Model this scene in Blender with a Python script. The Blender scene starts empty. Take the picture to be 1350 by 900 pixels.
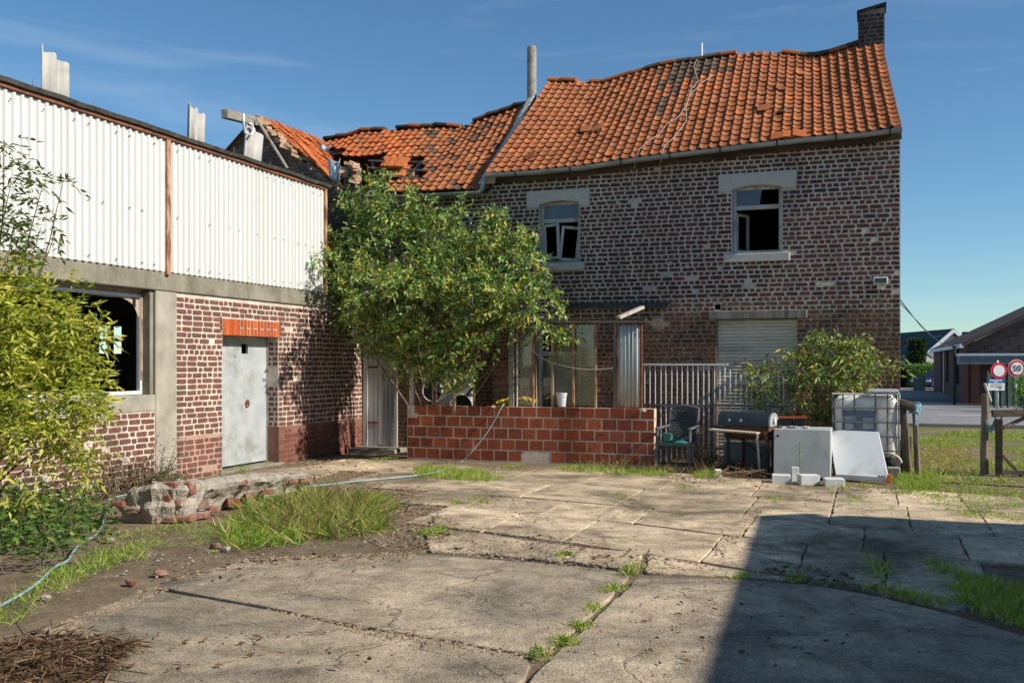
import bpy, math, random
import numpy as np
from mathutils import Vector, Matrix, Euler
random.seed(7); RNG = np.random.default_rng(7)
scene = bpy.context.scene
COL = scene.collection

# ------------------------------------------------------------------ camera
# world axes follow the buildings: X runs along the house front (to the right), Y into the yard, Z up
TH = math.radians(20.0); CT = math.cos(TH); ST = math.sin(TH)
EYE = 1.62; F = 1300.0; HOR = 480.0
cam = bpy.data.cameras.new('camera'); cam_o = bpy.data.objects.new('camera', cam); COL.objects.link(cam_o)
cam_o.location = (0, 0, EYE); cam_o.rotation_euler = (math.radians(90), 0, TH)
cam.sensor_width = 36.0; cam.lens = 36.0 * F / 1350.0; cam.shift_y = 30.0 / 1350.0
cam.clip_start = 0.1; cam.clip_end = 3000.0
scene.camera = cam_o

# ------------------------------------------------------------------ sky, sun, exposure
SUN_EL = math.radians(35.0); SUN_AZ = math.radians(-4.0)      # azimuth measured from +X towards +Y
world = bpy.data.worlds.new('World'); scene.world = world; world.use_nodes = True
wn = world.node_tree.nodes; wl = world.node_tree.links
for n in list(wn): wn.remove(n)
sky = wn.new('ShaderNodeTexSky'); sky.sky_type = 'NISHITA'; sky.sun_disc = False
sky.sun_elevation = SUN_EL; sky.sun_rotation = math.radians(90.0) - SUN_AZ
sky.altitude = 600.0; sky.air_density = 1.0; sky.dust_density = 0.0; sky.ozone_density = 2.5
# thin cirrus streaks over the blue
tc = wn.new('ShaderNodeTexCoord'); mp = wn.new('ShaderNodeMapping'); mp.inputs['Scale'].default_value = (1.6, 1.6, 13.0)
mp.inputs['Rotation'].default_value = (0.12, 0.1, 0.3)
nz = wn.new('ShaderNodeTexNoise'); nz.inputs['Scale'].default_value = 1.7; nz.inputs['Detail'].default_value = 7.0; nz.inputs['Roughness'].default_value = 0.6
nz.inputs['Distortion'].default_value = 0.5
rp = wn.new('ShaderNodeValToRGB'); rp.color_ramp.elements[0].position = 0.50; rp.color_ramp.elements[1].position = 0.86
rp.color_ramp.elements[0].color = (0, 0, 0, 1); rp.color_ramp.elements[1].color = (0.24, 0.24, 0.24, 1)
mx = wn.new('ShaderNodeMix'); mx.data_type = 'RGBA'; mx.inputs['B'].default_value = (7.0, 7.6, 8.4, 1)
bg = wn.new('ShaderNodeBackground'); bg.inputs['Strength'].default_value = 0.102
wo = wn.new('ShaderNodeOutputWorld')
wl.new(tc.outputs['Generated'], mp.inputs['Vector']); wl.new(mp.outputs['Vector'], nz.inputs['Vector'])
wl.new(nz.outputs['Fac'], rp.inputs['Fac']); wl.new(rp.outputs['Color'], mx.inputs['Factor'])
hs = wn.new('ShaderNodeHueSaturation'); hs.inputs['Saturation'].default_value = 1.08; hs.inputs['Value'].default_value = 0.95; hs.inputs['Hue'].default_value = 0.5
wl.new(sky.outputs['Color'], hs.inputs['Color']); tn = wn.new('ShaderNodeMix'); tn.data_type = 'RGBA'; tn.blend_type = 'MULTIPLY'; tn.inputs['Factor'].default_value = 1.0; tn.inputs['B'].default_value = (0.80, 1.0, 1.06, 1)
wl.new(hs.outputs['Color'], tn.inputs['A']); wl.new(tn.outputs['Result'], mx.inputs['A']); wl.new(mx.outputs['Result'], bg.inputs['Color']); wl.new(bg.outputs['Background'], wo.inputs['Surface'])

sl = bpy.data.lights.new('sun', 'SUN'); sl.energy = 5.0; sl.angle = math.radians(0.53); sl.color = (1.0, 0.93, 0.82)
so = bpy.data.objects.new('sun', sl); COL.objects.link(so)
sd = Vector((math.cos(SUN_EL) * math.cos(SUN_AZ), math.cos(SUN_EL) * math.sin(SUN_AZ), math.sin(SUN_EL)))
so.rotation_euler = sd.to_track_quat('Z', 'Y').to_euler(); so.location = (30, 0, 30)
scene.view_settings.view_transform = 'Standard'; scene.view_settings.look = 'None'
scene.view_settings.exposure = 0.22; scene.view_settings.gamma = 1.0; scene.view_settings.use_curve_mapping = False
scene.cycles.max_bounces = 6; scene.cycles.transparent_max_bounces = 12

# ------------------------------------------------------------------ measuring helpers (photo pixel + known plane -> place)
def P(px, py, Y):
    x = (px - 675.0) / F * Y
    return Vector((CT * x - ST * Y, ST * x + CT * Y, EYE - (py - HOR) / F * Y))
def G(px, py, z=0.0): return P(px, py, (EYE - z) * F / (py - HOR))
def PV(px, py, v): return P(px, py, v / (ST * (px - 675.0) / F + CT))
def PU(px, py, u): return P(px, py, u / (CT * (px - 675.0) / F - ST))
def depth(p): return -ST * p[0] + CT * p[1]
def screen(p):
    d = depth(p); x = CT * p[0] + ST * p[1]
    return 675 + x / d * F, HOR - (p[2] - EYE) / d * F
def lerp(a, b, t): return a + (b - a) * t
def plin(pts, x):
    if x <= pts[0][0]: i = 0
    elif x >= pts[-1][0]: i = len(pts) - 2
    else:
        i = 0
        while pts[i + 1][0] < x: i += 1
    (x0, y0), (x1, y1) = pts[i], pts[i + 1]
    return y0 + (y1 - y0) * (x - x0) / (x1 - x0)

# ------------------------------------------------------------------ mesh builder
class MB:
    def __init__(s): s.v = []; s.f = []; s.t = []; s.cur = 0.0
    def face(s, idx): s.f.append(tuple(idx)); s.t.append(s.cur)
    def poly(s, pts):
        b = len(s.v); s.v += [tuple(p) for p in pts]; s.face(range(b, b + len(pts)))
    def box(s, lo, hi):
        (x0, y0, z0), (x1, y1, z1) = lo, hi
        if x0 > x1: x0, x1 = x1, x0
        if y0 > y1: y0, y1 = y1, y0
        if z0 > z1: z0, z1 = z1, z0
        b = len(s.v)
        s.v += [(x0, y0, z0), (x1, y0, z0), (x1, y1, z0), (x0, y1, z0), (x0, y0, z1), (x1, y0, z1), (x1, y1, z1), (x0, y1, z1)]
        for q in ((3, 2, 1, 0), (4, 5, 6, 7), (0, 1, 5, 4), (1, 2, 6, 5), (2, 3, 7, 6), (3, 0, 4, 7)): s.face([b + i for i in q])
        return s
    def obox(s, c, ax, ay, az):
        c, ax, ay, az = Vector(c), Vector(ax), Vector(ay), Vector(az)
        b = len(s.v)
        for k in (-1, 1):
            for (i, j) in ((-1, -1), (1, -1), (1, 1), (-1, 1)): s.v.append(tuple(c + ax * i + ay * j + az * k))
        for q in ((3, 2, 1, 0), (4, 5, 6, 7), (0, 1, 5, 4), (1, 2, 6, 5), (2, 3, 7, 6), (3, 0, 4, 7)): s.face([b + i for i in q])
        return s
    def bar(s, p0, p1, w, h, up=(0, 0, 1)):
        p0, p1 = Vector(p0), Vector(p1); d = (p1 - p0); L = d.length; d.normalize()
        up = Vector(up)
        if abs(d.dot(up)) > 0.98: up = Vector((0, 1, 0))
        x = d.cross(up).normalized(); y = x.cross(d).normalized()
        return s.obox((p0 + p1) / 2, x * w / 2, d * L / 2, y * h / 2)
    def ring(s, c, x, y, r, n): return [tuple(Vector(c) + x * (r * math.cos(2 * math.pi * i / n)) + y * (r * math.sin(2 * math.pi * i / n))) for i in range(n)]
    def tube(s, pts, r, n=8, caps=True):
        pts = [Vector(p) for p in pts]; m = len(pts)
        rs = r if isinstance(r, (list, tuple)) else [r] * m
        b = len(s.v); prevx = None
        for i, p in enumerate(pts):
            d = (pts[min(i + 1, m - 1)] - pts[max(i - 1, 0)]).normalized()
            if prevx is None:
                a = Vector((0, 0, 1)) if abs(d.z) < 0.9 else Vector((1, 0, 0)); x = d.cross(a).normalized()
            else: x = (prevx - d * prevx.dot(d)).normalized()
            prevx = x; y = d.cross(x)
            s.v += s.ring(p, x, y, rs[i], n)
        for i in range(m - 1):
            for j in range(n):
                a = b + i * n + j; c = b + i * n + (j + 1) % n
                s.face((a, c, c + n, a + n))
        if caps:
            s.face([b + j for j in reversed(range(n))]); s.face([b + (m - 1) * n + j for j in range(n)])
        return s
    def prism(s, poly, ext):
        """poly: 3-D points, ext: extrusion vector"""
        poly = [Vector(p) for p in poly]; e = Vector(ext); n = len(poly)
        nrm = Vector((0, 0, 0))
        for i in range(n): nrm += poly[i].cross(poly[(i + 1) % n])
        if nrm.dot(e) > 0: poly = poly[::-1]
        b = len(s.v); s.v += [tuple(p) for p in poly] + [tuple(p + e) for p in poly]
        s.face(range(b, b + n)); s.face([b + n + i for i in reversed(range(n))])
        for i in range(n):
            j = (i + 1) % n; s.face((b + i, b + n + i, b + n + j, b + j))
        return s
    def sweep(s, path, prof, up=(0, 0, 1), closed=False):
        """prof: list of (side, up) offsets swept along path"""
        path = [Vector(p) for p in path]; m = len(path); n = len(prof); b = len(s.v)
        for i, p in enumerate(path):
            d = (path[min(i + 1, m - 1)] - path[max(i - 1, 0)]).normalized()
            x = d.cross(Vector(up)).normalized(); y = x.cross(d).normalized()
            for (q, r) in prof: s.v.append(tuple(p + x * q + y * r))
        for i in range(m - 1):
            for j in range(n if closed else n - 1):
                a = b + i * n + j; c = b + i * n + (j + 1) % n
                s.face((a, a + n, c + n, c))
        if closed:
            s.face([b + j for j in range(n)]); s.face([b + (m - 1) * n + j for j in reversed(range(n))])
        return s
    def rock(s, c, rx, ry, rz, seed=0, n=7, flat=0.0):
        r = random.Random(seed); c = Vector(c); b = len(s.v)
        rings = [(-1.0, 0.55), (-0.45, 0.95), (0.35, 1.0), (0.9, 0.62)]
        for (h, k) in rings:
            for i in range(n):
                a = 2 * math.pi * (i + r.uniform(-.25, .25)) / n; q = k * r.uniform(0.78, 1.12)
                s.v.append((c.x + rx * q * math.cos(a), c.y + ry * q * math.sin(a), c.z + rz * (h + r.uniform(-.14, .14))))
        for k in range(3):
            for i in range(n):
                a = b + k * n + i; d = b + k * n + (i + 1) % n; s.face((a, d, d + n, a + n))
        s.face([b + i for i in reversed(range(n))]); s.face([b + 3 * n + i for i in range(n)])
        return s
    def build(s, name, mat, parent=None, smooth=False, bevel=0.0, seg=1):
        me = bpy.data.meshes.new(name); me.from_pydata(s.v, [], s.f)
        if any(s.t):
            at = me.attributes.new('tint', 'FLOAT', 'FACE'); at.data.foreach_set('value', s.t)
        me.materials.append(MT[mat] if isinstance(mat, str) else mat)
        if smooth: me.polygons.foreach_set('use_smooth', [True] * len(me.polygons))
        me.update()
        o = bpy.data.objects.new(name, me); COL.objects.link(o)
        if parent is not None: put_under(o, parent)
        if bevel > 0:
            m = o.modifiers.new('bevel', 'BEVEL'); m.width = bevel; m.segments = seg; m.limit_method = 'ANGLE'; m.angle_limit = math.radians(35)
        return o

def put_under(o, parent):
    o.parent = parent
    t = parent.location.copy(); q = parent.parent
    while q is not None: t += q.location if False else Vector((0, 0, 0)); q = q.parent
    o.matrix_parent_inverse = Matrix.Translation(-t) if parent.type == 'EMPTY' else Matrix.Identity(4)
def tag(o, label=None, cat=None, group=None, kind=None):
    if label: o['label'] = label
    if cat: o['category'] = cat
    if group: o['group'] = group
    if kind: o['kind'] = kind
    return o
def thing(name, loc, label, cat, group=None):
    o = bpy.data.objects.new(name, None); COL.objects.link(o); o.location = loc; o.empty_display_size = 0.2
    return tag(o, label, cat, group)
def mesh_obj(name, me, parent, loc=(0, 0, 0), rot=None, scale=(1, 1, 1)):
    o = bpy.data.objects.new(name, me); COL.objects.link(o)
    o.location = loc
    if rot is not None: o.rotation_euler = rot
    o.scale = scale
    if parent is not None: put_under(o, parent)
    return o

# ------------------------------------------------------------------ materials
MT = {}
def nodes(name):
    m = bpy.data.materials.new(name); m.use_nodes = True; MT[name] = m
    nt = m.node_tree
    for n in list(nt.nodes): nt.nodes.remove(n)
    o = nt.nodes.new('ShaderNodeOutputMaterial')
    b = nt.nodes.new('ShaderNodeBsdfPrincipled'); nt.links.new(b.outputs['BSDF'], o.inputs['Surface'])
    return m, nt, b, o
class N:
    """little node-graph helper"""
    def __init__(s, nt): s.nt = nt; s.L = nt.links
        
    def new(s, t, **k):
        n = s.nt.nodes.new(t)
        for a, b in k.items(): setattr(n, a, b)
        return n
    def pos(s, scale=(1, 1, 1), rot=(0, 0, 0)):
        g = s.new('ShaderNodeNewGeometry'); m = s.new('ShaderNodeMapping')
        m.inputs['Scale'].default_value = scale; m.inputs['Rotation'].default_value = rot
        s.L.new(g.outputs['Position'], m.inputs['Vector']); return m.outputs['Vector']
    def noise(s, vec, scale, detail=4, rough=.55, dist=0.0):
        n = s.new('ShaderNodeTexNoise'); n.inputs['Scale'].default_value = scale; n.inputs['Detail'].default_value = detail
        n.inputs['Roughness'].default_value = rough; n.inputs['Distortion'].default_value = dist
        s.L.new(vec, n.inputs['Vector']); return n.outputs['Fac']
    def vor(s, vec, scale, out='Distance', feature='F1'):
        n = s.new('ShaderNodeTexVoronoi', feature=feature); n.inputs['Scale'].default_value = scale
        s.L.new(vec, n.inputs['Vector']); return n.outputs[out]
    def ramp(s, fac, stops):
        n = s.new('ShaderNodeValToRGB'); e = n.color_ramp.elements
        while len(e) < len(stops): e.new(0.5)
        for i, (p, c) in enumerate(stops):
            e[i].position = p; e[i].color = (c[0], c[1], c[2], 1) if isinstance(c, (tuple, list)) else (c, c, c, 1)
        s.L.new(fac, n.inputs['Fac']); return n.outputs['Color']
    def mix(s, fac, a, b, mode='MIX'):
        n = s.new('ShaderNodeMix', data_type='RGBA', blend_type=mode)
        for k, v in (('Factor', fac), ('A', a), ('B', b)):
            i = n.inputs[k] if k == 'Factor' else [q for q in n.inputs if q.name == k and q.type == 'RGBA'][0]
            if k == 'Factor': i = [q for q in n.inputs if q.name == 'Factor' and q.type == 'VALUE'][0]
            if isinstance(v, (int, float)): i.default_value = v if k == 'Factor' else (v, v, v, 1)
            elif isinstance(v, (tuple, list)): i.default_value = (v[0], v[1], v[2], 1)
            else: s.L.new(v, i)
        return [q for q in n.outputs if q.type == 'RGBA'][0]
    def math(s, op, a, b=0.0, clamp=False):
        n = s.new('ShaderNodeMath', operation=op, use_clamp=clamp)
        for i, v in enumerate((a, b)):
            if isinstance(v, (int, float)): n.inputs[i].default_value = v
            else: s.L.new(v, n.inputs[i])
        return n.outputs[0]
    def bump(s, h, bsdf, strength=.3, dist=.01):
        n = s.new('ShaderNodeBump'); n.inputs['Strength'].default_value = strength; n.inputs['Distance'].default_value = dist
        s.L.new(h, n.inputs['Height']); s.L.new(n.outputs['Normal'], bsdf.inputs['Normal'])
    def rnd(s):
        """per-piece random: mesh attribute 'tint' plus the object's own random, wrapped"""
        a = s.new('ShaderNodeAttribute', attribute_name='tint'); o = s.new('ShaderNodeObjectInfo')
        return s.math('FRACT', s.math('ADD', a.outputs['Fac'], o.outputs['Random']))
    def sepz(s):
        g = s.new('ShaderNodeNewGeometry'); x = s.new('ShaderNodeSeparateXYZ'); s.L.new(g.outputs['Position'], x.inputs[0]); return x.outputs

def M(name, c1, c2, scale=4.0, rough=.8, spec=.3, bump=.25, bscale=60.0, bdist=.006, metal=0.0, stretch=(1, 1, 1), c3=None, s3=1.2, t3=(.55, .7), tint=0.0, speck=None):
    m, nt, b, o = nodes(name); n = N(nt)
    p = n.pos(stretch)
    col = n.ramp(n.noise(p, scale, 6, .6), [(.32, c1), (.68, c2)])
    if c3: col = n.mix(n.ramp(n.noise(n.pos(stretch), s3, 6, .65), [(t3[0], 0.0), (t3[1], 1.0)]), col, c3)
    if speck: col = n.mix(n.ramp(n.vor(n.pos(), speck[0]), [(speck[2], 1.0), (speck[2] + .08, 0.0)]), col, speck[1])
    if tint > 0:
        r = n.rnd(); col = n.mix(1.0, col, n.ramp(r, [(0.0, 1 - tint), (1.0, 1 + tint * .6)]), 'MULTIPLY')
    nt.links.new(col, b.inputs['Base Color'])
    b.inputs['Roughness'].default_value = rough; b.inputs['Specular IOR Level'].default_value = spec; b.inputs['Metallic'].default_value = metal
    if bump > 0: n.bump(n.noise(n.pos(stretch), bscale, 4, .6), b, bump, bdist)
    return m

def brick_mat(name, stops, wash, wash_t=(.56, .72), wash_amt=.75, bump=.5):
    m, nt, b, o = nodes(name); n = N(nt)
    r = n.rnd()
    base = n.ramp(r, stops)
    base = n.mix(1.0, base, n.ramp(n.noise(n.pos(), 22, 5, .65), [(.3, .68), (.7, 1.25)]), 'MULTIPLY')
    w = n.math('MULTIPLY', n.ramp(n.noise(n.pos(), 9, 6, .7), [(wash_t[0], 0.0), (wash_t[1], 1.0)]), wash_amt)
    base = n.mix(w, base, wash)
    base = n.mix(1.0, base, n.ramp(n.noise(n.pos((1, 1, .10)), 1.6, 6, .65), [(.32, .72), (.55, 1.0), (.75, 1.15)]), 'MULTIPLY')
    nt.links.new(base, b.inputs['Base Color']); b.inputs['Roughness'].default_value = .92; b.inputs['Specular IOR Level'].default_value = .2
    n.bump(n.noise(n.pos(), 70, 5, .65), b, bump, .006)
    return m
brick_mat('house_brick', [(0, (.085, .036, .030)), (.2, (.14, .056, .042)), (.4, (.095, .047, .042)), (.6, (.17, .068, .048)), (.8, (.12, .052, .042)), (1, (.066, .038, .038))], (.40, .34, .28), (.62, .80), .6)
brick_mat('lower_brick', [(0, (.12, .055, .036)), (.3, (.18, .080, .048)), (.6, (.14, .068, .048)), (.85, (.20, .098, .055)), (1, (.095, .05, .038))], (.34, .26, .18), (.58, .76), .6)
brick_mat('annex_brick', [(0, (.11, .064, .048)), (.4, (.165, .09, .064)), (.8, (.14, .08, .062)), (1, (.19, .11, .07))], (.36, .27, .19), (.58, .75), .5)
brick_mat('broken_brick', [(0, (.42, .22, .12)), (.5, (.50, .30, .18)), (1, (.34, .17, .10))], (.60, .48, .34), (.45, .62), .8)
brick_mat('workshop_brick', [(0, (.165, .078, .060)), (.3, (.215, .085, .064)), (.55, (.15, .084, .066)), (.8, (.235, .100, .072)), (1, (.125, .080, .066))], (.46, .34, .26), (.62, .76), .6)
brick_mat('plinth_brick', [(0, (.17, .062, .045)), (.5, (.20, .075, .052)), (1, (.14, .058, .046))], (.26, .14, .10), (.5, .7), .6)
brick_mat('lintel_brick', [(0, (.56, .13, .035)), (.5, (.50, .105, .03)), (1, (.42, .085, .03))], (.55, .30, .18), (.66, .8), .5)
brick_mat('chimney_brick', [(0, (.035, .025, .024)), (.5, (.055, .035, .03)), (1, (.042, .03, .03))], (.12, .10, .09), (.6, .8), .5)
brick_mat('far_brick', [(0, (.11, .06, .05)), (.5, (.14, .075, .06)), (1, (.10, .06, .055))], (.2, .16, .14), (.6, .8), .5)
brick_mat('clay_block', [(0, (.44, .115, .050)), (.25, (.31, .076, .038)), (.5, (.50, .140, .060)), (.75, (.25, .066, .038)), (1, (.40, .125, .07))], (.22, .09, .055), (.48, .68), .75)
def tile_mat(name, stops, dirt=.75):
    m, nt, b, o = nodes(name); n = N(nt)
    base = n.ramp(n.rnd(), stops)
    base = n.mix(1.0, base, n.ramp(n.noise(n.pos(), 26, 5, .65), [(.3, .78), (.7, 1.18)]), 'MULTIPLY')
    base = n.mix(1.0, base, n.ramp(n.noise(n.pos(), .9, 6, .65), [(.3, .70), (.7, 1.12)]), 'MULTIPLY')                       # slow weathering across the slope
    base = n.mix(n.math('MULTIPLY', n.ramp(n.noise(n.pos((1, 1, 1), (.3, 0, .5)), 2.6, 8, .72), [(.56, 0.0), (.76, 1.0)]), dirt), base, (.13, .07, .046))   # soot and algae
    base = n.mix(n.math('MULTIPLY', n.ramp(n.noise(n.pos(), 17, 6, .75), [(.62, 0.0), (.74, 1.0)]), .5), base, (.36, .27, .17))    # lichen specks
    nt.links.new(base, b.inputs['Base Color']); b.inputs['Roughness'].default_value = .9; b.inputs['Specular IOR Level'].default_value = .2
    n.bump(n.noise(n.pos(), 80, 5, .65), b, .35, .005)
tile_mat('tile', [(0, (.34, .115, .046)), (.3, (.40, .140, .054)), (.55, (.365, .125, .050)), (.8, (.43, .165, .068)), (1, (.30, .105, .05))])
tile_mat('bright_tile', [(0, (.50, .135, .042)), (.5, (.56, .165, .05)), (1, (.44, .115, .04))], .3)
brick_mat('sooty_tile', [(0, (.12, .085, .06)), (.5, (.2, .11, .065)), (1, (.09, .07, .055))], (.06, .055, .05), (.45, .65), .8, bump=.35)
brick_mat('rubble_brick', [(0, (.28, .11, .07)), (.5, (.24, .085, .06)), (1, (.33, .16, .11))], (.42, .36, .29), (.48, .64), .8)

def mortar_mat(name, hi, lo=None, zsplit=None, bump=.8):
    m, nt, b, o = nodes(name); n = N(nt)
    c = n.ramp(n.noise(n.pos(), 6, 6, .65), [(.3, tuple(q * .72 for q in hi)), (.65, hi)])
    if lo:
        c2 = n.ramp(n.noise(n.pos(), 7, 6, .65), [(.3, tuple(q * .68 for q in lo)), (.65, lo)])
        z = n.math('ADD', n.sepz()[2], n.math('MULTIPLY', n.noise(n.pos(), 1.5, 4), .5))
        f = n.ramp(n.math('SUBTRACT', z, zsplit - .55), [(.45, 1.0), (.60, 0.0)])
        c = n.mix(f, c, c2)
    c = n.mix(1.0, c, n.ramp(n.noise(n.pos((1, 1, .10)), 1.6, 6, .65), [(.32, .62), (.55, 1.0), (.75, 1.1)]), 'MULTIPLY')
    nt.links.new(c, b.inputs['Base Color']); b.inputs['Roughness'].default_value = .95; b.inputs['Specular IOR Level'].default_value = .1
    n.bump(n.noise(n.pos(), 45, 6, .7), b, bump, .012)
mortar_mat('house_mortar', (.64, .585, .50), (.42, .32, .225), 2.72)
mortar_mat('annex_mortar', (.26, .20, .15))
mortar_mat('workshop_mortar', (.74, .64, .53))
mortar_mat('pink_mortar', (.52, .34, .27))
mortar_mat('plinth_mortar', (.30, .15, .11))
mortar_mat('block_mortar', (.80, .64, .50))
mortar_mat('chimney_mortar', (.22, .20, .18))
mortar_mat('lintel_mortar', (.66, .50, .38))

M('concrete_beam', (.19, .172, .125), (.32, .292, .23), 3.5, .9, .2, .5, 50, .008, c3=(.12, .115, .08), s3=2.4, t3=(.5, .72), stretch=(1, 1, .5), speck=(38, (.10, .10, .085), .16))
M('concrete_column', (.30, .27, .22), (.44, .40, .33), 3.5, .9, .2, .5, 50, .008, c3=(.20, .18, .14), s3=1.6, t3=(.55, .75))
M('lintel_stone', (.44, .43, .39), (.62, .60, .55), 60, .9, .2, .5, 90, .006, speck=(75, (.10, .10, .10), .22))
M('sheet_white', (.61, .61, .585), (.66, .655, .63), 1.2, .45, .4, .05, 20, .003, c3=(.58, .56, .50), s3=1.6, t3=(.58, .82), stretch=(1, 1, .12))
M('rust', (.16, .055, .028), (.28, .12, .06), 12, .85, .3, .5, 70, .004, c3=(.12, .05, .03), s3=5, t3=(.5, .65))
M('rust_pale', (.40, .18, .09), (.62, .43, .28), 10, .8, .3, .4, 70, .004, c3=(.20, .075, .035), s3=8, t3=(.45, .6), stretch=(1, 1, .35))
M('bitumen', (.045, .042, .038), (.10, .095, .085), 10, .9, .2, .5, 50, .008, c3=(.16, .14, .11), s3=4)
M('asbestos', (.36, .35, .32), (.50, .48, .44), 7, .95, .1, .6, 60, .006, c3=(.26, .24, .18), s3=3, stretch=(1, 1, .4))
M('door_metal', (.40, .43, .43), (.54, .57, .57), 3.0, .5, .45, .2, 14, .006, metal=.15, c3=(.27, .27, .24), s3=2.4, t3=(.50, .72))
M('zinc', (.24, .26, .27), (.42, .44, .45), 6, .5, .5, .15, 30, .003, metal=.6, stretch=(.5, 1, 1))
M('zinc_sheet', (.45, .48, .52), (.62, .65, .68), 6, .45, .5, .15, 30, .003, metal=.4)
M('wood_grey', (.17, .15, .125), (.33, .30, .26), 14, .9, .15, .6, 40, .006, stretch=(1, 1, .12), c3=(.09, .08, .07), s3=9)
M('wood_beam', (.22, .20, .165), (.38, .35, .30), 10, .9, .15, .6, 40, .006, stretch=(1, .12, 1), c3=(.12, .11, .09), s3=6)
M('wood_dark', (.055, .042, .032), (.12, .095, .075), 12, .9, .15, .6, 40, .006, stretch=(.15, 1, 1))
M('wood_post', (.15, .115, .085), (.26, .21, .155), 12, .9, .15, .7, 40, .008, stretch=(1, 1, .12), c3=(.075, .06, .045), s3=7)
M('wood_pale', (.42, .37, .30), (.58, .53, .45), 14, .85, .2, .4, 40, .004, stretch=(1, 1, .12), c3=(.30, .24, .18), s3=7)
M('paint_white', (.36, .36, .34), (.54, .54, .51), 9, .7, .3, .4, 45, .004, c3=(.26, .25, .22), s3=10, t3=(.52, .66), stretch=(1, 1, .3))
M('paint_door', (.46, .47, .46), (.66, .66, .64), 7, .8, .3, .5, 45, .005, c3=(.22, .20, .17), s3=5, t3=(.5, .66), stretch=(1.5, 1.5, .12))
M('shutter', (.70, .62, .47), (.84, .76, .60), 3.0, .7, .3, .2, 30, .003, c3=(.38, .37, .33), s3=1.9, t3=(.52, .76), stretch=(.5, 1, 2.6), tint=.12)
M('black_tarp', (.018, .019, .021), (.05, .052, .055), 8, .55, .5, .5, 25, .012)
M('dark_room', (.10, .09, .08), (.16, .15, .13), 3, .95, .1, .3)
M('black', (.012, .012, .013), (.022, .022, .023), 9, .6, .4, .1)
M('galvanised', (.66, .67, .67), (.80, .81, .80), 9, .5, .5, .1, 40, .002, metal=.25)
M('steel_dark', (.11, .12, .125), (.19, .20, .205), 9, .55, .5, .1, 40, .002, metal=.3)
M('cabinet', (.40, .42, .40), (.50, .52, .50), 2.2, .55, .4, .06, 30, .002, c3=(.30, .30, .27), s3=2, t3=(.58, .78))
M('white_enamel', (.70, .72, .72), (.78, .80, .80), 2.4, .4, .45, .03, 30, .002, c3=(.52, .51, .46), s3=3.2, t3=(.52, .76), stretch=(1, 1, .4))
M('aerated_block', (.62, .62, .59), (.74, .74, .70), 12, .95, .1, .6, 80, .006, c3=(.42, .41, .37), s3=6, t3=(.55, .7))
M('cream', (.60, .52, .34), (.70, .62, .44), 5, .7, .3, .1)
M('orange', (.75, .17, .02), (.82, .22, .03), 5, .6, .3, .1)
M('red_plastic', (.62, .08, .02), (.72, .13, .03), 5, .5, .4, .05)
M('blue_rope', (.16, .38, .48), (.32, .54, .62), 60, .9, .2, .7, 120, .01)
M('hose', (.20, .31, .33), (.32, .43, .44), 5, .45, .5, .1, 50, .002, c3=(.14, .21, .22), s3=6)
M('yellow', (.62, .46, .015), (.72, .55, .03), 8, .6, .35, .2, 30, .006)
M('bucket', (.62, .66, .66), (.72, .76, .76), 5, .5, .4, .05)
M('plastic_white', (.74, .70, .62), (.84, .82, .75), 3, .5, .4, .1, 12, .01)
M('label_blue', (.10, .15, .19), (.15, .20, .24), 6, .5, .4, .0)
M('label_grey', (.26, .31, .34), (.36, .41, .44), 14, .6, .3, .0)
M('grill_lid', (.016, .022, .028), (.032, .042, .05), 8, .38, .5, .05, 40, .002, c3=(.20, .09, .035), s3=2.2, t3=(.70, .84))
M('grill_end', (.30, .31, .31), (.42, .43, .43), 8, .45, .5, .1)
M('grill_rust', (.10, .045, .025), (.19, .09, .05), 14, .85, .3, .5, 60, .004)
M('wicker', (.05, .055, .06), (.17, .18, .19), 90, .85, .2, .8, 130, .012)
M('chair_frame', (.08, .095, .10), (.17, .19, .20), 10, .7, .3, .3)
M('green_cloth', (.03, .15, .125), (.06, .22, .18), 10, .9, .15, .3)
M('lamp_white', (.62, .62, .58), (.72, .72, .68), 5, .5, .4, .05)
M('pipe_concrete', (.26, .25, .22), (.40, .38, .34), 9, .95, .1, .5, 50, .006, c3=(.16, .15, .13), s3=5)
M('render_grey', (.50, .45, .38), (.68, .62, .54), 6, .95, .1, .7, 30, .015, c3=(.20, .18, .15), s3=4)
M('rubble_mortar', (.27, .235, .19), (.47, .42, .345), 7, .95, .1, .9, 24, .03, c3=(.22, .19, .15), s3=3)
M('bark', (.10, .08, .06), (.20, .165, .125), 16, .95, .1, .7, 40, .01, stretch=(1, 1, .3))
M('bark_pale', (.22, .17, .12), (.36, .29, .21), 16, .95, .1, .7, 40, .01, stretch=(1, 1, .3))
M('pebble', (.22, .19, .15), (.42, .38, .32), 40, .95, .1, .3)
M('soil', (.19, .138, .09), (.36, .27, .18), 20, .97, .1, .3, tint=.35)
M('slate', (.045, .036, .036), (.075, .058, .056), 3, .8, .25, .3, 20, .01)
M('roof_brown', (.075, .052, .047), (.11, .078, .07), 4, .85, .2, .4, 18, .02)
M('roof_green', (.022, .042, .042), (.04, .065, .062), 4, .7, .3, .4, 18, .02)
M('roof_tan', (.20, .16, .13), (.28, .23, .19), 4, .9, .2, .4, 18, .02)
M('roof_orange', (.40, .15, .07), (.48, .20, .10), 4, .9, .2, .4, 18, .02)
M('fascia_white', (.60, .63, .64), (.70, .73, .74), 3, .6, .3, .05)
M('fascia_grey', (.13, .155, .165), (.18, .20, .21), 3, .6, .3, .05)
M('render_white', (.50, .50, .47), (.60, .60, .56), 3, .9, .2, .2)
M('far_glass', (.03, .04, .045), (.05, .06, .065), 3, .15, .6, .0)
M('asphalt', (.22, .215, .21), (.28, .272, .262), 1.2, .9, .2, .4, 90, .01)
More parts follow.
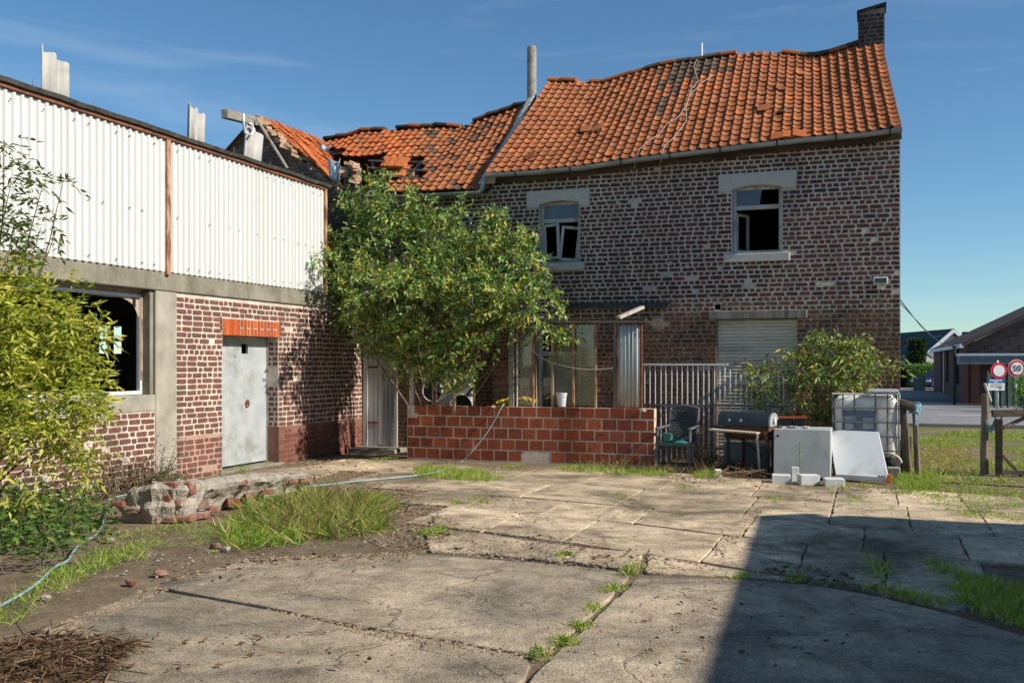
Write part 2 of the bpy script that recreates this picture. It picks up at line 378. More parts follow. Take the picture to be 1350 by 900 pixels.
M('pavement', (.24, .225, .205), (.31, .29, .265), 2, .9, .2, .3, 60, .01)
M('road_paint', (.62, .62, .60), (.74, .74, .72), 12, .8, .2, .1)
M('sign_red', (.52, .018, .025), (.56, .025, .03), 5, .5, .4, 0)
M('sign_white', (.72, .74, .75), (.76, .78, .79), 5, .5, .4, 0)
M('sign_blue', (.025, .10, .36), (.03, .12, .40), 5, .5, .4, 0)
M('sign_black', (.015, .015, .018), (.02, .02, .024), 5, .5, .4, 0)
M('car_paint', (.012, .022, .085), (.016, .028, .10), 3, .25, .6, 0)
M('tyre', (.02, .02, .02), (.03, .03, .03), 8, .8, .3, .2)
M('fence_green', (.035, .06, .05), (.055, .085, .07), 5, .7, .3, .1)
M('picket', (.17, .22, .18), (.24, .29, .24), 6, .8, .3, .1)
M('twig_dry', (.13, .085, .055), (.26, .17, .10), 9, .95, .1, .3, tint=.5)
M('cable', (.40, .38, .34), (.52, .50, .46), 9, .7, .3, .1)
M('wire', (.04, .045, .05), (.06, .065, .07), 5, .6, .4, 0)

def leaf_mat(name, stops, trans=.35, rough=.55):
    m, nt, b, o = nodes(name); n = N(nt)
    r = n.rnd(); c = n.ramp(r, stops)
    c = n.mix(1.0, c, n.ramp(n.noise(n.pos(), 2.5, 3), [(.3, .8), (.7, 1.2)]), 'MULTIPLY')
    nt.links.new(c, b.inputs['Base Color']); b.inputs['Roughness'].default_value = rough; b.inputs['Specular IOR Level'].default_value = .3
    t = n.new('ShaderNodeBsdfTranslucent'); ms = n.new('ShaderNodeMixShader'); ms.inputs[0].default_value = trans
    nt.links.new(n.mix(1.0, c, (1.25, 1.25, .7), 'MULTIPLY'), t.inputs['Color'])
    nt.links.new(b.outputs['BSDF'], ms.inputs[1]); nt.links.new(t.outputs['BSDF'], ms.inputs[2]); nt.links.new(ms.outputs[0], o.inputs['Surface'])
leaf_mat('leaf_buddleja', [(0, (0.0627, 0.1254, 0.0285)), (0.2, (0.1254, 0.228, 0.0513)), (0.45, (0.228, 0.3534, 0.0855)), (0.7, (0.3534, 0.456, 0.1368)), (0.85, (0.4332, 0.513, 0.1938)), (0.93, (0.3078, 0.2394, 0.114)), (0.955, (0.7524, 0.5244, 0.0342)), (1, (0.8, 0.57, 0.0342))], .22, .42)
leaf_mat('leaf_elder', [(0, (.15, .21, .025)), (.25, (.27, .33, .035)), (.5, (.40, .44, .055)), (.75, (.50, .50, .085)), (.92, (.58, .54, .13)), (1, (.62, .57, .20))])
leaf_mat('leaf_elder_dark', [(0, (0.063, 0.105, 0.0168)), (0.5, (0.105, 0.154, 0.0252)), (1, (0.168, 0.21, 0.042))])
leaf_mat('leaf_nettle', [(0, (0.054, 0.1215, 0.0243)), (0.5, (0.0878, 0.189, 0.0338)), (0.85, (0.135, 0.243, 0.0405)), (1, (0.27, 0.324, 0.054))])
leaf_mat('leaf_hedge', [(0, (0.08800000000000001, 0.18700000000000003, 0.044000000000000004)), (0.5, (0.15400000000000003, 0.28600000000000003, 0.066)), (1, (0.24200000000000002, 0.396, 0.08800000000000001))])
leaf_mat('leaf_ivy', [(0, (.02, .045, .015)), (1, (.045, .08, .025))])
leaf_mat('grass', [(0, (0.1395, 0.248, 0.0279)), (0.35, (0.2325, 0.372, 0.0388)), (0.65, (0.341, 0.4805, 0.0543)), (0.82, (0.4185, 0.5115, 0.0775)), (0.86, (0.527, 0.4495, 0.2015)), (1, (0.651, 0.558, 0.2945))], .4)
leaf_mat('grass_dry', [(0, (0.25, 0.25, 0.075)), (0.4, (0.4125, 0.35, 0.15)), (0.8, (0.525, 0.425, 0.225)), (1, (0.3, 0.1875, 0.0875))], .3)
leaf_mat('leaf_dead', [(0, (.09, .055, .032)), (.4, (.15, .085, .045)), (.75, (.20, .12, .065)), (1, (.27, .18, .10))], .15, .85)
leaf_mat('flower_dead', [(0, (.10, .065, .04)), (.6, (.17, .11, .065)), (.75, (.17, .12, .16)), (1, (.32, .22, .42))], .2, .9)

def glass_mat(name, dirt, amount, gloss=.16):  # dirt tints the film; on house panes it also paints reflected sky
    m, nt, b, o = nodes(name); n = N(nt)
    tr = n.new('ShaderNodeBsdfTransparent'); gl = n.new('ShaderNodeBsdfGlossy'); gl.inputs['Roughness'].default_value = .03
    df = n.new('ShaderNodeBsdfDiffuse'); df.inputs['Color'].default_value = (*dirt, 1)
    m1 = n.new('ShaderNodeMixShader'); m1.inputs[0].default_value = gloss
    nt.links.new(tr.outputs[0], m1.inputs[1]); nt.links.new(gl.outputs[0], m1.inputs[2])
    m2 = n.new('ShaderNodeMixShader')
    nt.links.new(n.math('MULTIPLY', n.ramp(n.noise(n.pos((1, 1, .4)), 5, 6, .65), [(.3, .35), (.7, 1.0)]), amount), m2.inputs[0])
    nt.links.new(m1.outputs[0], m2.inputs[1]); nt.links.new(df.outputs[0], m2.inputs[2]); nt.links.new(m2.outputs[0], o.inputs['Surface'])
    nt.nodes.remove(b)
glass_mat('glass', (.10, .15, .18), .62, .10)  # film mixes grime with the sky's blue reflection put into its colour
glass_mat('glass_dirty', (.30, .31, .24), .34, .10)
glass_mat('glass_dusty', (.55, .47, .36), .95, .06)

# yard concrete, earth
def concrete_ground(name, warm, dark, dirt=.8):
    m, nt, b, o = nodes(name); n = N(nt)
    big = n.noise(n.pos(), .62, 8, .66, .9); mid = n.noise(n.pos(), 3.4, 8, .72, .5); fine = n.noise(n.pos(), 55, 5, .78)
    c = n.ramp(big, [(.36, dark), (.46, tuple(lerp(p, q, .5) for p, q in zip(dark, warm))), (.60, warm)])
    c = n.mix(1.0, c, n.ramp(mid, [(.28, .50), (.5, .95), (.72, 1.32)]), 'MULTIPLY')
    c = n.mix(n.math('MULTIPLY', n.ramp(n.noise(n.pos(), 1.5, 8, .74, .6), [(.53, 0.0), (.66, 1.0)]), dirt), c, (.15, .105, .07))     # earth trodden over the slabs
    c = n.mix(n.math('MULTIPLY', n.ramp(n.noise(n.pos((1, 1, 1), (0, 0, .7)), 2.3, 7, .72, .4), [(.56, 0.0), (.68, 1.0)]), .65), c, (.15, .135, .065))  # moss film
    c = n.mix(n.math('MULTIPLY', n.ramp(n.noise(n.pos((1, 1, 1), (0, 0, 1.9)), 4.5, 8, .75, .8), [(.60, 0.0), (.70, 1.0)]), .55), c, (.62, .55, .45))    # laitance worn pale
    c = n.mix(1.0, c, n.ramp(fine, [(.28, .45), (.5, 1.0), (.72, 1.5)]), 'MULTIPLY')
    sp = n.vor(n.pos(), 62); c = n.mix(n.math('MULTIPLY', n.ramp(sp, [(.12, 1.0), (.26, 0.0)]), .7), c, (.56, .51, .44))      # pale aggregate
    sp2 = n.vor(n.pos((1.1, .9, 1)), 34); c = n.mix(n.math('MULTIPLY', n.ramp(sp2, [(.08, 1.0), (.18, 0.0)]), .75), c, (.055, .046, .038))
    # hairline cracks, only here and there
    g = n.new('ShaderNodeNewGeometry'); w = n.new('ShaderNodeTexNoise'); w.inputs['Scale'].default_value = 2.2; w.inputs['Detail'].default_value = 5
    nt.links.new(g.outputs['Position'], w.inputs['Vector'])
    vm = n.new('ShaderNodeVectorMath', operation='MULTIPLY_ADD'); nt.links.new(w.outputs['Color'], vm.inputs[0]); vm.inputs[1].default_value = (.55, .55, .55); nt.links.new(g.outputs['Position'], vm.inputs[2])
    cr = n.vor(vm.outputs[0], .95, 'Distance', 'DISTANCE_TO_EDGE')
    ck = n.math('MULTIPLY', n.ramp(cr, [(.002, 1.0), (.011, 0.0)]), n.ramp(n.noise(n.pos(), .55, 3), [(.47, 0.0), (.55, 1.0)]))
    c = n.mix(n.math('MULTIPLY', ck, .6), c, (.07, .055, .035))
    rr = n.rnd(); c = n.mix(1.0, c, n.ramp(rr, [(0, .80), (1, 1.16)]), 'MULTIPLY')
    nt.links.new(c, b.inputs['Base Color']); b.inputs['Roughness'].default_value = .95; b.inputs['Specular IOR Level'].default_value = .15
    h = n.math('ADD', n.math('MULTIPLY', fine, .6), n.math('MULTIPLY', mid, .7)); h = n.math('SUBTRACT', h, n.math('MULTIPLY', sp, .6)); h = n.math('SUBTRACT', h, n.math('MULTIPLY', ck, .8))
    n.bump(h, b, .55, .012)
concrete_ground('slab_warm', (.67, .52, .345), (.19, .148, .095), .9)
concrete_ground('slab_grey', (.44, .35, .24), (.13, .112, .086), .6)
def earth(name, a, bcol, cgrass=None):
    m, nt, b, o = nodes(name); n = N(nt)
    c = n.ramp(n.noise(n.pos(), 2.4, 8, .7), [(.3, a), (.7, bcol)])
    c = n.mix(1.0, c, n.ramp(n.noise(n.pos(), 40, 5, .75), [(.3, .6), (.7, 1.35)]), 'MULTIPLY')
    c = n.mix(n.math('MULTIPLY', n.ramp(n.vor(n.pos(), 38), [(.10, 1.0), (.2, 0.0)]), .6), c, (.36, .32, .26))
    if cgrass: c = n.mix(n.ramp(n.noise(n.pos(), .8, 6, .65), [(.42, 0.0), (.58, 1.0)]), c, cgrass)
    nt.links.new(c, b.inputs['Base Color']); b.inputs['Roughness'].default_value = .97; b.inputs['Specular IOR Level'].default_value = .1
    n.bump(n.noise(n.pos(), 30, 6, .75), b, .9, .03)
earth('earth', (.15, .108, .07), (.31, .235, .155))
earth('verge', (.20, .15, .09), (.34, .27, .17), (.17, .18, .06))
earth('field', (.10, .12, .045), (.14, .15, .06), (.07, .10, .03))
# ================================================================== THE GROUND
def in_poly(x, y, poly):
    c = False; j = len(poly) - 1
    for i in range(len(poly)):
        xi, yi = poly[i][0], poly[i][1]; xj, yj = poly[j][0], poly[j][1]
        if (yi > y) != (yj > y) and x < (xj - xi) * (y - yi) / (yj - yi) + xi: c = not c
        j = i
    return c
mb = MB(); R = 900.0
mb.poly([(-R, -R, -.03), (R, -R, -.03), (R, R, -.03), (-R, R, -.03)])
tag(mb.build('terrain', 'field'), kind='structure')
# yard earth: a gently uneven sheet, flush with the terrain far off
mb = MB(); nx, ny = 90, 80
for j in range(ny + 1):
    for i in range(nx + 1):
        x = lerp(-13.5, 12.0, i / nx); y = lerp(-8.0, 24.0, j / ny)
        z = 0.018 * math.sin(x * 2.1 + y * 1.3) * math.sin(y * 1.7 - x) * .6 + random.uniform(-.005, .005) - .016
        mb.v.append((x, y, z))
for j in range(ny):
    for i in range(nx):
        a = j * (nx + 1) + i; mb.face((a, a + 1, a + nx + 2, a + nx + 1))
yard = tag(mb.build('yard_ground', 'earth', smooth=True), kind='structure')

RL = [  # joint lines across the yard as seen in the photo (px, py), far to near
    [(440, 604), (540, 608), (640, 613), (863, 621), (1010, 634), (1200, 646), (1400, 660)],
    [(440, 620), (600, 626), (850, 645), (1004, 655), (1180, 668), (1400, 682)],
    [(440, 640), (600, 649), (850, 670), (1010, 684), (1180, 698), (1400, 716)],
    [(500, 660), (593, 668), (850, 692), (971, 708), (1160, 727), (1317, 743), (1400, 752)],
    [(540, 690), (607, 697), (850, 728), (963, 749), (1085, 765), (1200, 781), (1400, 812)]]
def vpx(px, y0, y1): return 1148 + (px - 1148) * (y1 - HOR) / (y0 - HOR)
slabs = []
rows = [(0, [455, 530, 610, 715, 810, 905, 1008, 1105, 1180, 1262, 1345]), (1, [500, 610, 735, 850, 1000, 1100, 1195, 1290, 1400]),
        (2, [565, 650, 748, 862, 996, 1140, 1262, 1400]), (3, [592, 690, 790, 955, 1065, 1165, 1290])]
for r, xs in rows:
    for i in range(len(xs) - 1):
        q = []
        for px in (xs[i], xs[i + 1]):
            y0 = plin(RL[r], px); y1 = plin(RL[r + 1], vpx(px, y0, y0 + 24)); x1 = vpx(px, y0, y1)
            q.append(((px, y0), (x1, plin(RL[r + 1], x1))))
        if q[1][1][0] > 1460: continue
        slabs.append(([q[0][0], q[1][0], q[1][1], q[0][1]], 'slab_warm'))
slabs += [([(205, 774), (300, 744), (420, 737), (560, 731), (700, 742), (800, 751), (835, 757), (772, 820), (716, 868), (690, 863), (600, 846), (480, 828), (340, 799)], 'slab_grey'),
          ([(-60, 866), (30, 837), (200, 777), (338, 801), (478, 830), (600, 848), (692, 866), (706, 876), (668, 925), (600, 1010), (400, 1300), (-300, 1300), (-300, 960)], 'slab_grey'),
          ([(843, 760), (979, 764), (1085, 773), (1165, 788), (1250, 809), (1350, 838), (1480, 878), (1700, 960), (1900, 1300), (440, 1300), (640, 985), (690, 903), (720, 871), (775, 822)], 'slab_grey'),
          ([(560, 700), (606, 699), (690, 712), (768, 722), (742, 741), (640, 731), (565, 727)], 'slab_warm'), ([(772, 722), (850, 730), (842, 754), (800, 748), (746, 740)], 'slab_warm'),
          ([(854, 731), (950, 748), (1060, 765), (984, 761), (848, 755)], 'slab_warm'), ([(1055, 764), (1150, 778), (1200, 792), (1170, 780), (1090, 769)], 'slab_grey'),
          ([(1170, 776), (1250, 788), (1290, 801), (1262, 805), (1190, 790)], 'slab_grey'),
          ([(220, 640), (330, 622), (455, 609), (470, 614), (420, 628), (300, 640)], 'slab_grey')]
for k, (poly, mat) in enumerate(slabs):
    rs = random.Random(100 + k)
    pts = [G(*p) for p in poly]
    cx = sum(p.x for p in pts) / len(pts); cy = sum(p.y for p in pts) / len(pts)
    out = []
    for i in range(len(pts)):
        a, b = pts[i], pts[(i + 1) % len(pts)]; L = (b - a).length
        n = max(2, min(40, int(L / .11)))
        for j in range(n):
            p = a.lerp(b, j / n); amp = .004 + .018 * rs.random() ** 2 + (.012 if not j else 0)
            d = Vector((cx - p.x, cy - p.y, 0)); d.normalize()
            p = p + d * (amp * .8 + .002) + Vector((rs.uniform(-.008, .008), rs.uniform(-.008, .008), 0)); out.append(p)
    z = rs.uniform(.006, .013); tx, ty = rs.uniform(-.004, .004), rs.uniform(-.004, .004)
    if len(poly) > 6: tx = ty = 0
    m = MB(); m.prism([(p.x, p.y, -.05) for p in out], (0, 0, z + .05))
    n = len(out)
    m.v = m.v[:n] + [(x, y, zz + (x - cx) * tx + (y - cy) * ty) for (x, y, zz) in m.v[n:]]
    m.build('slab', mat, yard, bevel=.009, seg=2)
SLABS = [[G(*p) for p in poly] for poly, _ in slabs]

# road, verge and far pavement beyond the gate
def sheet(name, pts, z, mat, kind='structure'):
    m = MB(); m.poly([(p[0], p[1], z) for p in pts]); return tag(m.build(name, mat), kind=kind)
vy0 = G(1250, 563).y; 
sheet('verge', [(.2, 15.0), (14, 11.5), (60, 12), (60, vy0 + .05), (.2, vy0 + .05)], .003, 'verge')
sheet('road', [(-60, vy0), (90, vy0), (90, vy0 + 19), (-60, vy0 + 19)], .012, 'asphalt')
mb = MB(); mb.box((-60, vy0 + 19, -.02), (90, vy0 + 44, .14)); tag(mb.build('pavement', 'pavement'), kind='structure')
mb = MB(); mb.box((-60, vy0 - .16, -.02), (90, vy0 - .01, .11)); tag(mb.build('kerb', 'pavement', bevel=.02), kind='structure')
roadm = [o for o in COL.objects if o.name == 'road'][0]
for i in range(9):
    m = MB(); x = 2 + i * 4.2; y = G(1230, 547).y; m.box((x, y, .0125), (x + 2.2, y + .16, .017)); m.build('lane_dash', 'road_paint', roadm)

# ================================================================== WALLS
def wall_solid(axis, front, back, a0, a1, z0, top, holes, extra=()):
    """solid wall with through openings. axis 'x': runs along X with its faces at Y=front/back; axis 'y': runs along Y, faces at X=front/back. top: number or function of a"""
    tf = top if callable(top) else (lambda a: top)
    As = sorted(set([a0, a1] + [h[i] for h in holes for i in (0, 1)] + list(extra))); As = [a for a in As if a0 <= a <= a1]
    zmax = max(tf(a) for a in As)
    Zs = sorted(set([z0] + [h[i] for h in holes for i in (2, 3)])) + [zmax]
    def pt(a, k, f):
        z = tf(a) if k == len(Zs) - 1 else Zs[k]
        return (a, f, z) if axis == 'x' else (f, a, z)
    def solid(i, k):
        if i < 0 or k < 0 or i >= len(As) - 1 or k >= len(Zs) - 1: return False
        am = (As[i] + As[i + 1]) / 2; zm = (Zs[k] + Zs[k + 1]) / 2
        return not any(h[0] < am < h[1] and h[2] < zm < h[3] for h in holes)
    m = MB()
    for i in range(len(As) - 1):
        for k in range(len(Zs) - 1):
            if not solid(i, k): continue
            A, B = As[i], As[i + 1]
            m.poly([pt(A, k, front), pt(B, k, front), pt(B, k + 1, front), pt(A, k + 1, front)])
            m.poly([pt(B, k, back), pt(A, k, back), pt(A, k + 1, back), pt(B, k + 1, back)])
            if not solid(i - 1, k): m.poly([pt(A, k, back), pt(A, k, front), pt(A, k + 1, front), pt(A, k + 1, back)])
            if not solid(i + 1, k): m.poly([pt(B, k, front), pt(B, k, back), pt(B, k + 1, back), pt(B, k + 1, front)])
            if not solid(i, k - 1): m.poly([pt(A, k, back), pt(B, k, back), pt(B, k, front), pt(A, k, front)])
            if not solid(i, k + 1): m.poly([pt(A, k + 1, front), pt(B, k + 1, front), pt(B, k + 1, back), pt(A, k + 1, back)])
    return m

BM = {}
def brick_geo(L, H, proud, var, rough=1.0):
    r = random.Random(var * 31 + int(L * 1000)); l, h = L / 2, H / 2; cx, cz = min(.016, L * .12) , .011
    ring = [(-l + cx, -h), (l - cx, -h), (l, -h + cz), (l, h - cz), (l - cx, h), (-l + cx, h), (-l, h - cz), (-l, -h + cz)]
    ring = [(x + r.uniform(-.006, .006) * rough, z + r.uniform(-.0045, .0045) * rough) for x, z in ring]
    v = [(x, .02, z) for x, z in ring]; pr = -proud * r.uniform(.7, 1.2)
    v += [(x * (1 - .008 / l), pr + r.uniform(-.0015, .0015), z * (1 - .005 / h)) for x, z in ring]
    f = [tuple(range(8, 16))[::1]] + [(i, (i + 1) % 8, 8 + (i + 1) % 8, 8 + i) for i in range(8)]
    return v, f
def lay(wall, mat, axis, plane, out, courses, seq, skip=None, proud=.007, nind=300, visible=None, joint=.014, rough=1.0, nvar=7, key=None):
    """courses: list of (zmid, height, [(a0, a1), ...]); seq(rng, course_index) yields brick lengths; out = +1/-1: which way the face looks along its normal axis"""
    recs = []; rz = random.Random(hash(wall.name) % 1000 + 5 if False else len(wall.name) * 7 + 3)
    for ci, (zm, ch, spans) in enumerate(courses):
        for (a0, a1) in spans:
            a = a0 + joint / 2; g = seq(rz, ci)
            while a < a1 - .03:
                L = next(g)
                if a + L > a1 - joint / 2: L = a1 - joint / 2 - a
                if a1 - (a + L) < .055: L = a1 - joint / 2 - a
                if L > .028 and not (skip and skip(a + L / 2, zm, rz)):
                    recs.append((a + L / 2, zm + rz.uniform(-.003, .003), L, ch - joint, rz.randrange(nvar), rz.random()))
                a += L + joint
    ang = {('x', -1): 0.0, ('y', 1): math.pi / 2, ('x', 1): math.pi, ('y', -1): -math.pi / 2}[(axis, out)]
    def loc(a, z): return (a, plane, z) if axis == 'x' else (plane, a, z)
    def kf(r):
        p = loc(r[0], r[1]); return r[2] / depth(p) ** 2
    vis = [i for i, r in enumerate(recs) if visible is None or visible(*screen(loc(r[0], r[1])))]
    vis.sort(key=lambda i: -(key or kf)(recs[i])); ind = set(vis[:nind])
    st = MB(); ca, sa = math.cos(ang), math.sin(ang)
    for i, (a, z, L, H, var, t) in enumerate(recs):
        base = .20 if L > .15 else .10
        k = (base, round(H, 4), proud, var, rough)
        if k not in BM:
            v, f = brick_geo(base, H, proud, var, rough); BM[k] = (v, f, None)
        v, f, me = BM[k]
        if i in ind:
            mk = k + (mat,)
            if mk not in BM:
                me = bpy.data.meshes.new('brick'); me.from_pydata(v, [], f); me.materials.append(MT[mat]); BM[mk] = me
            o = bpy.data.objects.new('brick', BM[mk]); COL.objects.link(o); o.parent = wall
            o.location = loc(a, z); o.rotation_euler = (0, 0, ang); o.scale = (L / base, 1, 1)
        else:
            b = len(st.v); sx = L / base; p = loc(a, z); st.cur = t * .98 + .01
            for (x, y, zz) in v:
                x *= sx; st.v.append((p[0] + ca * x - sa * y, p[1] + sa * x + ca * y, p[2] + zz))
            for q in f: st.face([b + j for j in q])
    if st.v: tag(st.build('brickwork', mat, wall), kind='stuff')
    return recs
def spans_minus(a0, a1, z, holes, pad=0.0):
    out = [(a0, a1)]
    for h in holes:
        if h[2] - pad < z < h[3] + pad:
            nw = []
            for (p, q) in out:
                if h[1] <= p or h[0] >= q: nw.append((p, q)); continue
                if h[0] - p > .04: nw.append((p, h[0]))
                if q - h[1] > .04: nw.append((h[1], q))
            out = nw
    return out
def english(S, Hd):
    def g(r, ci):
        first = True
        while True:
            L = S if ci % 2 == 0 else Hd
            if first: L = L * (1 if ci % 4 < 2 else .5); first = False
            yield L * r.uniform(.93, 1.07)
    return g
def mixed(S, Hd, p=.6):
    def g(r, ci):
        yield S * r.choice((.5, 1, .72))
        while True: yield (S if r.random() < p else Hd) * r.uniform(.92, 1.08)
    return g

# ================================================================== MAIN HOUSE
VH = 16.64                       # house front
def hu(px, v=VH): return PV(px, 400, v).x
def hz(px, py, v=VH): return PV(px, py, v).z
UL, UR = hu(649), hu(1187)
EAVE = [(640, 230), (713, 225), (773, 219), (840, 209), (907, 201), (980, 192), (1060, 183), (1138, 176), (1189, 169)]
RIDGE = [(724, 108), (773, 110), (795, 111), (824, 102), (860, 91), (880, 86), (918, 81), (973, 73), (1011, 70), (1029, 72), (1064, 76), (1084, 75), (1113, 66), (1133, 59), (1162, 52)]
VE = VH - .22; VR = VH + 2.9
eave3 = [PV(x, y, VE) for x, y in EAVE]; ridge3 = [PV(x, y, VR) for x, y in RIDGE]
def poly_at(pts, s):
    """point on a polyline by its share of X"""
    x = lerp(pts[0].x, pts[-1].x, s)
    i = 0
    while i < len(pts) - 2 and pts[i + 1].x < x: i += 1
    a, b = pts[i], pts[i + 1]; return a.lerp(b, (x - a.x) / (b.x - a.x))
def wall_top(u): return plin([(p.x, p.z) for p in eave3], u) - .06
house = thing('brick_house', ((UL + UR) / 2, VH, 0), 'two-storey derelict dark brick house with sagging orange tiled roof', 'house')
W1 = (hu(711), hu(764), hz(737, 347), hz(737, 265)); W2 = (hu(965), hu(1031), hz(998, 334), hz(998, 244))
SH = (hu(945), hu(1051), .06, hz(998, 420)); W3 = (hu(707), hu(766), .10, hz(735, 424))
HOLE = (hu(942), hu(950), hz(946, 408), hz(946, 401))
holes = [W1, W2, SH, W3, HOLE]
fw = wall_solid('x', VH, VH + .32, UL, UR, -.05, wall_top, holes, extra=[lerp(UL, UR, i / 12) for i in range(13)]).build('front_wall', 'house_mortar', house)
# lintels, sills
def arch_lintel(px0, px1, py0, py1, h, rise, name, lab):
    m = MB(); x0, x1 = hu(px0), hu(px1); z1 = hz((px0 + px1) / 2, py0); z0 = h[3]
    zl = hz((px0 + px1) / 2, py1)
    pts = [(x0, VH - .018, zl), (x0, VH - .018, z1), (x1, VH - .018, z1), (x1, VH - .018, zl), (h[1] + .01, VH - .018, zl)]
    for i in range(9):
        t = i / 8; pts.append((lerp(h[1], h[0], t), VH - .018, z0 - .05 + rise * (1 - (2 * t - 1) ** 2)))
    pts.append((h[0] - .01, VH - .018, zl))
    m.prism(pts, (0, .2, 0)); o = m.build(name, 'lintel_stone', house, bevel=.006); return o
LT1 = (hu(695), hu(777), hz(736, 272), hz(736, 250)); LT2 = (hu(948), hu(1050), hz(999, 250), hz(999, 227))
arch_lintel(695, 777, 250, 272, W1, .055, 'lintel', 0); arch_lintel(948, 1050, 227, 250, W2, .055, 'lintel', 0)
SL1 = (hu(705), hu(770), hz(737, 357), W1[2]); SL2 = (hu(955), hu(1041), hz(998, 345), W2[2])
for s_ in (SL1, SL2):
    m = MB(); m.box((s_[0], VH - .06, s_[2]), (s_[1], VH + .2, s_[3] + .002)); m.build('sill', 'lintel_stone', house, bevel=.008)
LT3 = (hu(935), hu(1064), hz(999, 420), hz(999, 409))
m = MB(); m.box((LT3[0], VH - .045, LT3[2]), (LT3[1], VH + .1, LT3[3])); m.build('shutter_lintel', 'wood_grey', house, bevel=.008)
noBrick = holes + [LT1, LT2, SL1, SL2, LT3, HOLE]
CH = .0752
courses_hi, courses_lo = [], []
nC = int(5.4 / CH)
for i in range(nC):
    z = .02 + CH * (i + .5)
    x1 = UR
    # the wall head follows the sagging gutter
    x0 = UL
    while x0 < UR and wall_top(x0) < z + CH * .6: x0 += .05
    if x0 >= UR - .1: continue
    sp = spans_minus(x0, UR, z, noBrick, .012)
    (courses_lo if z < 2.72 else courses_hi).append((z, CH, sp))
patches = [(PV(x, y, VH), r * .72) for x, y, r in [(913, 365, .10), (880, 362, .10), (884, 347, .07), (855, 382, .07), (835, 268, .08), (815, 268, .07), (985, 373, .10), (1080, 374, .09), (1095, 375, .06), (950, 352, .08), (906, 352, .07), (868, 225, .06), (802, 362, .06), (742, 425, .16), (866, 425, .18)]]
def skip_house(a, z, r):
    for p, rad in patches:
        if (a - p.x) ** 2 + ((z - p.z) * 1.2) ** 2 < rad * rad: return True
    return r.random() < .006
def vis_house(x, y): return not (x < 760 and y > 300) and not (y > 425)
lay(fw, 'house_brick', 'x', VH, -1, courses_hi, english(.192, .090), skip_house, .0035, 300, vis_house, .0135, 1.0)
lay(fw, 'lower_brick', 'x', VH, -1, courses_lo, english(.192, .090), skip_house, .0035, 300, lambda x, y: (860 < x < 1187 and 392 < y < 480) or (780 < x < 860 and 395 < y < 530), .0135, 1.0)
for p, rad in patches:                                  # mortar smeared over missing bricks
    m = MB(); rs = random.Random(int(p.x * 97)); n = 11
    ring = [(p.x + rad * rs.uniform(.55, 1.0) * 1.15 * math.cos(2 * math.pi * k / n), VH - .004, p.z + rad * rs.uniform(.5, .95) * .8 * math.sin(2 * math.pi * k / n)) for k in range(n)]
    m.prism(ring, (0, -.002, 0)); m.build('mortar_patch', 'house_mortar', house, bevel=.003)
# the unseen shell: gables, back wall, floors
def gable(u0, u1, zl, v0, v1, zr, vr):
    m = MB(); m.prism([(u0, v0, -.05), (u0, v1, -.05), (u0, v1, zl), (u0, vr, zr), (u0, v0, zl)], (u1 - u0, 0, 0)); return m
gable(UR - .02, UR - .3, 4.9, VH + .33, VH + 6.0, 4.95, VR).build('gable_wall', 'house_brick', house)
gable(UL + .02, UL + .3, 4.9, VH + .33, VH + 6.0, 7.2, VR).build('gable_wall', 'house_brick', house)
m = MB(); m.box((UL + .31, VH + 5.7, 0), (UR - .31, VH + 6.0, 4.9)); m.build('back_wall', 'dark_room', house)
m = MB(); m.box((UL + .31, VH + .33, 2.72), (UR - .31, VH + 5.69, 2.9)); m.build('upper_floor', 'dark_room', house)
m = MB(); m.box((UL + .31, VH + .33, 4.72), (UR - .31, VH + 5.69, 4.8)); m.build('ceiling', 'dark_room', house)

gable(UR - .62, UR - .40, 4.8, VH + .4, VH + 5.9, 7.2, VR).build('attic_wall', 'house_brick', house)
# ---------------------------------------------------------------- pantile roofs
def tile_geo(var):
    r = random.Random(var); xs = [0, .04, .10, .18, .28, .45, .75, .95, 1.02]; hs = [.004, .026, .034, .030, .012, .002, .003, .008, .010]
    v = []; n = len(xs)
    th = .016
    for (y, dz) in ((-.04, .024), (1.12, .0)):
        for x, h in zip(xs, hs): v.append((x, y, h + dz))
    for x, h in zip(xs, hs): v.append((x, -.04, h + .024 - th))
    chip = r.random()
    if chip < .3: v[n - 2] = (xs[-2] - .03, .02, v[n - 2][2]); v[n - 1] = (xs[-1] - .05, .05, v[n - 1][2])
    f = []
    for i in range(n - 1): f.append((i, i + 1, n + i + 1, n + i)); f.append((2 * n + i, 2 * n + i + 1, i + 1, i))
    f.append((0, n, 2 * n)); f.append((n - 1, 3 * n - 1, 2 * n - 1))
    return v, f
TG = [tile_geo(i) for i in range(6)]; TM = {}
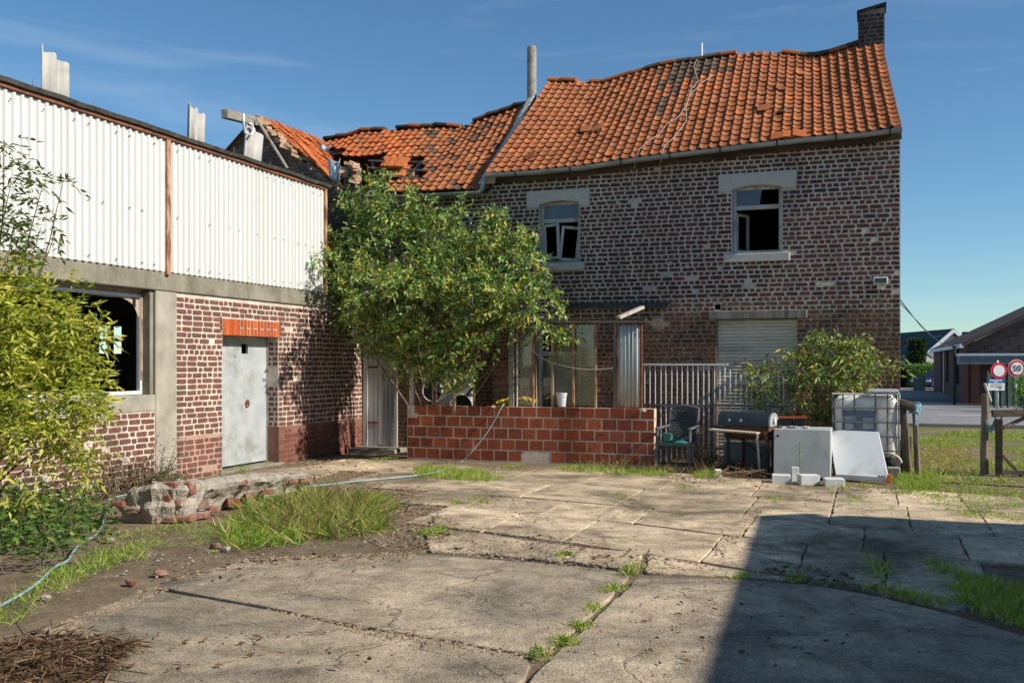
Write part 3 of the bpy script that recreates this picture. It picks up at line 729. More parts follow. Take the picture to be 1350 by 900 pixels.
def tile_roof(roof, S, ncol, nrow, keep=None, matf=None, nind=300, jit=1.0, hscale=1.0, wobble=None):
    """S(s, t) -> surface point; one pantile for each cell"""
    recs = []
    rs = random.Random(ncol * 13 + nrow)
    for j in range(nrow):
        for i in range(ncol):
            s0, s1 = i / ncol, (i + 1) / ncol; t0, t1 = j / nrow, (j + 1) / nrow
            if keep and not keep((s0 + s1) / 2, (t0 + t1) / 2, rs): continue
            a = S(s0, t0); x = S(s1, t0) - a; y = S((s0 + s1) / 2, t1) - S((s0 + s1) / 2, t0)
            nrm = x.cross(y).normalized()
            j1, j2, j3 = (rs.uniform(-.012, .012) * jit, rs.uniform(-.010, .010) * jit, rs.uniform(-.02, .02) * jit)
            if rs.random() < .025 * jit: j3 += rs.choice((-1, 1)) * rs.uniform(.03, .10); j2 += .012
            y = y + x.normalized() * j3 * y.length
            mtx = Matrix(((x.x, y.x, nrm.x * hscale, 0), (x.y, y.y, nrm.y * hscale, 0), (x.z, y.z, nrm.z * hscale, 0), (0, 0, 0, 1)))
            o = a + nrm * (.012 + j2) + y * j1
            mtx.translation = o
            recs.append((mtx, rs.randrange(6), rs.random(), (matf or (lambda s, t, r: 'tile'))((s0 + s1) / 2, (t0 + t1) / 2, rs), x.length * y.length / depth(o) ** 2))
    order = sorted(range(len(recs)), key=lambda k: -recs[k][4]); ind = set(order[:nind]); st = {}
    for k, (mtx, var, t, mat, _) in enumerate(recs):
        v, f = TG[var]
        if k in ind:
            if (var, mat) not in TM:
                me = bpy.data.meshes.new('tile'); me.from_pydata(v, [], f); me.materials.append(MT[mat]); TM[(var, mat)] = me
            o = bpy.data.objects.new('tile', TM[(var, mat)]); COL.objects.link(o); o.parent = roof; o.matrix_basis = mtx
        else:
            m = st.setdefault(mat, MB()); b = len(m.v); m.cur = t * .98 + .01
            m.v += [tuple(mtx @ Vector(p)) for p in v]
            for q in f: m.face([b + i for i in q])
    for mat, m in st.items(): tag(m.build('tile_field', mat, roof), kind='stuff')
def S_main(s, t):
    p = poly_at(eave3, s).lerp(poly_at(ridge3, s), t)
    sag = .05 * math.sin(math.pi * t) * (0.6 + .5 * math.sin(s * 9))
    return p + Vector((0, 0, -sag))
def deck(S, n, k, name, parent, off=-.03, keep=None):
    m = MB()
    for j in range(k + 1):
        for i in range(n + 1): m.v.append(tuple(S(i / n, j / k) + Vector((0, 0, off))))
    for j in range(k):
        for i in range(n):
            if keep and not keep((i + .5) / n, (j + .5) / k): continue
            a = j * (n + 1) + i; m.face((a, a + 1, a + n + 2, a + n + 1))
    o = m.build(name, 'wood_dark', parent); sm = o.modifiers.new('solid', 'SOLIDIFY'); sm.thickness = .03; sm.offset = -1; return o  # dark underlay sheet; its colour puts shade into gaps between tiles
roof = deck(S_main, 24, 8, 'roof', house)
def mat_main(s, t, r):
    d = math.hypot((s - .50) * 7.0 + (1 - t) * 1.2, (1 - t) * 3.2)
    if d < .80 + r.uniform(-.35, .25) or (abs(s - .47 + (1 - t) * .10) < .012 and t > .4): return 'sooty_tile'
    return 'bright_tile' if r.random() < .05 else 'tile'
tile_roof(roof, S_main, 42, 20, None, mat_main, 300, .5)
# ridge caps
rp_ = [S_main(i / 22, 1.0) + Vector((0, .02, .03)) for i in range(23)]
for i in range(22):
    if i in (2, 13, 14, 15): continue
    a, b = rp_[i], rp_[i + 1]; m = MB(); d = (b - a) * .06
    jz = Vector((0, random.uniform(-.02, .02), random.uniform(-.012, .02)))
    m.sweep([a - d + jz, b + d * .2 + jz], [(.11 * math.cos(q), .075 * math.sin(q)) for q in [math.pi * k / 6 for k in range(7)]] + [(-.10, -.02), (.10, -.02)], closed=True)
    m.build('ridge_tile', random.choice(['tile', 'sooty_tile', 'sooty_tile']) if i > 6 else 'tile', roof)
# back slope, unseen from the yard
m = MB(); bk = [Vector((p.x, VH + 6.2, 4.9)) for p in ridge3]
for i in range(len(ridge3) - 1): m.poly([ridge3[i], ridge3[i + 1], bk[i + 1], bk[i]])
m.build('rear_slope', 'tile', roof)
# gutter
def half_round(path, r, name, parent, mat='zinc'):
    m = MB(); n = 8
    prof = [(r * math.cos(math.pi + math.pi * k / n), r * math.sin(math.pi + math.pi * k / n)) for k in range(n + 1)]
    prof += [((r - .006) * math.cos(-math.pi * k / n), (r - .006) * math.sin(-math.pi * k / n)) for k in range(n + 1)]
    m.sweep(path, prof, closed=True); return m.build(name, mat, parent, smooth=False)
gp = [p + Vector((0, -.075, -.015)) for p in eave3]; gp[0] = gp[0] + Vector((.02, 0, 0))
gut = half_round(gp, .068, 'gutter', house)
for s_ in (.085, .23, .36, .48, .60, .73, .86, .975):
    c = poly_at(gp, s_); m = MB(); d = Vector((.012, 0, 0))
    m.sweep([c - d, c + d], [(.074 * math.cos(math.pi + math.pi * k / 8), .074 * math.sin(math.pi + math.pi * k / 8)) for k in range(9)] + [(.08, .01), (-.08, .01)], closed=True)
    m.build('bracket', 'black', gut)
m = MB(); a = gp[0]; m.tube([a + Vector((-.01, 0, -.03)), a + Vector((-.03, .02, -.12)), a + Vector((-.06, .02, -.26)), a + Vector((-.16, .03, -.33))], .045, 10); m.build('downpipe', 'zinc', gut, smooth=True)
m = MB(); n_ = 20
m.sweep([p + Vector((0, .16, -.075)) for p in eave3], [(-.02, -.06), (.02, -.06), (.02, .05), (-.02, .05)], closed=True); m.build('eaves_board', 'wood_dark', house)
# brick chimney on the right
cb = PV(1149, 52, VR); cw = .225
chim = MB().box((cb.x - cw, cb.y - .2, cb.z - .5), (cb.x + cw, cb.y + .25, PV(1149, 17, VR).z)).build('chimney', 'chimney_mortar', house)
zt = PV(1149, 17, VR).z
lay(chim, 'chimney_brick', 'x', cb.y - .2, -1, [(cb.z - .45 + .075 * k, .075, [(cb.x - cw, cb.x + cw)]) for k in range(int((zt - cb.z + .45) / .075))], english(.2, .1), None, .010, 60, None, .014)
lay(chim, 'chimney_brick', 'y', cb.x - cw, -1, [(cb.z - .45 + .075 * k, .075, [(cb.y - .2, cb.y + .25)]) for k in range(int((zt - cb.z + .45) / .075))], english(.2, .1), None, .010, 40, None, .014)
m = MB(); m.obox((cb.x, cb.y + .02, zt + .02), (cw + .03, 0, .05), (0, .26, 0), (0, 0, .022)); m.build('chimney_cap', 'chimney_brick', chim)
# antenna stub, roof scraps, loose ropes
q = PV(925, 79, VR - .03); m = MB(); m.tube([q, PV(925, 57, VR - .03)], .022, 8); m.build('antenna_stub', 'galvanised', roof)
m = MB(); a = PV(1029, 72, VR); m.bar(a, PV(1048, 68, VR + .1), .03, .02); m.build('ridge_batten', 'wood_grey', roof)
m = MB(); a = PV(1085, 73, VR - .05); m.obox(a + Vector((0, 0, .02)), (.07, 0, .03), (0, .09, 0), (-.01, 0, .022)); m.build('ridge_scrap', 'sooty_tile', roof)
m = MB(); a = S_main(.735, .28) + Vector((0, -.02, .06)); m.rock(a, .08, .07, .035, 5); m.build('vent_tile', 'sooty_tile', roof)
for k, (s_, t_) in enumerate([(.215, .40), (.25, .385), (.10, .14), (.69, .33), (.73, .02), (.755, .025), (.78, .02)]):
    a = S_main(s_, t_); m = MB(); nn = Vector((.0, -.6, .8)); m.obox(a + nn * .075, (.1, -.01, random.uniform(-.03, .03)), (0, .09, .07), nn * .010); m.build('slipped_tile', 'bright_tile' if k in (4, 5, 6) else 'tile', roof)
def on_roof(S, px, py, s0=0., off=.075):
    best = None
    for i in range(81):
        for j in range(41):
            p = S(i / 80, j / 40); x, y = screen(p); d = (x - px) ** 2 + (y - py) ** 2
            if best is None or d < best[0]: best = (d, p)
    return best[1] + Vector((0, -.6, .8)) * off
def rope(name, pts, lab, r=.0055):
    m = MB(); m.tube(pts, r, 6); return tag(m.build(name, 'cable', None, smooth=True), lab, 'rope', 'ropes on the roof')
r1 = [on_roof(S_main, x, y) for x, y in [(917, 82), (916, 95), (921, 111), (914, 124), (905, 142), (893, 158), (880, 168), (868, 180), (851, 192), (843, 202)]]
r1 += [PV(838, 214, VH - .34), PV(835, 226, VH - .06), PV(833, 244, VH - .04)]
rope('roof_rope', r1, 'longer pale rope trailing from the ridge stub down to the gutter')
r2 = [on_roof(S_main, x, y) for x, y in [(940, 103), (925, 113), (912, 130), (903, 145), (903, 165), (898, 178), (885, 190), (876, 199)]] + [PV(872, 209, VH - .34), PV(870, 220, VH - .05)]
rope('roof_rope', r2, 'shorter pale rope lying right of the longer one on the tiles')

# ---------------------------------------------------------------- house windows
def frame_rect(m, x0, x1, z0, z1, y, w, d):
    m.box((x0, y, z0), (x0 + w, y + d, z1)); m.box((x1 - w, y, z0), (x1, y + d, z1))
    m.box((x0 + w + .001, y, z0), (x1 - w - .001, y + d, z0 + w)); m.box((x0 + w + .001, y, z1 - w), (x1 - w - .001, y + d, z1))
def casement(name, hinge, ang, w, z0, z1, parent, tilt=0.0, mat='paint_white', bar=.05):
    """a sash hung at hinge=(x, y), swung by ang about the vertical, tipped by tilt in its own plane"""
    m = MB(); m.box((0, 0, 0), (bar, .035, z1 - z0)); m.box((w - bar, 0, 0), (w, .035, z1 - z0)); m.box((bar, 0.001, 0), (w - bar, .034, bar)); m.box((bar, .001, z1 - z0 - bar), (w - bar, .034, z1 - z0))
    rot = Matrix.Translation((hinge[0], hinge[1], z0)) @ Matrix.Rotation(ang, 4, 'Z') @ Matrix.Rotation(tilt, 4, 'Y')
    m.v = [tuple(rot @ Vector(p)) for p in m.v]; return m.build(name, mat, parent, bevel=.004)
def window(h, trans_y, px):
    y = VH + .10; zt_ = hz(px, trans_y, VH + .1)
    m = MB(); x0, x1, z0, z1 = h
    frame_rect(m, x0 + .004, x1 - .004, z0 + .004, z1 - .004, y, .055, .07); m.box((x0 + .06, y + .001, zt_ - .035), (x1 - .06, y + .069, zt_ + .035))
    w = m.build('window', 'paint_white', house, bevel=.004); return w, zt_
w1, zt1 = window(W1, 291, 737)
m = MB(); m.box((W1[0] + .06, VH + .13, zt1 + .036), (W1[1] - .06, VH + .136, W1[3] - .06)); m.build('pane', 'glass', w1)
wd = (W1[1] - W1[0]) / 2
casement('casement', (W1[0] + .06, VH + .09), math.radians(-14), wd - .05, W1[2] + .07, zt1 - .06, w1, -.04)
casement('casement', (W1[1] - .06 - (wd - .03), VH + .05), math.radians(9), wd - .03, W1[2] + .06, zt1 - .09, w1, .10)
w2, zt2 = window(W2, 273, 998)
xm = lerp(W2[0], W2[1], .55)
m = MB(); m.prism([(W2[0] + .06, VH + .13, zt2 + .036), (xm - .01, VH + .13, zt2 + .036), (xm + .03, VH + .13, W2[3] - .06), (W2[0] + .06, VH + .13, W2[3] - .06)], (0, .005, 0)); m.build('pane', 'glass', w2)
casement('casement', (W2[0] + .06, VH + .17), math.radians(62), .36, W2[2] + .05, zt2 - .07, w2, 0.0)
# ground floor window behind the lean-to
m = MB(); frame_rect(m, W3[0] + .01, W3[1] - .01, W3[2] + .55, W3[3] - .05, VH + .08, .075, .07); zc = hz(735, 466, VH + .1)
m.box((W3[0] + .09, VH + .081, zc - .04), (W3[1] - .09, VH + .149, zc + .04)); w3 = m.build('window', 'paint_white', house, bevel=.004)
m = MB(); m.box((W3[0] + .01, VH + .03, .1), (W3[1] - .01, VH + .2, W3[2] + .548)); m.build('window_apron', 'concrete_column', house)
m = MB(); m.box((W3[0] + .09, VH + .11, W3[2] + .63), (W3[1] - .09, VH + .115, zc - .042)); m.build('pane', 'glass_dirty', w3)
# roller shutter: slat by slat
sg = MB(); nsl = 40; zb = SH[2] + .02; pitch = (SH[3] - .02 - zb) / nsl
shut = MB().box((SH[0] + .002, VH + .085, zb), (SH[1] - .002, VH + .10, SH[3] - .01)).build('roller_shutter', 'shutter', house)
xw = SH[1] - SH[0] - .012; n = 6
prof = [(-.012 - .016 * math.sin(math.pi * k / n), -pitch / 2 + .004 + (pitch - .008) * k / n) for k in range(n + 1)]
for k in range(n + 1): pass
sg.v = [(0, p[0], p[1]) for p in prof] + [(1, p[0], p[1]) for p in prof]
for k in range(n): sg.face((k, n + 1 + k, n + 2 + k, k + 1))
sg.f += [tuple(range(n, -1, -1)), tuple(range(n + 1, 2 * n + 2))]; sg.t += [0, 0]
sm_ = bpy.data.meshes.new('slat'); sm_.from_pydata(sg.v, [], sg.f); sm_.materials.append(MT['shutter'])
for k in range(nsl):
    mesh_obj('slat', sm_, shut, (SH[0] + .006, VH + .085 + random.uniform(-.002, .002), zb + pitch * (k + .5)), (0, random.uniform(-.002, .002), 0), (xw, 1, 1))
# black wall plate left from the lean-to roof, and flood lamp
m = MB(); a = PV(742, 404, VH - .05); b = PV(882, 402, VH - .05)
pts = [a.lerp(b, k / 10) + Vector((0, 0, random.uniform(-.008, .008))) for k in range(11)]
m.sweep(pts, [(-.04, -.04), (.045, -.05), (.045, .045), (-.02, .055)], closed=True); m.build('wall_plate', 'black_tarp', house)
lp = PV(1160, 373, VH - .12); fl = thing('flood_lamp', (lp.x, VH, lp.z), 'small white flood lamp fixed to the house wall near its right corner', 'lamp')
m = MB(); m.box((lp.x - .10, VH - .17, lp.z - .02), (lp.x + .12, VH - .07, lp.z + .09)); m.build('housing', 'lamp_white', fl, bevel=.008)
m = MB(); m.box((lp.x - .075, VH - .176, lp.z - .002), (lp.x + .095, VH - .171, lp.z + .072)); m.build('lens', 'far_glass', fl)
m = MB(); m.box((lp.x - .04, VH - .09, lp.z - .10), (lp.x + .05, VH - .005, lp.z - .021)); m.build('junction_box', 'lamp_white', fl, bevel=.006)

# ================================================================== LOWER WING
VW = VH + .04; UA = -9.1
wing = thing('house_wing', ((UL + UA) / 2, VW, 0), 'lower brick wing with broken orange roof behind the big bush', 'house')
WDR = (hu(478), hu(523), -.02, hz(500, 438))
def wtop(u): return plin([(UA, 4.72), (UL, 4.80)], u)
ww = wall_solid('x', VW, VW + .3, UA + .01, UL - .003, -.05, wtop, [WDR]).build('front_wall', 'house_mortar', wing)
ch_ = [(.02 + CH * (i + .5), CH, spans_minus(UA + .02, UL - .003, .02 + CH * (i + .5), [WDR], .01)) for i in range(64) if .02 + CH * (i + 1) < 4.72]
lay(ww, 'house_brick', 'x', VW, -1, [c for c in ch_ if c[0] >= 2.72], english(.192, .090), None, .0035, 300, lambda x, y: x > 590 and y < 330, .0135, 1.0)
lay(ww, 'lower_brick', 'x', VW, -1, [c for c in ch_ if c[0] < 2.72], english(.192, .090), None, .0035, 300, lambda x, y: x > 520 and 440 < y < 535, .0135, 1.0)
WRIDGE = [(421, 188), (457, 183), (480, 175), (510, 174), (540, 171), (590, 169), (607, 171), (640, 158), (680, 144), (699, 140)]
VWR = VH + 2.6
wridge3 = [PV(x, y, VWR) for x, y in WRIDGE]
we0 = PV(643, 250, VE); we1 = PV(470, 256, VE)
uwl = wridge3[0].x
def S_wing(s, t):
    x = lerp(uwl, we0.x, s); e = Vector((x, VE, plin([(we1.x, we1.z), (we0.x, we0.z)], x)))
    xr = lerp(wridge3[0].x, wridge3[-1].x, s); r = poly_at(wridge3, s)
    p = e.lerp(r, t); hump = .10 * math.exp(-((s - .33) / .12) ** 2) * math.sin(math.pi * min(1, t * 1.1))
    return p + Vector((0, 0, -.03 * math.sin(math.pi * t) - hump))
def valley(s, t): return lerp(uwl, we0.x, s) > -9.25 - 2.3 * t
def keep_w(s, t, r):
    if not valley(s, t): return False
    x, y = screen(S_wing(s, t))
    if 486 < x < 512 and y > 205: return False
    if 540 < x < 560 and 210 < y < 240 - (560 - x) * .3: return False
    if 440 < x < 486 and y > 206: return False
    if x < 455 and y > 196: return False
    return True
def mat_w(s, t, r):
    x, y = screen(S_wing(s, t)); return ('bright_tile' if r.random() < .75 else 'tile') if x < 545 and y < 225 else ('tile' if r.random() < .9 else 'sooty_tile')
wroof = deck(S_wing, 24, 8, 'roof', wing, -.04, lambda s, t: valley(s, t) and not (430 < screen(S_wing(s, t))[0] < 570 and screen(S_wing(s, t))[1] > 200))
tile_roof(wroof, S_wing, 31, 17, keep_w, mat_w, 300, .9)
for k in range(6):
    a = PV(512 + 9 * k - (k > 2) * 27, 214 + 12 * (k > 2), VE + .55); m = MB(); m.obox(a, (.09, .02, -.01), (.0, .13, .11), (0, -.012, .015)); m.build('slipped_tile', 'bright_tile', wroof)
for k in range(16):
    s0 = .03 + k * .06; a = S_wing(s0, 1.0) + Vector((0, 0, .05 + .02 * (k % 2))); b = S_wing(min(1, s0 + .06), 1.0) + Vector((0, 0, .04))
    if k in (5, 11): continue
    m = MB(); m.sweep([a, b], [(.12 * math.cos(q), .07 * math.sin(q)) for q in [math.pi * j / 6 for j in range(7)]] + [(-.10, -.02), (.10, -.02)], closed=True); m.build('ridge_tile', random.choice(['sooty_tile', 'tile', 'chimney_brick']), wroof)
m = MB(); bk = [Vector((p.x, VH + 5.4, 4.4)) for p in wridge3]
for i in range(len(wridge3) - 1): m.poly([wridge3[i], wridge3[i + 1], bk[i + 1], bk[i]])
m.build('rear_slope', 'tile', wroof)
# rafters and battens in the hole
for k in range(4):
    x = -9.0 + k * .55; m = MB(); m.bar((x, VE + .05, 4.66), (x - .05, VWR - .1, 6.35), .07, .10); m.build('rafter', 'wood_grey', wing)
for k in range(3):
    m = MB(); m.bar(PV(486, 212 + 9 * k, VE + .9 - .3 * k), PV(566, 214 + 11 * k, VE + .9 - .3 * k), .05, .03); m.build('roof_batten', 'wood_grey', wing)
half_round([PV(470, 260, VE - .07), PV(560, 256, VE - .07), PV(634, 252, VE - .07)], .06, 'gutter', wing)
# mortar fillet against the taller house and the round chimney pipe
m = MB(); fp = [PV(x, y, lerp(VE + .05, VWR, t)) for x, y, t in [(646, 243, 0), (664, 209, .36), (681, 178, .68), (699, 141, 1.0)]]
m.sweep([p + Vector((.02, -.03, .13)) for p in fp], [(-.26, -.14), (.06, -.14), (.10, .10), (-.03, .06)], closed=True); m.build('mortar_fillet', 'render_grey', wing, bevel=.01)
m = MB(); b_ = PV(705, 150, VWR - .1); m.box((b_.x - .11, b_.y - .15, b_.z - .35), (b_.x + .16, b_.y + .25, b_.z + .10)); m.v = [(x + random.uniform(-.02, .02), y, z + random.uniform(-.03, .03)) for x, y, z in m.v]; m.build('chimney_base', 'render_grey', wing, bevel=.02)
m = MB(); m.obox(b_ + Vector((-.05, .02, .13)), (.25, 0, .02), (0, .2, 0), (0, 0, .018)); m.build('flashing', 'bitumen', wing)
m = MB(); a = PV(701, 138, VWR); b = PV(701, 62, VWR)
m.tube([a - Vector((0, 0, .3)), a, a.lerp(b, .5), b - Vector((0, 0, .02)), b], [.10, .10, .098, .098, .09], 16); m.build('chimney_pipe', 'pipe_concrete', wing, smooth=False)
# plank door
m = MB(); dr = None
x0, x1, zt_ = WDR[0], WDR[1], WDR[3]
m.box((x0, VW - .03, -.02), (x0 + .10, VW + .06, zt_)); m.box((x1 - .08, VW - .03, -.02), (x1, VW + .06, zt_)); m.box((x0 + .101, VW - .03, zt_ - .08), (x1 - .081, VW + .06, zt_))
dr = m.build('plank_door', 'paint_door', wing, bevel=.004)
npk = 5; pw = (x1 - x0 - .19) / npk
for k in range(npk):
    m = MB(); z0 = .03 + (.06 if k == 2 else .0) + random.uniform(0, .02)
    m.box((x0 + .103 + pw * k + .003, VW - .012 + random.uniform(-.004, .004), z0), (x0 + .103 + pw * (k + 1) - .003, VW + .018, zt_ - .09)); m.build('plank', 'paint_door', dr, bevel=.004)
for z in (.5, 1.55):
    m = MB(); m.box((x0 + .09, VW - .022, z), (x0 + .32, VW - .016, z + .035)); m.build('hinge', 'rust', dr)
m = MB(); m.box((x0 + .001, VW + .07, 0), (x1 - .001, VW + .2, zt_ - .01)); m.build('door_backing', 'dark_room', wing)
m = MB(); m.box((x0 - .12, VW - .55, -.04), (x1 + .22, VW - .035, .075)); m.build('doorstep', 'concrete_beam', wing, bevel=.015)
m = MB(); m.box((UA + .3, VH + 5.1, 0), (UL - .01, VH + 5.4, 4.4)); m.build('back_wall', 'dark_room', wing)
m = MB(); m.box((UA + .3, VW + .32, 2.7), (UL - .01, VH + 5.09, 2.8)); m.build('upper_floor', 'dark_room', wing)

# ================================================================== BROKEN GABLE ANNEX
ann = thing('gabled_annex', (-11.5, VH, 0), 'ruined annex gable of brown brick with broken stepped edge', 'house')
VA = VH + .06; apx = PV(338, 155, VA)
# outline of what still stands (u, z)
edge = [PV(x, y, VA) for x, y in [(326, 166), (338, 157), (350, 168), (362, 180), (374, 190), (386, 203), (396, 210), (408, 222), (420, 232), (430, 241), (440, 248), (448, 252), (453, 244), (455, 220), (465, 217), (468, 240), (470, 262), (471, 280)]]
left = [PV(x, y, VA) for x, y in [(326, 166), (318, 176), (312, 184), (306, 192), (300, 200), (280, 226)]]
outl = [(-13.8, -.05)] + [(-13.8, 4.4)] + [(p.x, p.z) for p in reversed(left)][:-1] + [(p.x, p.z) for p in edge] + [(UA - .04, 4.3), (UA - .04, -.05)]
m = MB(); m.prism([(a, VA, z) for a, z in outl], (0, .3, 0)); aw = m.build('gable_wall', 'annex_mortar', ann)
cs = []
for i in range(95):
    z = 3.6 + .0715 * i
    if z > 6.6: break
    xs_ = [a for a in np.arange(-13.7, UA - .03, .05) if in_poly(a, z + .03, outl) and in_poly(a, z - .03, outl)]
    if not xs_: continue
    runs = []; st_ = xs_[0]; pv = xs_[0]
    for a in xs_[1:]:
        if a - pv > .08: runs.append((st_, pv)); st_ = a
        pv = a
    runs.append((st_, pv)); cs.append((z, .0715, [(float(a), float(b)) for a, b in runs if b - a > .08]))
lay(aw, 'annex_brick', 'x', VA, -1, cs, english(.19, .088), None, .008, 300, lambda x, y: x > 305 and y > 150 and y < 108 + .346 * x + 8, .014, 1.2)
rs = random.Random(4)
for k in range(len(edge) - 1):                           # toothed, sunlit broken brick ends
    a, b = edge[k], edge[k + 1]; n = max(2, int((b - a).length / .06))
    for j in range(n):
        p = a.lerp(b, (j + .5) / n); m = MB(); L = rs.uniform(.05, .11)
        ro = rs.uniform(.45, 1.15); tl_ = rs.uniform(-.35, .2); m.obox((p.x + rs.uniform(-.02, .05), VA + rs.uniform(-.05, .13), p.z + rs.uniform(-.02, .07)), (L * math.cos(ro), L * math.sin(ro), L * tl_), (-.05 * math.sin(ro), .05 * math.cos(ro), 0), (.01 * tl_, 0, .03)); m.build('broken_brick', 'broken_brick', aw)
# right-hand roof slope of the annex: ridge along Y, valley against the wing roof
ar = Vector((apx.x + .05, VA, apx.z + .02))
def S_ann(s, t):   # s along +Y, t from eave (0) to ridge (1)
    y = VA + .18 + 2.9 * s; return Vector((lerp(-9.15, ar.x, t), y, lerp(4.62, ar.z, t) - .09 * math.sin(math.pi * t)))
def keep_a(s, t, r):
    p = S_ann(s, t); x, y = screen(p)
    if (p.y - VA) > (-9.15 - p.x) * 1.15 + .15: return False
    if x > 440 or y > 236: return False
    if x < 420 and y > 190 + (x - 372) * .62 and s < .22 and r.random() < .55 and x > 372: return False
    return True
aroof = deck(S_ann, 8, 10, 'roof', ann, -.05, lambda s, t: keep_a(s, t, random.Random(1)) and t > .35)
tile_roof(aroof, S_ann, 14, 12, keep_a, lambda s, t, r: 'bright_tile' if r.random() < .85 else 'tile', 300, 1.8)
for k in range(5):
    m = MB(); a = PV(402 + 8 * k, 196 + 9 * k, VA + .1); m.obox(a, (.10, .01, -.10), (0, .12, 0), (.01, 0, .012)); m.build('slipped_tile', 'bright_tile', aroof)
m = MB(); lw = [(-13.8, 4.4), (ar.x, ar.z)]
m.poly([(-13.9, VA - .1, 4.4), (ar.x, VA - .1, ar.z), (ar.x, VA + 5.5, ar.z), (-13.9, VA + 5.5, 4.4)]); lo = m.build('rear_slope', 'tile', aroof)
# ridge purlin, prop, zinc scraps
m = MB(); p1 = P(346, 163, depth(apx) + .3); p0 = P(296, 150, depth(apx) - 1.55); m.bar(p0, p1, .13, .17); m.build('ridge_purlin', 'wood_beam', ann, bevel=.012)
m = MB(); m.bar(PV(338, 156, VA - .25), PV(379, 222, VA - .12), .05, .035); m.build('loose_batten', 'wood_pale', ann)
for k, (px, py, w, h, rx) in enumerate([(443, 226, .16, .20, .3), (449, 232, .10, .14, -.5), (434, 198, .12, .05, .8)]):
    m = MB(); c = PV(px, py, VA + .05); q = 4
    for j in range(q + 1):
        for i in range(q + 1): m.v.append((c.x + (i / q - .5) * w * 2 * (.6 + .4 * j / q), c.y - .12 + .06 * math.sin(i * 2 + rx * 5), c.z + (j / q - .5) * h * 2 + .04 * math.sin(i * 1.7)))
    for j in range(q):
        for i in range(q): m.face((j * (q + 1) + i, j * (q + 1) + i + 1, (j + 1) * (q + 1) + i + 1, (j + 1) * (q + 1) + i))
    o = m.build('zinc_scrap', 'zinc_sheet', ann, smooth=True); sm = o.modifiers.new('solid', 'SOLIDIFY'); sm.thickness = .006

# ================================================================== WORKSHOP ON THE LEFT
UW = UA
def wv(px): return PU(px, 400, UW).y
def wz(px, py): return PU(px, py, UW).z
shop = thing('workshop', (UW, 11.0, 0), 'workshop with white corrugated upper wall above red brick', 'workshop')
V0, V1 = 4.6, VH + .02
zb0, zb1 = 2.62, 2.90                                     # concrete ring beam
ztop = 4.68
vC0, vC1 = wv(204), wv(232)
WIN = (wv(-40), wv(203.5), wz(203, 520), zb0 - .012)
DOOR = (wv(293), wv(367), .02, wz(330, 441) - .02)
LNT = (wv(293) - .02, wv(367) + .02, DOOR[3], DOOR[3] + .245)
PLZ = .60
sw_hi = wall_solid('y', UW, UW - .26, vC1, V1, PLZ, zb0, [(DOOR[0], DOOR[1], PLZ, DOOR[3])]).build('front_wall', 'workshop_mortar', shop)
# left bay under the window
SILL = WIN[2] - .22
lb = wall_solid('y', UW, UW - .26, V0, vC0, -.05, SILL, []).build('parapet_wall', 'workshop_mortar', shop)
lbz = .62
pl_r = wall_solid('y', UW + .008, UW - .26, DOOR[1], V1, -.05, PLZ, []).build('plinth', 'plinth_mortar', shop)
pl_l = wall_solid('y', UW, UW - .26, vC1, DOOR[0], -.05, PLZ, []).build('wall_base', 'pink_mortar', shop)
CW = .082
def cset(z0, z1, a0, a1, hs): return [(z0 + CW * (i + .5), CW, spans_minus(a0, a1, z0 + CW * (i + .5), hs, .005)) for i in range(int((z1 - z0) / CW + .02))]
lay(sw_hi, 'workshop_brick', 'y', UW, 1, cset(PLZ, zb0, vC1, V1, [DOOR, LNT]), mixed(.215, .098), lambda a, z, r: r.random() < .008, .007, 300, lambda x, y: 225 < x < 440, .015, 1.2)
lay(pl_l, 'workshop_brick', 'y', UW, 1, cset(-.02, PLZ, vC1, DOOR[0], []), mixed(.215, .098), lambda a, z, r: r.random() < .03, .004, 300, lambda x, y: True, .015, 1.2)
lay(pl_r, 'plinth_brick', 'y', UW + .008, 1, cset(-.02, PLZ, DOOR[1], V1, []), mixed(.215, .098), lambda a, z, r: r.random() < .05, .003, 300, lambda x, y: True, .009, .6)
lay(lb, 'workshop_brick', 'y', UW, 1, cset(.0, SILL, V0, vC0, []), mixed(.215, .098), lambda a, z, r: r.random() < .03, .006, 300, lambda x, y: 100 < x, .015, 1.2)
m = MB(); m.box((UW - .26, V0, SILL + .001), (UW + .012, vC0 - .002, WIN[2])); m.build('window_sill', 'concrete_column', shop, bevel=.008)
m = MB(); m.box((UW - .27, V0, zb0 + .001), (UW + .035, V1 - .03, zb1)); m.build('ring_beam', 'concrete_beam', shop, bevel=.012)
m = MB(); m.box((UW - .27, vC0, -.05), (UW + .022, vC1, zb0)); m.build('concrete_column', 'concrete_column', shop, bevel=.012)
m = MB(); m.box((UW - .04, vC0 - .12, -.04), (UW + .12, vC1 + .02, .05)); m.build('column_foot', 'rubble_mortar', shop, bevel=.02)
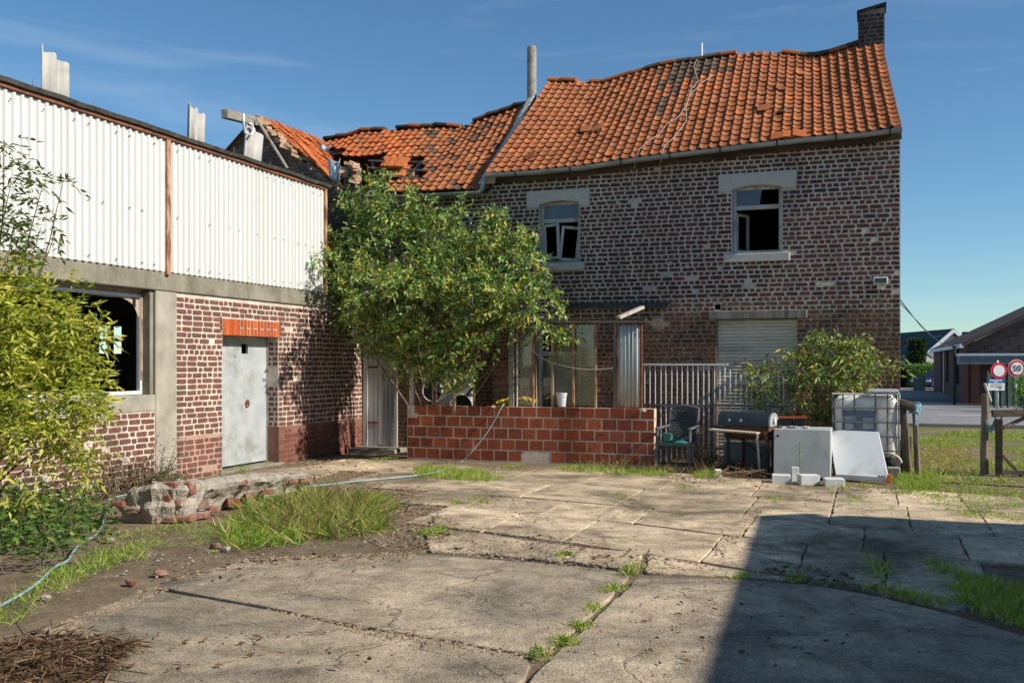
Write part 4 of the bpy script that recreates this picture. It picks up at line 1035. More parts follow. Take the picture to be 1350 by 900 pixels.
# corrugated cladding, sheet by sheet
va, vb, vc = V0, wv(216.5), wv(425)
def cladding(v0, v1):
    m = MB(); pitch = .118; prof = []
    v = v0; 
    while v < v1 - 1e-6:
        for (f, h) in ((0, 0), (.46, 0), (.60, .026), (.86, .026)):
            y = v + f * pitch
            if y < v1: prof.append((y, h))
        v += pitch
    prof.append((v1, 0)); n = len(prof)
    zbm = zb1 - .015; 
    for z in (zbm, ztop):
        for y, h in prof: m.v.append((UW + .036 + h, y, z))
    for i in range(n - 1): m.face((i, i + 1, n + i + 1, n + i))
    o = m.build('cladding_sheet', 'sheet_white', shop); sm = o.modifiers.new('solid', 'SOLIDIFY'); sm.thickness = .004; sm.offset = -1; return o
for (s0, s1) in ((va, vb), (vb + .04, vc)):
    nsh = max(1, round((s1 - s0) / .95))
    for k in range(nsh):
        o = cladding(lerp(s0, s1, k / nsh), lerp(s0, s1, (k + 1) / nsh) + (.012 if k < nsh - 1 else 0)); o.location.x = .003 * (k % 2)
fx = MB(); rs = random.Random(9)
for zz in (zb1 + .06, 3.65, ztop - .10):
    v = V0 + .3
    while v < vc:
        if rs.random() < .6:
            m = MB(); m.tube([(UW + .06, v, zz), (UW + .068, v, zz)], .011, 7); m.build('fixing_bolt', 'steel_dark', shop)
        v += .236
for px, w in ((216.5, .075), (425, .06)):
    v = wv(px); m = MB(); m.box((UW - .02, v - w / 2, zb1 - .06), (UW + .085, v + w / 2, ztop + .005)); m.build('steel_post', 'rust_pale', shop, bevel=.004)
m = MB(); m.box((UW - .02, V0, ztop + .006), (UW + .085, vc + .05, ztop + .055)); m.build('top_angle', 'rust', shop, bevel=.004)
m = MB(); pts = [(UW - .01, lerp(V0, vc + .1, k / 40), ztop + .088 + random.uniform(-.008, .012)) for k in range(41)]
m.sweep(pts, [(-.13, -.03), (.13, -.03), (.15, .02), (-.12, .035)], closed=True); m.build('roof_edge', 'bitumen', shop)
for k in range(7):
    v = lerp(8.5, vc, k / 7 + .05); m = MB(); m.tube([(UW - .02, v, ztop + .14), (UW - .02, v, ztop + .14 + random.uniform(.05, .12))], .006, 5); m.build('edge_spike', 'steel_dark', shop)
# upright scraps of fibre-cement sheet standing along the roof edge
for k, (px, py0, py1, wd_, lean) in enumerate([(74, 75, 135, .52, 0), (258, 146, 196, .42, .03), (330, 172, 222, .56, .10)]):
    c0 = PU(px, py1, UW - .35); c1 = PU(px + lean * 60, py0, UW - .35); m = MB(); n = 16
    for j, c in enumerate((c0 - Vector((0, 0, .25)), c1)):
        for i in range(n + 1):
            t = i / n - .5; jag = random.Random(i + k * 50).uniform(-.02, .02) if j else 0
            m.v.append((c.x + .05 * math.cos(i / n * 2 * math.pi * 2.5), c.y + t * wd_, c.z + jag - (t * .12 if j else 0)))
    for i in range(n): m.face((i, i + 1, n + 2 + i, n + 1 + i))
    o = m.build('fibre_sheet', 'asbestos', shop, smooth=True); sm = o.modifiers.new('solid', 'SOLIDIFY'); sm.thickness = .014
m = MB(); c = PU(326, 160, UW - .3)
m.tube([c + Vector((0, -.1, .10)), c + Vector((0, -.10, -.02)), c + Vector((0, -.07, -.2)), c + Vector((0, .10, -.2)), c + Vector((0, .16, -.12)), c + Vector((0, .14, -.03)), c + Vector((0, .05, -.02))], .02, 8); m.build('hook', 'galvanised', shop, smooth=True)
# brick lintel over the door
lm = MB().box((UW - .1, LNT[0], LNT[2]), (UW + .012, LNT[1], LNT[3])).build('door_lintel', 'lintel_mortar', shop)
nb = 17; bw = (LNT[1] - LNT[0]) / nb
for k in range(nb):
    z0, z1 = LNT[2] - .004, LNT[3] - .004
    parts = [(z0, z1)] if k in (1, 2, 3, 14) else ([(z0, lerp(z0, z1, .45)), (lerp(z0, z1, .55), z1)] if k % 2 else [(z0, z1)])
    for (a, b) in parts:
        m = MB(); m.box((UW - .02, LNT[0] + bw * k + (.002 if k in (1, 2, 3) else .010), a), (UW + .020, LNT[0] + bw * (k + 1) - (.002 if k in (1, 2, 3) else .010), b)); m.build('brick', 'lintel_brick', lm, bevel=.003)
for v, w in ((LNT[0] - .03, .035), (LNT[1] + .008, .03)):
    m = MB(); m.box((UW - .03, v, LNT[2] + .07), (UW + .006, v + w, LNT[3] + .02)); m.build('lintel_gap', 'black', shop)
# metal door
REV = .22; ux = UW - REV
dv0, dv1 = DOOR[0] + .012, DOOR[1] - .02
door = MB(); hx0, hx1, hz0, hz1 = wv(334), wv(342.5), wz(338, 466), wz(338, 453)
door = wall_solid('y', ux, ux - .04, dv0, dv1, .05, DOOR[3] - .01, [(hx0, hx1, hz0, hz1)]).build('door', 'door_metal', shop, bevel=.004)
m = MB(); hv = wv(341); hzz = wz(341, 532)
m.tube([(ux + .012, hv + .045 * math.cos(a), hzz + .055 * math.sin(a)) for a in [2 * math.pi * k / 14 for k in range(14)]] + [(ux + .012, hv + .045, hzz)], .010, 6); m.build('handle', 'rust', door, smooth=True)
m = MB(); m.box((ux, hv - .01, hzz - .012), (ux + .02, hv + .035, hzz + .03)); m.build('lock_plate', 'rust', door)
for (vv, zz) in ((wv(304), wz(304, 534)), (wv(326), wz(326, 470))):
    m = MB(); m.tube([(ux - .001, vv, zz), (ux + .004, vv, zz)], .014, 8); m.build('door_hole', 'rust', door)
m = MB(); m.box((ux - .03, dv1 + .001, .02), (ux + .015, DOOR[1] - .001, DOOR[3] - .01)); m.build('door_jamb', 'zinc', shop)
rl = MB().box((UW - REV, DOOR[1] - .0, .02), (UW - .27, DOOR[1] + .01, .03))
lay(sw_hi, 'workshop_brick', 'x', DOOR[1], -1, [(PLZ + CW * (i + .5), CW, [(UW - REV + .02, UW - .006)]) for i in range(int((DOOR[3] - PLZ) / CW))], mixed(.11, .09), lambda a, z, r: 1.25 < z < 1.55, .004, 60, None, .018)
m = MB(); m.box((UW - .27, DOOR[0] - .1, -.05), (UW + .05, DOOR[1] + .1, .018)); m.build('threshold', 'concrete_beam', shop, bevel=.01)
# big window: steel frame and what is left of the dusty pane
wu = UW - .17
m = MB(); fz0, fz1 = WIN[2] + .004, WIN[3] - .05; fv0, fv1 = WIN[0], WIN[1] - .07
for (a, b, c, d) in ((fv1 - .045, fv1, fz0, fz1), (fv0, fv1 - .046, fz0, fz0 + .05), (fv0, fv1 - .046, fz1 - .045, fz1), ):
    m.box((wu - .03, a, c), (wu + .03, b, d))
win = m.build('window', 'galvanised', shop, bevel=.004)
m = MB(); m.box((wu + .031, fv1 - .04, fz0 + .2), (wu + .045, fv1 - .012, fz1)); m.build('rust_strip', 'rust_pale', win)
def wp(px, py): q = PU(px, py, wu); return (q.x, q.y, q.z)
shard = [wp(196, 384), wp(196, 515), wp(186, 515), wp(183, 508), wp(189, 492), wp(188, 470), wp(187, 450), wp(184, 425), wp(180, 412), wp(176, 402), wp(168, 396), wp(160, 392), wp(140, 391), wp(118, 388), wp(95, 384), wp(60, 378), wp(30, 372), wp(30, 346)]
m = MB(); m.prism(shard, (.004, 0, 0)); m.build('broken_pane', 'glass_dusty', win)
m = MB(); m.box((wu + .006, wv(188), wz(190, 405)), (wu + .02, wv(191), wz(190, 393))); m.build('window_catch', 'black', win)
m = MB(); m.box((UW - .25, WIN[1] - .066, WIN[2]), (UW - .02, WIN[1] - .002, WIN[3])); m.build('window_reveal', 'concrete_beam', shop)
# room behind: floor, roof, rear wall with a small barred window, end walls
UB = -16.6; vP = vc + .03
bl_, br_ = PV(121, 448, vP), PV(160, 448, vP); BW = (bl_.x, br_.x, PV(140, 466, vP).z, PV(140, 430, vP).z)
m = MB(); m.box((UB - .25, V0, -.05), (UB, vP + .15, 4.2)); m.build('rear_wall', 'dark_room', shop)
wall_solid('x', vP, vP + .18, UB + .01, UW - .28, -.05, 4.25, [BW]).build('end_wall', 'dark_room', shop)
m = MB(); xm_ = (BW[0] + BW[1]) / 2; zm_ = (BW[2] + BW[3]) / 2
for k, (q, r_, s_, t_) in enumerate([(BW[0], BW[0] + .06, BW[2], BW[3]), (BW[1] - .06, BW[1], BW[2], BW[3]), (xm_ - .06, xm_ + .06, BW[2], BW[3]), (BW[0], BW[1], zm_ - .03, zm_ + .03)]): m.box((q, vP + .08 + .001 * k, s_), (r_, vP + .13 + .001 * k, t_))
m.build('rear_window', 'wood_grey', shop)
m = MB(); m.box((UB + .01, V0 - .2, -.05), (UW - .28, V0, 4.3)); m.build('end_wall', 'dark_room', shop)
m = MB(); m.box((UB, V0, -.08), (UW - .27, vP + .1, -.04)); m.build('floor', 'dark_room', shop)
m = MB(); m.prism([(UB - .3, V0 - .2, 4.22), (UW + .0, V0 - .2, 4.70), (UW + .0, V0 - .2, 4.76), (UB - .3, V0 - .2, 4.30)], (0, vc - V0 + .25, 0)); m.build('roof', 'bitumen', shop)
m = MB(); m.box((UW - .24, V0, zb1 + .001), (UW - .10, vc, 4.66)); m.build('inner_lining', 'dark_room', shop)
# ================================================================== BUILDING OUT OF VIEW ON THE RIGHT (its shadow lies across the yard)
sc_ = G(1004, 681); BU = 4.8; BH = math.tan(SUN_EL) * (BU - sc_.x) / math.cos(SUN_AZ)
bv1 = sc_.y + (BU - sc_.x) * math.tan(SUN_AZ)
barn = thing('brick_barn', (BU, bv1, 0), 'brick barn beside the yard, right of the view, shading the near concrete', 'barn')
bw_ = wall_solid('y', BU, BU + .3, -9.0, bv1, -.05, BH - .05, [(-3.0, -.2, -.04, 2.4), (3.5, 4.6, 1.0, 2.1)]).build('front_wall', 'workshop_mortar', barn)
lay(bw_, 'workshop_brick', 'y', BU, -1, [(.0 + .082 * (i + .5), .082, spans_minus(-9.0, bv1, .082 * (i + .5), [(-3.0, -.2, -.04, 2.4), (3.5, 4.6, 1.0, 2.1)])) for i in range(int((BH - .1) / .082))], mixed(.215, .098), None, .006, 0, None, .016)
m = MB(); m.prism([(BU + .31, bv1, -.05), (BU + 6, bv1, -.05), (BU + 6, bv1, BH - .1), (BU + 3.1, bv1, BH + 1.6), (BU + .31, bv1, BH - .1)], (0, -.3, 0)); m.build('gable_wall', 'workshop_brick', barn)
m = MB(); m.prism([(BU - .05, -9.2, BH - .05), (BU + 3.1, -9.2, BH + 1.75), (BU + 3.1, -9.2, BH + 1.87), (BU - .05, -9.2, BH)], (0, bv1 + 9.22, 0)); m.build('roof', 'tile', barn)
m = MB(); m.box((BU + .12, -2.98, 0), (BU + .18, -.22, 2.38)); m.build('barn_door', 'wood_grey', barn)
m = MB(); m.box((BU + .12, 3.52, 1.02), (BU + .15, 4.58, 2.08)); m.build('pane', 'far_glass', barn)

barn.rotation_euler = (0, 0, math.radians(3.2))
# ================================================================== FOLIAGE HELPERS
def unit(a): return a / np.maximum(np.linalg.norm(a, axis=1, keepdims=True), 1e-9)
def leaf_mesh(name, pos, dirs, length, width, mat, parent, droop=.25, tint=None, shape=.45):
    n = len(pos); d = unit(dirs); r = RNG.normal(size=(n, 3)); side = unit(np.cross(d, r * 1.0 + np.array([0, 0, 1.0])))
    nrm = np.cross(side, d); L = length[:, None]; Wd = width[:, None]
    base = pos; tip = pos + d * L - np.array([0, 0, 1.0]) * L * droop
    mid = pos + d * L * shape - np.array([0, 0, 1.0]) * L * droop * .25
    l = mid + side * Wd * .5 + nrm * Wd * .18; rr = mid - side * Wd * .5 + nrm * Wd * .18
    v = np.stack([base, l, tip, rr], 1).reshape(-1, 3)
    i = np.arange(n) * 4
    f = np.stack([np.stack([i, i + 1, i + 2], 1), np.stack([i, i + 2, i + 3], 1)], 1).reshape(-1, 3)
    me = bpy.data.meshes.new(name)
    me.vertices.add(len(v)); me.vertices.foreach_set('co', v.ravel().astype(np.float32))
    me.loops.add(f.size); me.loops.foreach_set('vertex_index', f.ravel().astype(np.int32))
    me.polygons.add(len(f)); me.polygons.foreach_set('loop_start', (np.arange(len(f)) * 3).astype(np.int32))
    t = RNG.random(n) if tint is None else tint
    at = me.attributes.new('tint', 'FLOAT', 'FACE'); at.data.foreach_set('value', np.repeat(np.clip(t, .005, .995), 2).astype(np.float32))
    me.update(calc_edges=True); me.validate(); me.materials.append(MT[mat])
    o = bpy.data.objects.new(name, me); COL.objects.link(o)
    if parent is not None: put_under(o, parent)
    return o
def no_rand(mat):
    """leaf tints come from the mesh alone, so the object's random value is left out"""
    nt = MT[mat].node_tree
    for n in nt.nodes:
        if n.type == 'OBJECT_INFO':
            for l in list(n.outputs['Random'].links): nt.links.remove(l)
for q in ('leaf_buddleja', 'leaf_elder', 'leaf_elder_dark', 'leaf_nettle', 'leaf_hedge', 'leaf_ivy', 'grass', 'grass_dry', 'leaf_dead', 'flower_dead'): no_rand(q)
def crown(blobs, per, twig, nleaf, L, Wd, up=.35, inner=.35, fan=1.0, gap=0.0, stems=None, arch=.0):
    """blobs: (centre Vector, rx, ry, rz). returns leaf arrays + twig ends"""
    from mathutils import noise as _nz
    P_, D_, E_ = [], [], []
    for (c, rx, ry, rz) in blobs:
        n = max(3, int(per * (rx * rz + rx * ry + ry * rz) / 3))
        d = unit(RNG.normal(size=(n, 3))); rad = inner + (1 - inner) * RNG.random(n) ** .6
        o = np.array(c) + d * rad[:, None] * np.array([rx, ry, rz]) * .82
        td = unit(d * np.array([1, 1, .8]) + np.array([0, 0, up]) + RNG.normal(size=(n, 3)) * .45)
        if gap > 0:
            kp = np.array([_nz.noise(Vector(q) * 2.6) + .55 * _nz.noise(Vector(q) * 6.5) > gap - .6 for q in o]); o, td, d = o[kp], td[kp], d[kp]; n = len(o)
            if n == 0: continue
        tl = twig * (.6 + .7 * RNG.random(n))
        for k in range(nleaf):
            t = (k + .5 + RNG.random(n) * .4) / nleaf
            p = o + td * (tl * t)[:, None] - np.array([0, 0, 1.0]) * (arch * tl * t * t)[:, None]
            ld = unit(td * (.45 + .3 * t[:, None]) + unit(RNG.normal(size=(n, 3))) * fan * .8)
            P_.append(p); D_.append(ld)
        E_.append(np.concatenate([o + td * tl[:, None], td], 1))
    return np.concatenate(P_), np.concatenate(D_), np.concatenate(E_)
def limbs(root, parent, base, targets, r0, mat='bark', sway=.25):
    m = MB(); rs = random.Random(len(targets))
    base = Vector(base)
    for t in targets:
        t = Vector(t); mid = base.lerp(t, .45) + Vector((rs.uniform(-sway, sway), rs.uniform(-sway, sway) * .5, rs.uniform(0, sway)))
        pts = [base + Vector((rs.uniform(-.06, .06), rs.uniform(-.06, .06), 0))]
        for k in range(1, 7):
            u = k / 6; pts.append(base * (1 - u) ** 2 + mid * 2 * u * (1 - u) + t * u * u + Vector((rs.uniform(-.02, .02), rs.uniform(-.02, .02), 0)))
        m.tube(pts, [r0 * (1 - .8 * k / 6) for k in range(7)], 6)
    return m.build('trunk', mat, root, smooth=True)
def panicles(ends, k, L, mat, parent, name='flower_spike'):
    idx = RNG.choice(len(ends), min(k, len(ends)), replace=False); P_, D_ = [], []
    for i in idx:
        o, d = ends[i, :3], ends[i, 3:]; d = d * .6 + np.array([0, 0, -.25 if RNG.random() < .6 else .4])
        for j in range(14):
            P_.append(o + d * L * j / 14); D_.append(RNG.normal(size=3) + d)
    P_ = np.array(P_); D_ = np.array(D_); n = len(P_)
    return leaf_mesh(name, P_, D_, .03 + .012 * RNG.random(n), .016 + .008 * RNG.random(n), mat, parent, 0, tint=np.repeat(RNG.random(len(idx)), 14))
def clumps(blobs, k=7, size=.42, seed=1):
    rs = random.Random(seed); out = []
    for (c_, rx, ry, rz) in blobs:
        out.append((c_, rx * .55, ry * .55, rz * .55))
        for _ in range(max(2, int(k * min(1.6, rx / .45)))):
            d_ = Vector((rs.gauss(0, 1), rs.gauss(0, 1), rs.gauss(0, 1))).normalized(); q = rs.uniform(.6, 1.12); f = size * rs.uniform(.55, 1.25)
            out.append((c_ + Vector((d_.x * rx * q, d_.y * ry * q, d_.z * rz * q)), rx * f, ry * f, rz * f * .85))
    return out
def blob(px, py, v, rpx, ry=None, k=1.0):
    p = PV(px, py, v); r = rpx / F * depth(p) * k; return (p, r, ry if ry else r * .8, r)

# ---- the big butterfly bush over the lean-to
bush = thing('butterfly_bush', PV(500, 590, 15.9), 'big overgrown green bush with yellow leaves covering the lean-to', 'bush')
B1 = [blob(*b) for b in [(452, 320, 15.75, 36, .55), (434, 368, 15.6, 24, .45), (470, 272, 15.9, 26, .45), (490, 250, 15.95, 17, .35), (520, 300, 15.7, 46, .7), (585, 312, 15.6, 46, .7), (632, 335, 15.5, 40, .65), (668, 330, 15.6, 30, .5), (690, 315, 15.7, 15, .35), (480, 385, 15.3, 52, .8), (548, 380, 15.0, 62, .9), (615, 385, 15.0, 56, .85), (672, 385, 15.1, 42, .7), (710, 402, 15.1, 28, .5), (733, 408, 15.1, 15, .3), (560, 440, 14.95, 46, .7), (606, 455, 14.95, 34, .5), (508, 432, 15.1, 38, .6), (465, 425, 15.4, 22, .4), (648, 424, 15.0, 30, .5), (690, 415, 15.0, 24, .4), (612, 492, 15.05, 16, .25), (597, 512, 15.1, 9, .15), (588, 490, 15.05, 14, .22), (455, 455, 15.4, 9, .2), (520, 470, 15.1, 18, .3), (505, 490, 15.1, 7, .15), (468, 262, 15.9, 24, .4), (505, 262, 15.9, 26, .4), (535, 275, 15.85, 24, .4), (440, 400, 15.5, 22, .35), (448, 430, 15.45, 18, .3), (470, 452, 15.35, 18, .3), (540, 475, 15.0, 18, .25), (735, 440, 15.3, 9, .15), (748, 452, 15.3, 7, .12), (552, 262, 15.8, 18, .35), (600, 272, 15.75, 16, .35), (640, 290, 15.7, 18, .35), (655, 300, 15.7, 14, .3)]]
p_, d_, e_ = crown(clumps(B1, 7, .40, 3), 580, .24, 11, 0, 0, up=.45, inner=.38, arch=.12, gap=.42)
keep = RNG.random(len(p_)) < .92; p_, d_ = p_[keep], d_[keep]
hl = np.sin(p_[:, 0] * 3.1) * np.sin(p_[:, 1] * 2.7 + 1) * np.sin(p_[:, 2] * 3.7); tn = np.clip(RNG.random(len(p_)) * .94 + hl * .12, .01, .94); ye = RNG.random(len(p_)) < .016; tn[ye] = .975
leaf_mesh('crown', p_, d_, .06 + .085 * RNG.random(len(p_)) ** 1.5, .026 + .026 * RNG.random(len(p_)), 'leaf_buddleja', bush, .18, tn, .42)
panicles(e_, 330, .15, 'flower_dead', bush)
limbs(bush, bush, PV(575, 585, 16.3), [b[0] + Vector((0, .15, 0)) for b in B1[:22:2]], .03, 'bark', .3)
m = MB(); m.tube([PV(598, 545, 15.15), PV(599, 525, 15.12), PV(597, 505, 15.08), PV(602, 470, 15.05)], [.035, .03, .025, .02], 7); m.build('branch', 'bark_pale', bush, smooth=True)
# ---- butterfly bush on the right, behind the junk
bush2 = thing('butterfly_bush', PV(1085, 600, 16.1), 'smaller butterfly bush with purple flowers beside the water tank', 'bush')
B2 = [blob(*b) for b in [(1035, 505, 15.9, 38, .5), (1080, 490, 15.85, 42, .5), (1125, 490, 15.9, 36, .45), (1060, 470, 15.95, 26, .35), (1085, 458, 16.0, 18, .25), (1130, 462, 16.0, 22, .3), (1155, 478, 15.95, 18, .25), (1010, 515, 15.85, 22, .3), (1050, 540, 15.75, 30, .35), (1090, 530, 15.7, 28, .3), (1000, 500, 15.9, 12, .2), (1120, 520, 15.7, 20, .25), (1082, 445, 16.0, 7, .12), (1165, 500, 15.95, 12, .2), (1150, 455, 16.05, 10, .15), (992, 530, 15.85, 12, .18)]]
p_, d_, e_ = crown(clumps(B2, 5, .42, 5), 520, .28, 9, 0, 0, up=.5, inner=.3, arch=.5, gap=.36)
tn = np.clip(RNG.random(len(p_)) * .80 + .08, .01, .93)
leaf_mesh('crown', p_, d_, .08 + .05 * RNG.random(len(p_)), .022 + .012 * RNG.random(len(p_)), 'leaf_buddleja', bush2, .35, tn, .42)
panicles(e_, 150, .15, 'flower_dead', bush2)
limbs(bush2, bush2, PV(1080, 600, 16.0), [b[0] for b in B2[::2]], .02, 'bark', .3)
# ---- elder tree at the left edge
eld = thing('elder_tree', P(-30, 690, 9.0), 'yellow-green leafy elder tree in front of the workshop window', 'tree')
def pinnate(centres, n_per, spread, L, stalk, npair, mat, name, parent, tintc=.5, outward=None, flat=.35):
    P_, D_, T_ = [], [], []
    st = MB()
    for (c, r) in centres:
        n = max(2, int(n_per * r * r))
        for _ in range(n):
            d = RNG.normal(size=3); d /= np.linalg.norm(d)
            o = np.array(c) + d * r * (.35 + .65 * RNG.random() ** .7) * np.array([1, 1, 1.0])
            sd = d * np.array([1, 1, .5]) + np.array([.15, -.1, .12]) + RNG.normal(size=3) * .6; sd /= np.linalg.norm(sd)
            tv = np.clip(tintc + RNG.normal() * .30, .01, .99); sl_ = stalk * RNG.uniform(.7, 1.25)
            sidev = np.cross(sd, np.array([0, 0, 1.0])); sidev /= np.linalg.norm(sidev) + 1e-9
            for k in range(npair):
                q = o + sd * sl_ * (.25 + .75 * k / (npair - 1)) - np.array([0, 0, .35]) * sl_ * (k / (npair - 1)) ** 2
                for sg_ in (-1, 1):
                    if k == npair - 1 and sg_ == 1: ldv = sd
                    elif k == npair - 1: continue
                    else: ldv = sd * .55 + sidev * sg_ * .8 + RNG.normal(size=3) * .34
                    P_.append(q); D_.append(ldv); T_.append(np.clip(tv + RNG.normal() * .08, .01, .99))
    P_ = np.array(P_); n = len(P_)
    return leaf_mesh(name, P_, np.array(D_), L * (.75 + .5 * RNG.random(n)), L * .30 * (.8 + .4 * RNG.random(n)), mat, parent, .22, np.array(T_), .42)
def eb(px, py, Y, rpx): return (P(px, py, Y), rpx / F * Y)
E1 = [eb(*b) for b in [(30, 390, 9.2, 44), (80, 405, 9.4, 34), (15, 450, 8.9, 50), (70, 455, 9.1, 46), (105, 445, 9.3, 26), (40, 510, 8.9, 52), (90, 505, 9.1, 38), (120, 480, 9.3, 20), (20, 560, 8.8, 40), (75, 555, 9.0, 34), (110, 540, 9.2, 22), (105, 590, 9.1, 20), (60, 595, 9.0, 22), (20, 355, 9.1, 26), (-40, 430, 8.9, 60), (-40, 530, 8.8, 60), (130, 530, 9.3, 8), (112, 615, 9.05, 12)]]
E1c = []
rs = random.Random(15)
for (q, r) in E1:
    E1c.append((q, r * .6))
    for _ in range(7):
        dv = Vector((rs.gauss(0, 1), rs.gauss(0, 1), rs.gauss(0, 1))).normalized(); E1c.append((q + dv * r * rs.uniform(.6, 1.15), r * rs.uniform(.22, .5)))
pinnate(E1c, 820, 0, .088, .20, 4, 'leaf_elder', 'crown', eld, .42)
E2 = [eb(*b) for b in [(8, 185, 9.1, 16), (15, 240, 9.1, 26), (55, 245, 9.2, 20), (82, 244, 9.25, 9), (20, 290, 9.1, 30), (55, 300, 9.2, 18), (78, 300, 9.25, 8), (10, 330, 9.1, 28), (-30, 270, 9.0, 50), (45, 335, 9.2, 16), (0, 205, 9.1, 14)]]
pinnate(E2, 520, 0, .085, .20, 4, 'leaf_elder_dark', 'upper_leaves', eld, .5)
E3 = [eb(*b) for b in [(45, 640, 8.9, 20), (20, 620, 8.9, 16), (52, 668, 8.8, 14), (100, 635, 9.0, 9), (10, 650, 8.8, 16)]]
pinnate(E3, 330, 0, .11, .2, 3, 'leaf_elder', 'low_leaves', eld, .6)
limbs(eld, eld, P(-60, 690, 9.1), [b[0] for b in E1[::2]] + [b[0] for b in E2], .018, 'bark', .3)
# ---- nettles and brambles under it
def weeds(name, label, cat, pts, L, Wd, mat, per, h, kind=None, tint=(.2, .9), spread=.12, stem=True):
    root = thing(name, pts[0], label, cat) if kind is None else None
    P_, D_ = [], []; m = MB()
    for p in pts:
        hh = h * RNG.uniform(.5, 1.15); lean = np.array([RNG.normal() * .25, RNG.normal() * .25, 1.0])
        n = int(per * RNG.uniform(.6, 1.3))
        if stem: m.tube([p, Vector(np.array(p) + lean * hh * .5), Vector(np.array(p) + lean * hh)], [.006, .005, .003], 4)
        for k in range(n):
            t = RNG.random() ** .7; P_.append(np.array(p) + lean * hh * t + RNG.normal(size=3) * spread * np.array([1, 1, .4])); d = RNG.normal(size=3); d[2] = abs(d[2]) * .3; D_.append(d)
    P_ = np.array(P_); D_ = np.array(D_); n = len(P_); tn = tint[0] + (tint[1] - tint[0]) * RNG.random(n)
    o = leaf_mesh('leaves' if root else name, P_, D_, L * (.6 + .8 * RNG.random(n)), Wd * (.6 + .8 * RNG.random(n)), mat, root, .3, tn)
    if root and stem:
        if len(pts) <= 6:
            for k in range(len(pts)):
                q = MB(); q.v = m.v[k * 12:(k + 1) * 12]; q.f = [tuple(i - k * 12 for i in f) for f in m.f[k * 10:(k + 1) * 10]]; q.t = [0] * 10; q.build('stem', 'bark', root)
        else: tag(m.build('stems', 'bark', root), kind='stuff')
    if kind: tag(o, label, cat, kind=kind)
    return root or o
def scatter(poly, n, z=.0):
    pts = [G(*p) for p in poly]; x0, x1 = min(p.x for p in pts), max(p.x for p in pts); y0, y1 = min(p.y for p in pts), max(p.y for p in pts); out = []; c = 0
    while len(out) < n and c < n * 60:
        c += 1; x, y = random.uniform(x0, x1), random.uniform(y0, y1)
        if in_poly(x, y, pts): out.append(Vector((x, y, z)))
    return out
weeds('nettle_patch', 'patch of dark green nettles at the foot of the elder tree', 'weeds', scatter([(-30, 780), (90, 745), (155, 700), (150, 676), (60, 668), (-40, 676)], 105), .07, .035, 'leaf_nettle', 24, .34)
weeds('bramble_patch', 'tangle of dead brown brambles along the workshop wall', 'weeds', scatter([(60, 668), (235, 650), (228, 636), (60, 644)], 90), .05, .02, 'leaf_dead', 26, .42, tint=(.1, .8))
weeds('wall_weed', 'low green weeds growing at the concrete column foot', 'weeds', scatter([(165, 650), (232, 644), (232, 634), (170, 640)], 34), .05, .022, 'leaf_nettle', 22, .16)
rs = random.Random(12)
for k, (px, h) in enumerate([(138, .62), (150, .5), (160, .75), (172, .8), (183, .6), (193, .55)]):
    pass
for k, (px, py, n, h, mat) in enumerate([(160, 625, 3, .62, 'leaf_nettle'), (178, 628, 4, .70, 'leaf_nettle'), (196, 632, 2, .5, 'leaf_dead'), (214, 630, 2, .62, 'leaf_nettle'), (140, 626, 3, .55, 'leaf_dead')]):
    b = PU(px, py, UW + .12); b.z = 0
    weeds('wall_stalk', ['thin green weed stalk growing against the plinth left of the column', 'tallest weed stalk between the window sill and the ground', 'dark dead weed stalk just left of the concrete column', 'weed stalk growing in front of the concrete column', 'dead weed stalk nearest the elder tree on the brick plinth'][k], 'weed', [b + Vector((rs.uniform(0, .05), rs.uniform(-.08, .08), 0)) for _ in range(n)], .045, .018, mat, 26, h, spread=.03, tint=(.2, .7))

# ================================================================== GRASS, STONES, DEAD STALKS
def grass(name, label, pts, h, w, mat='grass', blades=14, spread=.05, lean=.5, tint=(0, .84), cat='grass'):
    pts = np.array([tuple(p) for p in pts]); k = len(pts)
    n = k * blades; p = np.repeat(pts, blades, 0) + RNG.normal(size=(n, 3)) * np.array([spread, spread, 0])
    d = RNG.normal(size=(n, 3)) * lean; d[:, 2] = 1.0
    L = h * (.45 + .75 * RNG.random(n)) * np.repeat(.6 + .7 * RNG.random(k), blades)
    tn = tint[0] + (tint[1] - tint[0]) * RNG.random(n)
    return tag(leaf_mesh(name, p, d, L, np.full(n, w) * (.7 + .6 * RNG.random(n)), mat, None, .22, tn, .35), label, cat, kind='stuff')
grass('grass_clump', 'tall bright grass clump in front of the rubble wall', scatter([(285, 722), (300, 700), (330, 672), (390, 655), (440, 650), (480, 668), (512, 690), (500, 706), (430, 716), (350, 728)], 430)[:300], .27, .009, 'grass', 13, .07, .85, (0, .95))
grass('grass_clump_dry', 'dry straw among the tall grass clump', scatter([(320, 700), (380, 662), (440, 652), (500, 672), (505, 700), (420, 716)], 230), .42, .006, 'grass_dry', 8, .09, 1.2, (.2, .9))
grass('grass_clump_far', 'short grass right of the straw', scatter([(455, 655), (490, 652), (528, 668), (520, 676), (480, 668)], 110), .13, .007, 'grass', 12, .04, .5)
grass('grass_wall_left', 'grass strip under the clay block wall left', scatter([(545, 622), (560, 616), (625, 620), (662, 632), (655, 637), (600, 634), (552, 630)], 230), .14, .007, 'grass', 13, .04, .5)
grass('grass_wall_mid', 'grass tufts along the clay block wall', scatter([(735, 615), (770, 618), (860, 622), (885, 626), (870, 630), (780, 625), (738, 621)], 130), .14, .007, 'grass', 13, .04, .5)
grass('grass_wall_dry', 'dry stalks along the clay block wall', scatter([(770, 612), (870, 618), (940, 622), (930, 628), (780, 620)], 60), .30, .005, 'grass_dry', 5, .05, .6, (.3, .95))
